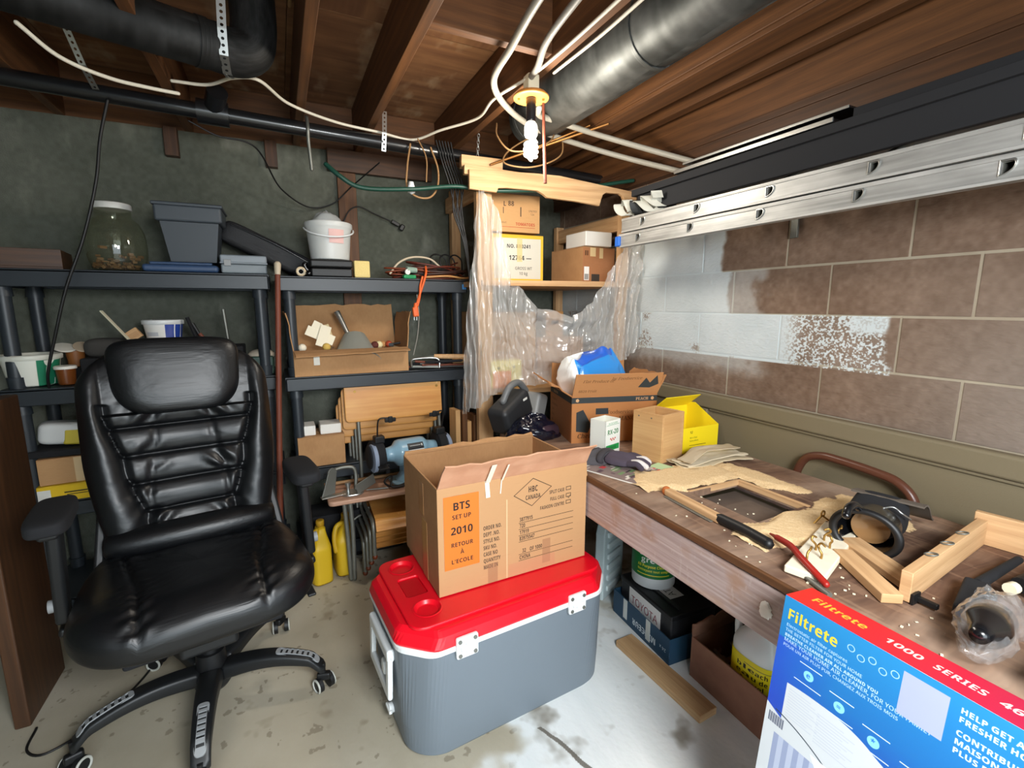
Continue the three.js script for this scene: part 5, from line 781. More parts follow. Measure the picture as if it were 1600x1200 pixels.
{
  const W = 0.602, Hh = 0.385, Dd = 0.41, t = 0.006;
  const o = thing('printed_carton', 'open cardboard carton with an orange label and black print standing on the red cooler lid', 'box', [0.714, 0.470, -1.645], 0.03);
  const print = canvasTex(1280, 800, (c, w, h) => {
    fillCard(c, w, h, '#ba8e62'); c.strokeStyle = '#3a281a'; c.fillStyle = '#30211a'; c.lineWidth = 5; const k = w / 0.615, X = x => x * k, Y = y => h - y * k * (h / (0.385 * k));
    const px = (a, b) => [X(a), h * (1 - b / 0.385)];
    c.beginPath(); c.moveTo(...px(0.292, 0.309)); c.lineTo(...px(0.372, 0.362)); c.lineTo(...px(0.452, 0.318)); c.lineTo(...px(0.367, 0.258)); c.closePath(); c.stroke();
    c.save(); c.textAlign = 'center'; c.font = 'bold 54px sans-serif'; c.save(); c.translate(...px(0.372, 0.312)); c.scale(0.8, 1.15); c.fillText('HBC', 0, 0); c.restore(); c.save(); c.translate(...px(0.372, 0.284)); c.scale(0.72, 1.05); c.font = 'bold 46px sans-serif'; c.fillText('CANADA', 0, 0); c.restore(); c.restore();
    const cond = (s, x, y, size, al = 'left') => { c.save(); c.textAlign = al; c.translate(...px(x, y)); c.scale(0.68, 1); c.font = `bold ${size}px sans-serif`; c.fillText(s, 0, 0); c.restore(); };
    ['SPLIT CASE', 'FULL CASE', 'FASHION CENTRE'].forEach((s, i) => { cond(s, 0.512, 0.288 - i * 0.027, 40, 'right'); c.strokeRect(px(0.520, 0)[0], px(0, 0.303 - i * 0.027)[1], 44, 26); });
    c.lineWidth = 4; c.beginPath(); c.moveTo(...px(0.526, 0.264)); c.lineTo(...px(0.532, 0.257)); c.lineTo(...px(0.542, 0.272)); c.stroke();
    ['ORDER NO.', 'DEPT .NO.', 'STYLE NO.', 'SKU NO.', 'CASE NO', 'QUANTITY', 'MADE IN'].forEach((s, i) => cond(s, 0.168, 0.205 - i * 0.0245, 42));
    ['3877915', '720', '17919', '83975547', '', '32    OF 1000', 'CHINA'].forEach((s, i) => { if (s) cond(s, 0.315 + (i === 5 ? 0.012 : 0), 0.206 - i * 0.0245, 45); if (i !== 4) { c.beginPath(); c.moveTo(...px(0.312, 0.201 - i * 0.0245)); c.lineTo(...px(0.555, 0.201 - i * 0.0245)); c.stroke(); } });
    c.fillStyle = 'rgba(150,104,72,0.55)'; c.fillRect(...px(0.185, 0.075), 82, 160); c.fillRect(...px(0.415, 0.115), 74, 200); c.fillStyle = 'rgba(190,120,92,0.35)'; c.fillRect(...px(0.27, 0.05), 420, 110);
    c.strokeStyle = 'rgba(240,215,175,0.5)'; c.lineWidth = 6; c.strokeRect(...px(0.262, 0.30), 3, 620);
  });
  const pm = mapped(print, 0.75);
  openCarton(o, W, Hh, Dd, t, M.card, [['back', 0.018, 0.35], ['front', 0.115, 0.62, mapped(tex(256, 256, (u, v) => mix3([214, 168, 136], [190, 140, 108], fbm(u, v, 8, 8, 4, 421)), 0.4, 0.4), 0.55)], ['right', 0.13, 2.95]]);
  const g = new THREE.BoxGeometry(W, Hh, 0.002); g.translate(0, Hh / 2, Dd / 2 + 0.0006); part(o, 'printed_face', g, pm);
  part(o, 'orange_label', (() => { const q = new THREE.BoxGeometry(0.128, 0.262, 0.0012); q.translate(-W / 2 + 0.085, 0.222, Dd / 2 + 0.0026); return q; })(), mapped(canvasTex(400, 820, (c, w, h) => { c.fillStyle = '#dc7420'; c.fillRect(0, 0, w, h); c.fillStyle = '#120d08'; c.textAlign = 'center'; c.font = 'bold 118px sans-serif'; c.fillText('BTS', w / 2, 160); c.font = 'bold 68px sans-serif'; c.fillText('SET UP', w / 2, 260); c.font = 'bold 116px sans-serif'; c.fillText('2010', w / 2, 430); c.font = 'bold 66px sans-serif'; c.fillText('RETOUR', w / 2, 570); c.fillText('À', w / 2, 660); c.fillText("L'ECOLE", w / 2, 760); }), 0.6), 'orange label with black capitals');
  part(o, 'tape_strip', merge([mv(box(0.018, 0.10, 0.001, 0, 0, 0, 0), -0.12, Hh + 0.035, Dd / 2 + 0.035, 0, 0.62), mv(box(0.016, 0.06, 0.001, 0, 0, 0, 0), -0.12, Hh - 0.03, Dd / 2 + 0.004, 0, -0.05, 0.05), mv(box(0.007, 0.09, 0.001, 0, 0, 0, 0), -0.065, Hh + 0.03, Dd / 2 + 0.033, 0, 0.62), mv(box(0.004, 0.05, 0.001, 0, 0, 0, 0), -0.068, Hh - 0.03, Dd / 2 + 0.004, 0, 0, -0.1)]), std('#efe6d2', 0.5), 'torn strips of whitish tape');
  part(o, 'side_tape', merge([box(0.001, 0.12, 0.05, -W / 2 - 0.001, Hh - 0.09, 0.03, 0), box(0.001, 0.22, 0.055, -W / 2 - 0.001, 0.11, 0.06, 0)]), std('#b98a5c', 0.35), 'brown tape on the side');
}
{
  const o = thing('upright_boards', 'short brown wooden boards standing upright between the stacked chairs and the timber post', 'boards', [0.925, 0, -2.56], 0.1);
  for (let i = 0; i < 4; i++) part(o, 'board', box(0.03, 0.86 - i * 0.012 - (i === 2 ? 0.05 : 0), 0.09, -0.055 + i * 0.035, (0.86 - i * 0.012 - (i === 2 ? 0.05 : 0)) / 2, (i % 2) * 0.02, 0.003), i % 2 ? M.joist : M.plain);
}
// ---------- workbench ----------
const BT = 0.80;
{
  const o = thing('workbench', 'long worn wooden workbench with a thick front beam and a rectangular cut-out in its top', 'workbench', [1.41, 0, -0.9]);
  const s = shapeOf([[-0.375, -1.35], [0.39, -1.35], [0.39, 1.38], [-0.375, 1.38]]); // local x, -z
  const h = new THREE.Path(); [[-0.147, 0.252], [-0.147, -0.008], [0.097, 0.005], [0.097, 0.262]].forEach((p, i) => i ? h.lineTo(...p) : h.moveTo(...p)); h.closePath(); s.holes.push(h);
  const top = extrude(s, 0.026, 0.002, 4, 2); top.rotateX(-Math.PI / 2); top.translate(0, BT - 0.026, 0); part(o, 'benchtop', top, M.plytop);
  part(o, 'front_beam', box(0.045, 0.145, 2.73, -0.357, BT - 0.0995, -0.015, 0.006), M.beam);
  part(o, 'edge_strip', box(0.016, 0.022, 2.73, -0.377, BT - 0.012, -0.015, 0.004), M.joist);
  part(o, 'back_beam', box(0.045, 0.12, 2.73, 0.362, BT - 0.087, -0.015, 0.004), M.beam);
  part(o, 'recess_board', box(0.34, 0.018, 0.36, -0.025, BT - 0.075, -0.125, 0.001), mapped(tex(256, 256, (u, v) => mix3([126, 108, 94], [88, 74, 64], fbm(u, v, 5, 5, 4, 501)), 0.4, 0.4), 0.9));
  for (const z of [-1.28, 1.25]) for (const x of [-0.325, 0.335]) part(o, 'leg', box(0.085, BT - 0.03, 0.085, x, (BT - 0.03) / 2, z, 0.004), M.beam);
  part(o, 'putty_spot', (() => { const g = new THREE.SphereGeometry(0.02, 18, 12); const p = g.attributes.position; for (let i = 0; i < p.count; i++) { const k = 0.8 + 0.5 * hash(Math.round(p.getY(i) * 300), Math.round(p.getZ(i) * 300), 5); p.setXYZ(i, p.getX(i) * 0.2 * k, p.getY(i) * k, p.getZ(i) * k * 0.85); } g.computeVertexNormals(); g.translate(-0.381, BT - 0.095, 0.215); return fin(g); })(), M.white, 'white blob of filler on the beam');
  part(o, 'cut_out_trim', merge([box(0.015, 0.022, 0.27, 0.103, BT - 0.008, -0.128, 0.002), box(0.255, 0.02, 0.012, -0.025, BT - 0.008, -0.262, 0.002)]), M.pine, 'pale trim strip round the cut-out');
}
{ // sawdust
  const X0 = 1.12, X1 = 1.74, Z0 = -1.46, Z1 = -0.62;
  const inHole = (x, z) => x > 1.255 && x < 1.52 && z > -1.168 && z < -0.893;
  const hgt = (x, z, u, v) => {
    const n = fbm(u, v, 7, 9, 5, 511); let d = 0;
    d = Math.max(d, Math.exp(-(((x - 1.34) / 0.22) ** 2 + ((z + 1.275) / 0.105) ** 2)) * 1.2); d = Math.max(d, Math.exp(-(((x - 1.36) / 0.20) ** 2 + ((z + 0.81) / 0.075) ** 2)) * 1.2); d = Math.max(d, Math.exp(-(((x - 1.60) / 0.06) ** 2 + ((z + 1.16) / 0.22) ** 2)) * 0.85); d = Math.max(d, Math.exp(-(((x - 1.60) / 0.1) ** 2 + ((z + 0.82) / 0.12) ** 2)) * 0.95);
    return (d * 1.15 + (n - 0.5) * 0.9 - 0.34) * 0.035;
  };
  const n = 120, m = 150, P = [], I = [], id = new Map();
  const vert = (i, j) => { const k = i * 1000 + j; if (id.has(k)) return id.get(k); const x = lerp(X0, X1, i / n), z = lerp(Z0, Z1, j / m), hh = hgt(x, z, i / n, j / m); P.push(x, BT + 0.0006 + Math.max(0, Math.min(hh, 0.011)) + (hh > 0 ? hash(i, j, 9) * 0.0012 : 0), z); id.set(k, P.length / 3 - 1); return P.length / 3 - 1; };
  for (let i = 0; i < n; i++) for (let j = 0; j < m; j++) { const xs = [i, i + 1], zs = [j, j + 1]; let ok = false, hole = false; for (const a of xs) for (const b of zs) { const x = lerp(X0, X1, a / n), z = lerp(Z0, Z1, b / m); if (hgt(x, z, a / n, b / m) > 0) ok = true; if (inHole(x, z)) hole = true; } if (!ok || hole) continue; const a = vert(i, j), b = vert(i + 1, j), c = vert(i, j + 1), d = vert(i + 1, j + 1); I.push(a, c, d, a, d, b); }
  let g = new THREE.BufferGeometry(); g.setAttribute('position', new THREE.Float32BufferAttribute(P, 3)); g.setIndex(I); g.computeVertexNormals(); g = uvm(g, 0);
  const o = single('sawdust', 'drifts of pale sawdust around the cut-out in the workbench top', 'sawdust', g, mapped(tex(256, 256, (u, v) => mix3([242, 216, 172], [214, 178, 128], fbm(u, v, 40, 40, 3, 512)), 0.12, 0.12), 0.95)); o.userData.kind = 'stuff';
}
// ---------- carton with the blue bag ----------
{
  const o = thing('open_fruit_carton', 'printed cardboard carton with a raised front flap holding a blue and white bag', 'box', [1.462, BT, -1.965], -0.26);
  const W = 0.43, h = 0.225, d = 0.37, k = 1024 / W;
  const draw = (c, w, hh) => { fillCard(c, w, hh, '#b87a45'); c.fillStyle = '#33393a'; c.fillRect(0, 10, w, 66); c.fillStyle = '#d9a877'; c.font = 'bold 44px serif'; c.textAlign = 'right'; c.fillText('PEACH', w - 110, 60); c.textAlign = 'left'; for (const x of [60, w - 60]) { c.beginPath(); for (let i = 0; i < 5; i++) c.ellipse(x + 12 * Math.cos(i * 1.257), 43 + 12 * Math.sin(i * 1.257), 9, 9, 0, 0, 7); c.fill(); } c.fillStyle = '#4f3016'; c.font = '54px serif'; c.fillText('Foodservice', 420, 210); c.font = '64px serif'; c.fillText('MANGO', 560, 290); c.font = 'italic bold 70px serif'; c.fillText('Chef P', 60, 480); c.fillStyle = '#2f3436'; c.beginPath(); c.moveTo(50, 180); c.lineTo(130, 150); c.lineTo(230, 330); c.lineTo(190, 420); c.lineTo(50, 400); c.fill(); c.fillRect(280, 140, 150, 70); };
  openCarton(o, W, h, d, 0.006, mapped(tex(256, 256, (u, v) => mix3([196, 140, 88], [164, 110, 64], fbm(u, v, 7, 7, 4, 521)), 0.45, 0.45), 0.85), [['left', 0.12, 1.0], ['back', 0.12, 0.15], ['right', 0.10, 0.5]]);
  const g = new THREE.BoxGeometry(W, h, 0.002); g.translate(0, h / 2, d / 2 + 0.0006); part(o, 'printed_face', g, mapped(canvasTex(1024, 536, draw), 0.8));
  const fl = new THREE.BoxGeometry(W, 0.125, 0.005, 10, 4, 1); fl.translate(0, 0.0625, 0); fl.rotateX(0.45); fl.translate(0, h, d / 2 - 0.003);
  part(o, 'flap', fin(fl), mapped(canvasTex(1024, 300, (c, w, hh) => { fillCard(c, w, hh, '#bd8452'); c.fillStyle = '#5c3a1e'; c.font = 'italic 50px serif'; c.fillText('Flat Produce of', 90, 110); c.fillText('by Foodservice', 420, 80); c.font = '44px serif'; c.fillText('8820 Fruit', 60, 240); c.fillStyle = '#343a3b'; c.beginPath(); c.moveTo(760, 190); c.lineTo(830, 60); c.lineTo(890, 130); c.lineTo(960, 30); c.lineTo(1000, 150); c.lineTo(900, 200); c.fill(); }), 0.8), 'printed front flap standing up');
  const sg = new THREE.BoxGeometry(0.002, h, d); sg.translate(-W / 2 - 0.0006, h / 2, 0); part(o, 'printed_side', sg, mapped(canvasTex(700, 430, (c, w, hh) => { fillCard(c, w, hh, '#a96b3a'); c.fillStyle = '#3a3d3c'; c.fillRect(0, 10, w, 56); c.fillStyle = '#d0a06e'; c.font = 'bold 36px serif'; c.fillText('MANGO', 120, 52); c.fillStyle = '#5b3818'; c.font = '34px serif'; for (let i = 0; i < 5; i++) c.fillText(['Product of', 'Foodservice', 'Chef', '20 kg', 'net'][i], 60, 130 + i * 55); }), 0.8));
}
{
  const o = thing('blue_bag', 'crumpled blue and white plastic bag stuffed into the printed carton', 'bag', [1.42, BT + 0.275, -1.99], 0.12);
  const t = canvasTex(512, 256, (c, w, h) => { c.fillStyle = '#2f8ede'; c.fillRect(0, 0, w, h); c.fillStyle = '#2a62cc'; c.fillRect(0, 0, w, 70); c.fillStyle = '#eef0ee'; c.fillRect(0, 0, 66, h); c.fillRect(470, 0, 42, h); c.fillStyle = '#f0f2f4'; for (let i = 0; i < 34; i++) { c.beginPath(); c.ellipse(225 + rnd() * 70, 20 + rnd() * 130, 4 + rnd() * 12, 3 + rnd() * 8, rnd() * 3, 0, 7); c.fill(); } c.fillStyle = '#5fb43c'; c.fillRect(66, 170, 30, 80); });
  const g = skin((u, v) => { const s = (c, p) => Math.sign(c) * Math.pow(Math.abs(c), p), a = u * 2 * Math.PI, q = (v - 0.5) * Math.PI, r = 1 + (fbm(u, v, 8, 6, 4, 531) - 0.5) * 0.22; return [-0.165 * s(Math.cos(q), 0.3) * s(Math.cos(a), 0.4) * r, 0.12 * s(Math.sin(q), 0.55) + 0.018 * Math.sin(a * 3 + v * 9) + 0.012 * Math.sin(a * 7 - v * 14), 0.10 * s(Math.cos(q), 0.35) * s(Math.sin(a), 0.5) * r]; }, 120, 60);
  g.rotateX(-0.35); g.rotateZ(0.14); part(o, 'bag_body', fin(g), new THREE.MeshPhysicalMaterial({ map: t, roughness: 0.34, clearcoat: 0.2, side: THREE.DoubleSide }));
}
{
  const o = thing('tool_tote', 'dark and light grey plastic tool tote tilted at the left end of the bench', 'tool tote', [1.075, BT, -2.19], 0.5);
  const a = box(0.24, 0.15, 0.13, 0, 0.085, 0, 0.03); a.rotateZ(0.42); a.translate(0, 0.03, 0); part(o, 'tub', a, std('#2b2c2e', 0.5));
  const b = box(0.10, 0.19, 0.14, 0.085, 0.10, 0.01, 0.02); b.rotateZ(-0.35); b.translate(0.03, 0.02, 0); part(o, 'grey_side', b, std('#8a8a88', 0.45));
  const h = tube([[-0.10, 0.17, 0], [-0.06, 0.235, 0.01], [0.02, 0.25, 0.01], [0.09, 0.20, 0.01]], 0.018, 30, 12); part(o, 'handle', h, std('#6d6e6e', 0.45)); part(o, 'label', mv(box(0.035, 0.012, 0.003, 0, 0, 0, 0.001), -0.01, 0.175, 0.075, 0, 0, 0.2), M.white);
}
single('black_bag', 'crumpled shiny black plastic bag in front of the tilted tool tote', 'bag', (() => { const g = skin((u, v) => { const a = u * 2 * Math.PI, q = v * Math.PI / 2, r = 0.85 + 0.5 * fbm(u, v, 10, 5, 4, 541); return [1.10 + 0.125 * Math.cos(a) * Math.cos(q) * r, BT + 0.10 * Math.sin(q) * r, -2.03 + 0.09 * Math.sin(a) * Math.cos(q) * r]; }, 70, 30); const c = g.index.array; for (let i = 0; i < c.length; i += 3) { const t = c[i]; c[i] = c[i + 1]; c[i + 1] = t; } g.computeVertexNormals(); return g; })(), phys('#0d1020', 0.22, { clearcoat: 0.6, clearcoatRoughness: 0.15, side: THREE.DoubleSide }));
single('dark_bottle', 'dark plum bottle end lying beside the black bag on the bench', 'bottle', mv(lathe([[0.001, 0.10], [0.018, 0.10], [0.032, 0.085], [0.034, 0.0], [0.001, 0.0]], 28), 1.20, BT + 0.034, -1.99, 0.3, 0, 1.57), std('#3b2a34', 0.4));
single('plastic_wrap', 'folded clear plastic wrap at the far left end of the bench', 'plastic wrap', (() => { const g = skin((u, v) => [1.025 + 0.12 * u, BT + 0.008 + 0.05 * Math.sin(u * 3.1) * Math.sin(v * 3.1) + 0.02 * fbm(u, v, 6, 6, 3, 551), -2.2 + 0.25 * v], 30, 30, 0.001); return g; })(), phys('#d9d6d0', 0.2, { transmission: 0.4, thickness: 0 }));
{
  const o = thing('cleaner_carton', 'small white and green carton with green lettering beside the printed carton', 'box', [1.268, BT, -1.665], 0.28);
  const w = 0.105, h = 0.155, d = 0.085, wm = std('#e9eae0', 0.6);
  const face = canvasTex(420, 620, (c, W, H) => { c.fillStyle = '#eef0e8'; c.fillRect(0, 0, W, H); c.fillStyle = '#157a3c'; c.font = 'bold 118px sans-serif'; c.textAlign = 'center'; c.fillText('RX-20', W / 2, 250, 390); c.fillStyle = '#c43a2c'; for (let i = 0; i < 5; i++) { c.beginPath(); c.ellipse(150 + i * 32, 330 + (i % 2) * 26, 18, 15, 0, 0, 7); c.fill(); } c.fillStyle = '#1d9a4c'; c.fillRect(20, 440, W - 40, 100); c.fillStyle = '#0e4a26'; c.font = 'bold 56px sans-serif'; c.fillText('MOUSSE', W / 2, 512); c.fillStyle = '#2a9c56'; c.font = '44px sans-serif'; c.fillText('RX-20 SUPER', W / 2, 70); c.fillRect(30, 80, 360, 6); });
  for (const s of [-1, 1]) { part(o, 'side_panel', box(0.003, h, d, s * (w / 2 - 0.0015), h / 2, 0, 0.001), wm); }
  part(o, 'back_panel', box(w, h, 0.003, 0, h / 2, -d / 2 + 0.0015, 0.001), wm); const g = new THREE.BoxGeometry(w, h, 0.003); g.translate(0, h / 2, d / 2 - 0.0015); part(o, 'front_panel', g, mapped(face, 0.55)); part(o, 'floor_panel', box(w - 0.006, 0.003, d - 0.006, 0, 0.0015, 0, 0), wm); part(o, 'inner_lid', box(w - 0.008, 0.002, d - 0.008, 0, h - 0.03, 0, 0), std('#b9b49e', 0.8));
}
{
  const o = thing('wooden_box', 'open wooden box of pale plywood standing on the bench in front of the yellow box', 'box', [1.435, BT, -1.515], 0.19);
  const w = 0.15, h = 0.205, d = 0.15, t = 0.012;
  for (const s of [-1, 1]) { part(o, 'side_panel', box(t, h, d, s * (w / 2 - t / 2), h / 2, 0, 0.0015, 2), s < 0 ? M.plain : M.plain); part(o, 'end_panel', box(w - 2 * t, h, t, 0, h / 2, s * (d / 2 - t / 2), 0.0015, 0), M.plain); }
  part(o, 'base_panel', box(w - 2 * t, t, d - 2 * t, 0, t / 2, 0, 0.001), M.pine);
  part(o, 'screw', merge([[-0.045, 0.185], [0.02, 0.185]].map(([z, y]) => cyl(0.003, 0.003, 0.003, -w / 2 - 0.0005, y, z, 'x', 10))), M.dullsteel);
}
{
  const o = thing('yellow_carton', 'bright yellow cardboard box with a folded-back lid and small black print near the wall', 'box', [1.665, BT, -1.585], 0.0);
  const ym = std('#f3d716', 0.6, { side: THREE.DoubleSide }), w = 0.215, d = 0.19, h = 0.115, t = 0.003;
  const face = canvasTex(640, 342, (c, W, H) => { c.fillStyle = '#f3d716'; c.fillRect(0, 0, W, H); c.fillStyle = '#262309'; c.font = 'bold 44px sans-serif'; c.fillText('12', 120, 80); c.font = '28px sans-serif'; c.fillText('VIS A TOLE', 120, 150); c.fillText('Quincaillerie', 120, 190); c.fillRect(120, 240, 300, 6); c.font = '24px sans-serif'; c.fillText('SHELF BRACKETS', 120, 290); });
  const f = new THREE.BoxGeometry(w, h, t); f.translate(0, h / 2, d / 2); part(o, 'front_panel', f, mapped(face, 0.55)); part(o, 'back_panel', box(w, h + 0.06, t, 0, h / 2 + 0.03, -d / 2, 0.001), ym); part(o, 'floor_panel', box(w, t, d, 0, t / 2, 0, 0.001), ym);
  const side = s => { const g = extrude(shapeOf([[-d / 2, 0], [d / 2, 0], [d / 2, h], [d / 2 - 0.02, h + 0.01], [-d / 2 + 0.05, h + 0.075], [-d / 2, h + 0.07]]), t, 0, 4); g.rotateY(-Math.PI / 2); g.translate(s * w / 2, 0, 0); return g; };
  part(o, 'side_panel', side(1), ym); part(o, 'side_panel', box(t, h, d, -w / 2, h / 2, 0, 0.001), ym);
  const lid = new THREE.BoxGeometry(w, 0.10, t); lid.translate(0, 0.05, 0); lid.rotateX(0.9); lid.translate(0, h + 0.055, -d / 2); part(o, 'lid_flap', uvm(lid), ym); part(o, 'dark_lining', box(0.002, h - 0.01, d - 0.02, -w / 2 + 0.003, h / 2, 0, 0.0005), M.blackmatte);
}
{
  const o = thing('magazine', 'glossy magazine lying on the front left corner of the bench under the glove', 'magazine', [1.18, BT, -1.44], 0.35);
  part(o, 'pages', box(0.20, 0.006, 0.26, 0, 0.003, 0, 0.001), M.paper);
  const g = new THREE.BoxGeometry(0.204, 0.0012, 0.264); g.translate(0, 0.0068, 0); part(o, 'cover', g, mapped(canvasTex(300, 400, (c, w, h) => { c.fillStyle = '#8a7a76'; c.fillRect(0, 0, w, h); const p = ['#c9363a', '#e6e0d6', '#5d4a52', '#3b3236', '#cfc3bb', '#7d9a6a']; for (let i = 0; i < 60; i++) { c.fillStyle = p[Math.floor(rnd() * 6)]; c.fillRect(rnd() * w, rnd() * h, 10 + rnd() * 70, 6 + rnd() * 30); } }), 0.4));
}
{
  const o = thing('work_glove', 'crumpled purple-grey work glove with pale trim lying on the magazine', 'glove', [1.205, BT + 0.008, -1.475], 0.5);
  const pm = std('#5a4f5e', 0.9, { bumpMap: fine, bumpScale: 0.002 });
  part(o, 'palm', (() => { const g = pillow(0.10, 0.045, 0.13, 0.7, 36, 20); const p = g.attributes.position; for (let i = 0; i < p.count; i++) p.setY(i, p.getY(i) * (1 + 0.3 * Math.sin(p.getX(i) * 60)) + 0.022); g.computeVertexNormals(); return g; })(), pm);
  for (let i = 0; i < 4; i++) part(o, 'finger', tube([[-0.036 + i * 0.024, 0.024, 0.05], [-0.042 + i * 0.028, 0.030, 0.085], [-0.045 + i * 0.031, 0.018, 0.115 - Math.abs(i - 1.3) * 0.008]], 0.0115, 20, 10), i % 2 ? std('#d3ccc8', 0.9) : pm);
  part(o, 'thumb', tube([[0.045, 0.022, 0.0], [0.075, 0.026, 0.02], [0.085, 0.018, 0.05]], 0.0125, 20, 10), pm);
  part(o, 'cuff', (() => { const g = new THREE.TorusGeometry(0.045, 0.014, 10, 30); g.scale(1.1, 0.5, 1); g.translate(0, 0.024, -0.07); return fin(g); })(), std('#39363a', 0.9));
}
single('dark_cloth', 'dark grey cloth bunched behind the glove at the foot of the green-lettered carton', 'cloth', (() => { const g = skin((u, v) => { const a = u * 2 * Math.PI, q = v * Math.PI / 2; return [1.165 + 0.10 * Math.cos(a) * Math.cos(q), BT + 0.009 + 0.045 * Math.sin(q) * (0.8 + 0.5 * fbm(u, v, 8, 3, 3, 561)), -1.565 - 0.06 * Math.sin(a) * Math.cos(q)]; }, 40, 14); return g; })(), std('#4a474a', 0.95, { side: THREE.DoubleSide }));
single('green_leaflet', 'pale green leaflet lying between the glove and the wooden box', 'leaflet', (() => { const g = box(0.10, 0.003, 0.16, 0, 0, 0, 0.001); return mv(g, 1.345, BT + 0.003, -1.35, 0.25); })(), std('#bcd8a8', 0.6));
{
  const o = thing('paper_towels', 'folded beige paper towels lying on the bench in front of the yellow box', 'paper', [1.585, BT, -1.36], -0.1);
  for (let i = 0; i < 3; i++) part(o, 'sheet', (() => { const g = skin((u, v) => [lerp(-0.18, 0.17, u), 0.008 + i * 0.012 + 0.012 * fbm(u, v, 5, 4, 3, 571 + i) + (i === 2 ? 0.02 * Math.sin(u * 3) : 0), lerp(0.055 - i * 0.015, -0.06 + i * 0.01, v) + 0.012 * Math.sin(u * 7 + i)], 30, 10, 0.004); g.rotateY(i * 0.12); return g; })(), std(['#cfc0a2', '#d9ccb2', '#bfae92'][i], 0.95));
}
// ---------- tools on the bench ----------
{
  const o = thing('hand_saw', 'slim saw with a pale wooden blade guard and a black handle along the bench edge', 'saw', [0, 0, 0]);
  part(o, 'blade_guard', bar([1.165, BT + 0.014, -1.17], [1.15, BT + 0.014, -0.93], 0.030, 0.024, V(0, 1, 0), 0.006), M.pine);
  part(o, 'handle', tube([[1.15, BT + 0.016, -0.935], [1.147, BT + 0.018, -0.85], [1.14, BT + 0.017, -0.77]], 0.0155, 24, 12), M.black);
  part(o, 'tip', mv(new THREE.SphereGeometry(0.016, 14, 10), 1.166, BT + 0.014, -1.175), std('#b5642e', 0.5)); part(o, 'blade', bar([1.165, BT + 0.003, -1.16], [1.152, BT + 0.003, -0.95], 0.05, 0.003), M.dullsteel);
}
{
  const o = thing('hook_board', 'off-white board with a row of brass cup hooks lying across the bench', 'board', [1.255, BT, -0.69], 0.30);
  part(o, 'plank', box(0.36, 0.02, 0.085, 0, 0.012, 0, 0.004), std('#e9dfc8', 0.65));
  for (let i = 0; i < 6; i++) part(o, 'cup_hook', (() => { const g = tube([[0, 0, 0], [0, 0.014, 0], [0.006, 0.022, 0], [0.012, 0.03, 0.004], [0.006, 0.038, 0.006], [-0.003, 0.034, 0.006]], 0.0028, 24, 7); g.rotateY(i * 1.3); g.translate(-0.12 + i * 0.038, 0.021, -0.01 + (i % 2) * 0.022); return g; })(), M.brass);
}
for (const [x, z, l] of [[1.375, -0.80, 'loose brass hook standing in the sawdust behind the hook board'], [1.40, -0.765, 'loose brass screw eye lying behind the hook board next to the loose hook']]) single('loose_hook', l, 'hook', merge([rod([x, BT + 0.004, z], [x + 0.03, BT + 0.035, z + 0.01], 0.0028), rod([x + 0.03, BT + 0.035, z + 0.01], [x + 0.055, BT + 0.012, z + 0.03], 0.0026), mv(new THREE.TorusGeometry(0.008, 0.0025, 8, 20), x + 0.03, BT + 0.042, z + 0.012)]), M.brass);
{
  const o = thing('red_pliers', 'red-handled plier lying across the off-white hook board', 'pliers', [0, 0, 0]);
  part(o, 'handle', tube([[1.175, BT + 0.026, -0.77], [1.15, BT + 0.034, -0.715], [1.12, BT + 0.034, -0.67], [1.095, BT + 0.028, -0.62], [1.085, BT + 0.018, -0.585]], 0.0085, 40, 10), M.redpaint); part(o, 'jaw', rod([1.175, BT + 0.026, -0.77], [1.19, BT + 0.02, -0.80], 0.006, 0.003), M.redpaint);
}
single('steel_punch', 'bare steel punch lying on the bench beside the red pliers', 'punch', rod([1.105, BT + 0.008, -0.68], [1.068, BT + 0.006, -0.565], 0.0055, 0.007), M.dullsteel);
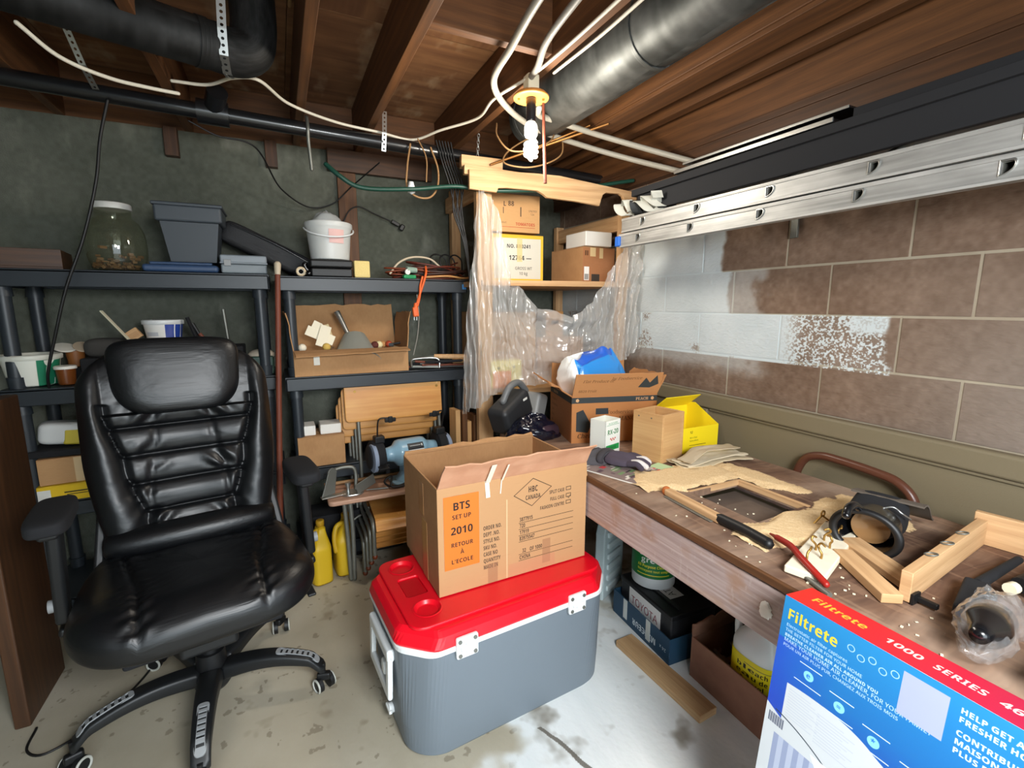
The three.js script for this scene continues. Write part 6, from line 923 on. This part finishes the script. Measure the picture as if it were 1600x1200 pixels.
{
  const o = thing('rubber_goggles', 'worn black rubber goggles with a grey dusty strap lying on wood offcuts on the bench', 'goggles', [1.385, BT + 0.02, -0.655], 0.25); o.scale.setScalar(0.88);
  part(o, 'cup', (() => { const g = skin((u, v) => { const a = u * 2 * Math.PI, r = lerp(0.075, 0.060, v) * (1 + 0.06 * Math.sin(a * 2)); return [-0.05 + 0.11 * v - 0.02 * Math.cos(a) * v, 0.045 + r * 0.85 * Math.sin(a), r * 1.05 * Math.cos(a)]; }, 48, 18, 0.007); return g; })(), M.blackgloss);
  part(o, 'lens', mv(cyl(0.045, 0.05, 0.006, 0, 0, 0, 'x', 32), 0.01, 0.045, 0), phys('#8d6a44', 0.15, { clearcoat: 0.5 }));
  part(o, 'flange', (() => { const g = new THREE.TorusGeometry(0.078, 0.011, 12, 44); g.rotateY(Math.PI / 2); g.scale(1, 0.85, 1.05); g.translate(-0.052, 0.045, 0); return fin(g); })(), M.black);
  part(o, 'hook', tube([[-0.05, 0.115, -0.02], [-0.075, 0.13, -0.03], [-0.105, 0.125, -0.035], [-0.12, 0.11, -0.035]], 0.012, 30, 10), M.blackgloss);
  part(o, 'rubber_body', (() => { const g = pillow(0.17, 0.11, 0.15, 0.55, 44, 24); const p = g.attributes.position; for (let i = 0; i < p.count; i++) p.setY(i, p.getY(i) * (1 + 0.18 * Math.sin(p.getX(i) * 45))); g.computeVertexNormals(); g.translate(0.13, 0.045, -0.01); return g; })(), M.blackmatte);
  part(o, 'strap', (() => { const g = skin((u, v) => [0.14 + 0.17 * u, 0.10 - 0.075 * u + 0.015 * Math.sin(u * 5), lerp(-0.09, 0.10, v) * (1 - 0.15 * u) + 0.02 * u], 24, 10, 0.006); return g; })(), std('#5c5248', 0.9), 'dusty grey-brown strap');
  part(o, 'wire', tube([[0.04, 0.105, 0.02], [0.06, 0.108, 0.04], [0.06, 0.095, 0.062], [0.085, 0.075, 0.08]], 0.0028, 24, 6), M.steel);
}
{
  const o = thing('wood_offcut', 'two tan wood offcuts lying under the black goggles', 'wood', [0, 0, 0]);
  part(o, 'strip', bar([1.27, BT + 0.016, -0.655], [1.165, BT + 0.014, -0.49], 0.045, 0.022), M.pine); part(o, 'strip', bar([1.36, BT + 0.014, -0.69], [1.27, BT + 0.014, -0.50], 0.06, 0.018), M.pine);
}
{
  const o = thing('drawer_box', 'open wooden drawer frame with black corner hinges on the near end of the bench', 'frame', [0, 0, 0]);
  part(o, 'side_board', bar([1.20, BT + 0.038, -0.485], [1.69, BT + 0.038, -0.535], 0.022, 0.07, V(0, 1, 0), 0.002), M.pine);
  part(o, 'back_board', bar([1.70, BT + 0.045, -0.555], [1.77, BT + 0.045, -0.16], 0.02, 0.088, V(0, 1, 0), 0.002), M.pine);
  part(o, 'hinge', merge([box(0.03, 0.025, 0.006, 1.215, BT + 0.014, -0.470, 0.001), box(0.012, 0.012, 0.04, 1.222, BT + 0.012, -0.452, 0.002)]), M.black); part(o, 'hinge', box(0.006, 0.02, 0.05, 1.742, BT + 0.035, -0.36, 0.001), M.black);
  for (let i = 0; i < 3; i++) part(o, 'wire_staple', mv(new THREE.TorusGeometry(0.012, 0.002, 8, 24), 1.33 + i * 0.1, BT + 0.076, -0.498 - i * 0.0102, 0, 1.3), M.dullsteel);
}
single('hand_brush', 'black bristle brush with a dark handle lying inside the wooden frame', 'brush', merge([mv(box(0.16, 0.03, 0.045, 0, 0, 0, 0.006), 1.31, BT + 0.02, -0.41, 0.25), mv(box(0.15, 0.02, 0.04, 0, 0, 0, 0.002), 1.31, BT + 0.012, -0.395, 0.25), rod([1.39, BT + 0.022, -0.43], [1.60, BT + 0.03, -0.43], 0.012, 0.009)]), M.blackmatte);
single('bench_tool', 'black tool with a pale round tip behind the plastic-wrapped bottle on the bench', 'tool', merge([rod([1.45, BT + 0.03, -0.38], [1.75, BT + 0.04, -0.36], 0.018), rod([1.45, BT + 0.02, -0.36], [1.7, BT + 0.03, -0.28], 0.014)]), M.black);
single('dowel_end', 'pale round dowel end lying in front of the black tool on the bench', 'dowel', rod([1.41, BT + 0.03, -0.385], [1.43, BT + 0.03, -0.383], 0.013), M.bone);
function wrapped(name, label, pos, turn) {
  const o = thing(name, label, 'bottle', pos, turn);
  const b = lathe([[0.001, 0.16], [0.014, 0.16], [0.018, 0.13], [0.034, 0.10], [0.037, 0.08], [0.037, 0.006], [0.033, 0], [0.001, 0]], 28); b.rotateZ(1.35); b.translate(0.03, 0.036, 0); part(o, 'bottle_body', b, M.blackgloss);
  const lb = cyl(0.0345, 0.0345, 0.04, 0, 0, 0, 'y', 24); lb.rotateZ(1.35); lb.translate(-0.01, 0.043, 0); part(o, 'label', lb, std('#2b4f8f', 0.4));
  const w = skin((u, v) => { const a = u * 2 * Math.PI, q = (v - 0.5) * Math.PI, r = 1 + (fbm(u, v, 11, 9, 3, 581 + Math.round(pos[2] * 100)) - 0.5) * 0.8; return [0.125 * Math.sin(q) * (0.8 + 0.3 * r), Math.max(0.001, 0.042 + 0.040 * Math.cos(q) * Math.sin(a) * r), 0.046 * Math.cos(q) * Math.cos(a) * r]; }, 34, 22); const wf = w.toNonIndexed(); wf.computeVertexNormals(); part(o, 'clear_wrap', wf, phys('#ffffff', 0.08, { transmission: 0.92, thickness: 0, ior: 1.5, side: THREE.DoubleSide }));
}
wrapped('wrapped_bottle', 'black bottle in crinkled clear wrap near the bench edge above the filter box', [1.20, BT, -0.345], 0.2);
wrapped('wrapped_bottle', 'second clear-wrapped black bottle closer to the right border of the picture', [1.20, BT, -0.19], -0.3);
{ // crumbs and chips
  const l = []; for (let i = 0; i < 70; i++) { const g = box(rr(0.002, 0.007), rr(0.001, 0.003), rr(0.002, 0.005), 0, 0, 0, 0); g.rotateY(rnd() * 3); g.translate(rr(1.05, 1.3), BT + 0.002, rr(-1.3, -0.35)); l.push(g); } const o = single('wood_chips', 'pale wood chips and crumbs scattered along the front of the bench top', 'debris', merge(l), M.bone); o.userData.kind = 'stuff';
}
// ---------- hand truck between bench and wall ----------
{
  const o = thing('hand_truck', 'brown steel hand truck whose curved handle rises behind the bench', 'hand truck', [0, 0, 0]);
  part(o, 'tube_frame', tube([[1.838, 0.10, -1.16], [1.838, 0.70, -1.155], [1.838, 0.80, -1.145], [1.838, 0.855, -1.115], [1.838, 0.878, -1.06], [1.838, 0.88, -1.0], [1.838, 0.872, -0.87], [1.838, 0.862, -0.81], [1.838, 0.83, -0.765], [1.838, 0.78, -0.745], [1.838, 0.10, -0.735]], 0.0155, 140, 14), std('#5a3526', 0.35));
  part(o, 'cross_bar', merge([rod([1.838, 0.55, -1.155], [1.838, 0.55, -0.74], 0.012), rod([1.838, 0.25, -1.158], [1.838, 0.25, -0.737], 0.012)]), std('#5a3526', 0.35));
  part(o, 'toe_plate', box(0.012, 0.14, 0.42, 1.842, 0.075, -0.948, 0.003), std('#5a3526', 0.35)); 
}
// ---------- under the bench ----------
{
  const o = thing('ribbed_panel', 'pale blue-grey plastic ladder-like panel with moulded ribs beside the bench leg', 'panel', [1.395, 0, -1.80], 0.42);
  const pm = std('#c3d2d4', 0.5), s = shapeOf([[-0.10, 0.02], [0.10, 0.02], [0.10, 0.35], [0.0, 0.415], [-0.085, 0.40], [-0.10, 0.36]]);
  part(o, 'panel_body', extrude(s, 0.05, 0.006, 4), pm);
  for (let i = 0; i < 6; i++) part(o, 'rib', (() => { const g = extrude(roundRect(0.13, 0.028, 0.010), 0.012, 0.003, 6); g.translate(-0.005, 0.07 + i * 0.056, 0.048); return g; })(), std('#d5e1e2', 0.45));
  part(o, 'foot_wheel', mv(cyl(0.03, 0.03, 0.03, 0, 0, 0, 'z', 24), 0.05, 0.03, 0.07), std('#9c9a92', 0.6));
}
{
  const o = thing('car_battery', 'black car battery with a white printed label standing in the blue tray', 'battery', [1.478, 0.012, -1.455], -0.05);
  const k = part(o, 'battery_case', box(0.24, 0.165, 0.34, 0, 0.0825, 0, 0.008), std('#25272b', 0.5));
  part(o, 'battery_top', merge([box(0.246, 0.025, 0.346, 0, 0.172, 0, 0.006), box(0.02, 0.01, 0.30, -0.06, 0.187, 0, 0.003)]), std('#1a1c20', 0.5));
  part(o, 'side_label', (() => { const g = new THREE.BoxGeometry(0.0015, 0.125, 0.21); g.translate(-0.121, 0.10, 0.0); const uv = g.attributes.uv; return fin(g); })(), mapped(canvasTex(512, 300, (c, w, h) => { c.fillStyle = '#f1f0ee'; c.fillRect(0, 0, w, h); c.fillStyle = '#8a2030'; c.font = '118px sans-serif'; c.textAlign = 'center'; c.fillText('TOYOTA', w / 2, 165, 470); c.fillStyle = '#555'; c.fillRect(90, 205, 330, 10); c.fillRect(120, 228, 260, 6); }), 0.5), 'white label with red lettering');
  part(o, 'top_label', (() => { const g = new THREE.BoxGeometry(0.08, 0.0015, 0.19); g.translate(-0.01, 0.186, -0.02); const p = g.attributes.position, uv = g.attributes.uv; for (let i = 0; i < p.count; i++) uv.setXY(i, 0.5 + (p.getZ(i) + 0.02) / 0.19, 0.5 - (p.getX(i) + 0.01) / 0.08); return fin(g); })(), mapped(canvasTex(400, 160, (c, w, h) => { c.fillStyle = '#dcdbd8'; c.fillRect(0, 0, w, h); c.fillStyle = '#444'; c.font = '92px sans-serif'; c.textAlign = 'center'; c.fillText('TOYOTA', w / 2, 105, 370); }), 0.5));
  part(o, 'vent_caps', merge([0, 1, 2].map(i => cyl(0.012, 0.012, 0.012, 0.07, 0.19, -0.10 + i * 0.09, 'y', 18))), M.black);
}
{
  const o = thing('blue_tray', 'dark blue cardboard tray with mirrored white lettering holding the car battery', 'tray', [1.478, 0, -1.455], -0.05);
  const bm = std('#1f4560', 0.6), w = 0.285, d = 0.385, h = 0.115;
  part(o, 'base', box(w, 0.004, d, 0, 0.004, 0, 0.001), bm); part(o, 'end_panel', box(w, h, 0.004, 0, h / 2, d / 2, 0.001), bm); part(o, 'end_panel', box(w, h, 0.004, 0, h / 2, -d / 2, 0.001), bm); part(o, 'side_panel', box(0.004, h, d, w / 2, h / 2, 0, 0.001), bm);
  const g = new THREE.BoxGeometry(0.004, h, d); g.translate(-w / 2, h / 2, 0); part(o, 'side_panel', fin(g), mapped(canvasTex(800, 240, (c, W, H) => { c.fillStyle = '#1f4560'; c.fillRect(0, 0, W, H); c.fillStyle = '#d8e4ea'; c.font = 'bold 84px sans-serif'; c.save(); c.translate(630, 120); c.rotate(Math.PI); c.fillText('MINCEUR', 0, 0, 330); c.restore(); c.fillRect(360, 150, 160, 6); c.font = '44px sans-serif'; c.save(); c.translate(760, 120); c.rotate(Math.PI); c.fillText('24 x', 0, 0); c.restore(); }), 0.55));
  for (const z of [-0.10, 0.06]) part(o, 'tape', box(0.001, 0.095, 0.028, -w / 2 - 0.003, 0.067, z, 0), std('#cfd5d2', 0.4), 'pale strip of tape');
}
{
  const o = thing('cleaner_tub', 'round white tub with a green and yellow label standing on the car battery', 'tub', [1.47, 0.198, -1.535], 0);
  const t = canvasTex(1400, 420, (c, w, h) => { c.fillStyle = '#147a3a'; c.fillRect(0, 0, w, h); for (let k = 0; k < 2; k++) { const x = 350 + k * 700; c.textAlign = 'center'; c.fillStyle = '#f2f4ee'; c.font = 'bold 92px sans-serif'; c.fillText('simple', x, 150); c.fillText('green', x, 225); c.fillStyle = '#f2e23a'; c.font = 'bold 48px sans-serif'; c.fillText('All Purpose Cleaner', x, 290, 330); c.font = 'bold 40px sans-serif'; c.fillText('Nettoyant tout usage', x, 340, 330); c.fillRect(x - 170, 375, 340, 10); } });
  part(o, 'tub_wall', lathe([[0.001, 0.0], [0.088, 0.0], [0.096, 0.006], [0.097, 0.23], [0.001, 0.23]], 48), M.whiteplastic);
  part(o, 'label', (() => { const g = new THREE.CylinderGeometry(0.0985, 0.0985, 0.16, 60, 1, true); g.translate(0, 0.135, 0); g.rotateY(0.8); return fin(g); })(), mapped(t, 0.4));
  part(o, 'lid', lathe([[0.001, 0.25], [0.1, 0.25], [0.104, 0.245], [0.104, 0.225], [0.001, 0.225]], 48), M.whiteplastic);
}
single('dark_bag', 'dark dusty cloth bundle behind the car battery under the bench', 'bundle', mv(pillow(0.22, 0.36, 0.4, 0.6), 1.70, 0.185, -1.50), std('#26221e', 0.95));
{
  const o = thing('green_bottle', 'large dark green bottle standing in the shade under the bench', 'bottle', [1.60, 0, -1.06]);
  part(o, 'bottle_glass', lathe([[0.001, 0.003], [0.095, 0.003], [0.105, 0.02], [0.108, 0.20], [0.095, 0.27], [0.05, 0.33], [0.026, 0.36], [0.024, 0.42], [0.001, 0.42]], 44), phys('#0c3a2a', 0.12, { clearcoat: 0.6 })); part(o, 'cap', lathe([[0.001, 0.445], [0.026, 0.445], [0.029, 0.44], [0.029, 0.412], [0.001, 0.412]], 28), M.black);
}
{
  const o = thing('brown_carton', 'low open brown carton on the floor under the bench, next to the bleach bottle', 'box', [1.49, 0, -0.995], -0.02);
  const bm = mapped(tex(256, 256, (u, v) => mix3([168, 122, 100], [132, 92, 74], fbm(u, v, 7, 7, 4, 591)), 0.45, 0.45), 0.85);
  openCarton(o, 0.26, 0.17, 0.40, 0.006, bm, [['back', 0.05, 0.2]]);
  part(o, 'packing_block', box(0.2, 0.06, 0.3, 0, 0.037, 0, 0.004), M.card); part(o, 'shavings', merge(Array.from({ length: 40 }, () => { const g = box(rr(0.02, 0.05), 0.006, rr(0.01, 0.03), 0, 0, 0, 0.001); g.rotateZ(rr(-0.6, 0.6)); g.rotateY(rnd() * 3); g.translate(rr(-0.10, 0.10), rr(0.03, 0.11), rr(-0.17, 0.0)); return g; })), std('#7d665a', 0.9)).userData.kind = 'stuff';
}
{
  const o = thing('bleach_bottle', 'white bleach bottle with a yellow label standing in front of the brown carton contents', 'bottle', [1.45, 0.075, -0.975], 0);
  const s = (c, p) => Math.sign(c) * Math.pow(Math.abs(c), p);
  const g = skin((u, v) => { const a = u * 2 * Math.PI, h = v * 0.30, k = v === 0 ? 0.02 : v === 1 ? 0.02 : 1, sh = 1 - 0.72 * Math.pow(sstep(0.17, 0.295, h), 1.2); return [0.062 * k * sh * s(Math.cos(a), 0.7), h, -0.085 * k * sh * s(Math.sin(a), 0.7) + 0.02 * sstep(0.2, 0.3, h)]; }, 50, 44); part(o, 'bottle_body', g, M.whiteplastic);
  const lb = skin((u, v) => { const a = u * 2 * Math.PI; return [0.0632 * s(Math.cos(a), 0.7), 0.03 + 0.125 * v, -0.0865 * s(Math.sin(a), 0.7)]; }, 60, 4);
  part(o, 'label', lb, mapped(canvasTex(1200, 400, (c, w, h) => { c.fillStyle = '#f1df1a'; c.fillRect(0, 0, w, h); c.fillStyle = '#1a1a10'; c.font = 'bold 74px sans-serif'; c.textAlign = 'center'; c.fillText('bleach', 655, 140); c.fillText('eau de', 655, 220); c.fillText('javel', 655, 300); c.fillStyle = '#6d6a4a'; c.fillRect(590, 60, 260, 8); }), 0.45));
  part(o, 'handle', tube([[0.0, 0.285, -0.01], [0.0, 0.28, -0.055], [0.0, 0.235, -0.085], [0.0, 0.175, -0.085]], 0.014, 30, 12), M.whiteplastic);
  part(o, 'cap', lathe([[0.001, 0.325], [0.019, 0.325], [0.022, 0.32], [0.022, 0.292], [0.001, 0.292]], 28).translate(0, 0, 0.02), M.whiteplastic);
}
single('floor_plank', 'short pale wooden board lying flat on the floor in front of the battery tray', 'plank', (() => { const g = bar([1.245, 0.016, -1.455], [1.265, 0.016, -1.015], 0.088, 0.030, V(0, 1, 0), 0.003); return g; })(), mapped(woodTex([206, 172, 128], [160, 122, 82], 55, 5), 0.7));
// ---------- furnace filter box leaning on the bench ----------
{
  const o = thing('filter_box', 'big blue furnace filter box with a red top edge leaning against the bench', 'box', [0.8375, 0, -0.577], 0);
  const L = 0.72, Hh = 0.846, Dp = 0.09, tilt = 0.1093;
  const face = canvasTex(1440, 1692, (c, w, h) => {
    const k = 2000; // pixels per metre
    const g = c.createLinearGradient(0, 0, 0, 0.33 * k); g.addColorStop(0, '#2789c6'); g.addColorStop(0.45, '#1a70ba'); g.addColorStop(0.7, '#1a4fb2'); g.addColorStop(1, '#2449a4'); c.fillStyle = g; c.fillRect(0, 0, w, h);
    const g2 = c.createLinearGradient(0, 0.1 * k, 0.12 * k, 0.12 * k); g2.addColorStop(0, 'rgba(40,70,200,0.7)'); g2.addColorStop(1, 'rgba(40,70,200,0)'); c.fillStyle = g2; c.fillRect(0, 0.09 * k, 0.2 * k, 0.3 * k);
    c.fillStyle = '#f6cf3c'; c.font = 'bold 62px sans-serif'; c.save(); c.translate(0.010 * k, 0.046 * k); c.scale(0.92, 1); c.fillText('Filtrete', 0, 0); c.restore();
    c.fillStyle = 'rgba(225,240,255,0.85)'; c.font = '17px sans-serif'; const lines = ['Electrostatic air filter captures', 'THE BETTER FILTER FOR YOUR HOME', 'BREATHE CLEANER AIR ALL AROUND YOU', 'MAKE YOUR HOME AIR CLEANER, FOR YOUR FAMILY', 'POUR UN AIR PLUS PUR, CHANGEZ AUX TROIS MOIS']; lines.forEach((s, i) => { c.font = `${i === 2 ? 'bold ' : ''}${18 + (i === 3 ? 4 : 0)}px sans-serif`; c.fillText(s, 0.012 * k, (0.062 + i * 0.011) * k); });
    c.strokeStyle = 'rgba(210,235,255,0.8)'; c.lineWidth = 3; for (let i = 0; i < 5; i++) { c.beginPath(); c.arc((0.135 + i * 0.018) * k, (0.030 + (i % 2) * 0.008) * k, 12, 0, 7); c.stroke(); }
    for (let i = 0; i < 5; i++) { const x = (0.045 + i * 0.062) * k, y = (0.138 + i * 0.018) * k; c.fillStyle = 'rgba(235,245,255,0.9)'; c.fillRect(x + 12, y - 44, 90, 4); c.fillRect(x, y + 36, 110, 4); c.fillStyle = '#8fdcff'; c.beginPath(); c.arc(x + 54, y - 4, 20, 0, 7); c.fill(); c.fillStyle = '#1f6fd4'; c.font = 'bold 30px sans-serif'; c.fillText(['e', '≈', '*', '+', 'o'][i], x + 44, y + 6); }
    c.fillStyle = '#aab2d2'; c.fillRect(0.218 * k, 0.014 * k, 0.064 * k, 0.078 * k);
    c.fillStyle = 'rgba(235,245,255,0.95)'; c.font = 'bold 27px sans-serif'; ['HELP GET A CLEANER,', 'FRESHER HOME'].forEach((s, i) => c.fillText(s, 0.296 * k, (0.028 + i * 0.015) * k)); ['CONTRIBUEZ À UNE', 'MAISON PLUS PROPRE,', 'PLUS FRAÎCHE'].forEach((s, i) => c.fillText(s, 0.296 * k, (0.066 + i * 0.015) * k));
    // white lower band with the pleated filter picture
    c.fillStyle = '#d3d9de'; c.beginPath(); c.moveTo(0, 0.245 * k); c.lineTo(0.034 * k, 0.262 * k); c.lineTo(0.034 * k, 0.178 * k); c.quadraticCurveTo(0.15 * k, 0.165 * k, 0.20 * k, 0.195 * k); c.quadraticCurveTo(0.32 * k, 0.25 * k, w, 0.30 * k); c.lineTo(w, h); c.lineTo(0, h); c.fill();
    c.fillStyle = '#c5ccd8'; for (let i = 0; i < 11; i++) { c.fillRect(0.040 * k, (0.186 + i * 0.006) * k, (0.045 + 0.01 * ((i * 7) % 3)) * k, 4); c.fillRect(0.10 * k, (0.194 + i * 0.006) * k, (0.05 + 0.01 * ((i * 5) % 3)) * k, 4); }
    c.fillStyle = '#2d3550'; for (let i = 0; i < 20; i++) c.fillRect((0.008 + i * 0.0017) * k, 0.262 * k, (i % 3 ? 1.4 : 2.6), 44);
    c.strokeStyle = '#2c3a4a'; c.lineWidth = 5; c.beginPath(); c.moveTo(0.02 * k, 0.25 * k); c.quadraticCurveTo(0.16 * k, 0.27 * k, 0.27 * k, 0.42 * k); c.stroke();
    for (let i = 0; i < 18; i++) { c.fillStyle = i % 2 ? '#b9c3da' : '#98a4c4'; c.fillRect((0.025 + i * 0.011) * k, 0.30 * k, 0.011 * k, 0.4 * k); }
    c.fillStyle = '#e9edf0'; c.beginPath(); c.moveTo(0.10 * k, 0.285 * k); c.lineTo(w, 0.285 * k); c.lineTo(w, h); c.quadraticCurveTo(0.2 * k, 0.46 * k, 0.10 * k, 0.285 * k); c.fill(); c.fillStyle = '#a9b2cc'; c.fillRect(0.2 * k, 0.30 * k, 0.12 * k, 0.2 * k);
  });
  // local: x across the thickness, y up, z along the length; then leaned so the top rests against the bench
  const lean = g => { g.rotateZ(-tilt); return g; };
  part(o, 'carton_body', lean(box(Dp - 0.002, Hh - 0.002, L - 0.002, Dp / 2 + 0.001, Hh / 2, L / 2, 0.002)), std('#e4e8ec', 0.6));
  const f = new THREE.BoxGeometry(0.0015, Hh, L); f.translate(0, Hh / 2, L / 2); part(o, 'printed_face', lean(fin(f)), mapped(face, 0.42));
  const tp = new THREE.BoxGeometry(Dp, 0.0015, L); tp.translate(Dp / 2, Hh, L / 2); { const p = tp.attributes.position, uv = tp.attributes.uv; for (let i = 0; i < p.count; i++) uv.setXY(i, p.getZ(i) / L, p.getX(i) / Dp); }
  part(o, 'red_top', lean(fin(tp)), mapped(canvasTex(1440, 180, (c, w, h) => { const g = c.createLinearGradient(0, 0, w * 0.5, 0); g.addColorStop(0, '#dc2a20'); g.addColorStop(0.5, '#cf1f2c'); g.addColorStop(1, '#a8163e'); c.fillStyle = g; c.fillRect(0, 0, w, h); c.save(); c.translate(0, h); c.scale(1, -1); c.restore(); c.fillStyle = '#f3b53a'; c.font = 'bold 64px sans-serif'; c.fillText('Filtrete', 60, 112, 210); c.fillStyle = '#f2c9c0'; c.font = 'bold 54px sans-serif'; c.fillText('1000', 330, 112, 120); c.fillText('SERIES', 480, 112, 140); c.fillText('4600', 650, 112, 110); c.fillStyle = '#eec25a'; c.fillRect(800, 40, 50, 100); c.fillStyle = '#f0e4e0'; c.fillRect(860, 60, 200, 60); }), 0.42), 'red top edge with yellow lettering');
}
renderer.render(scene, camera);
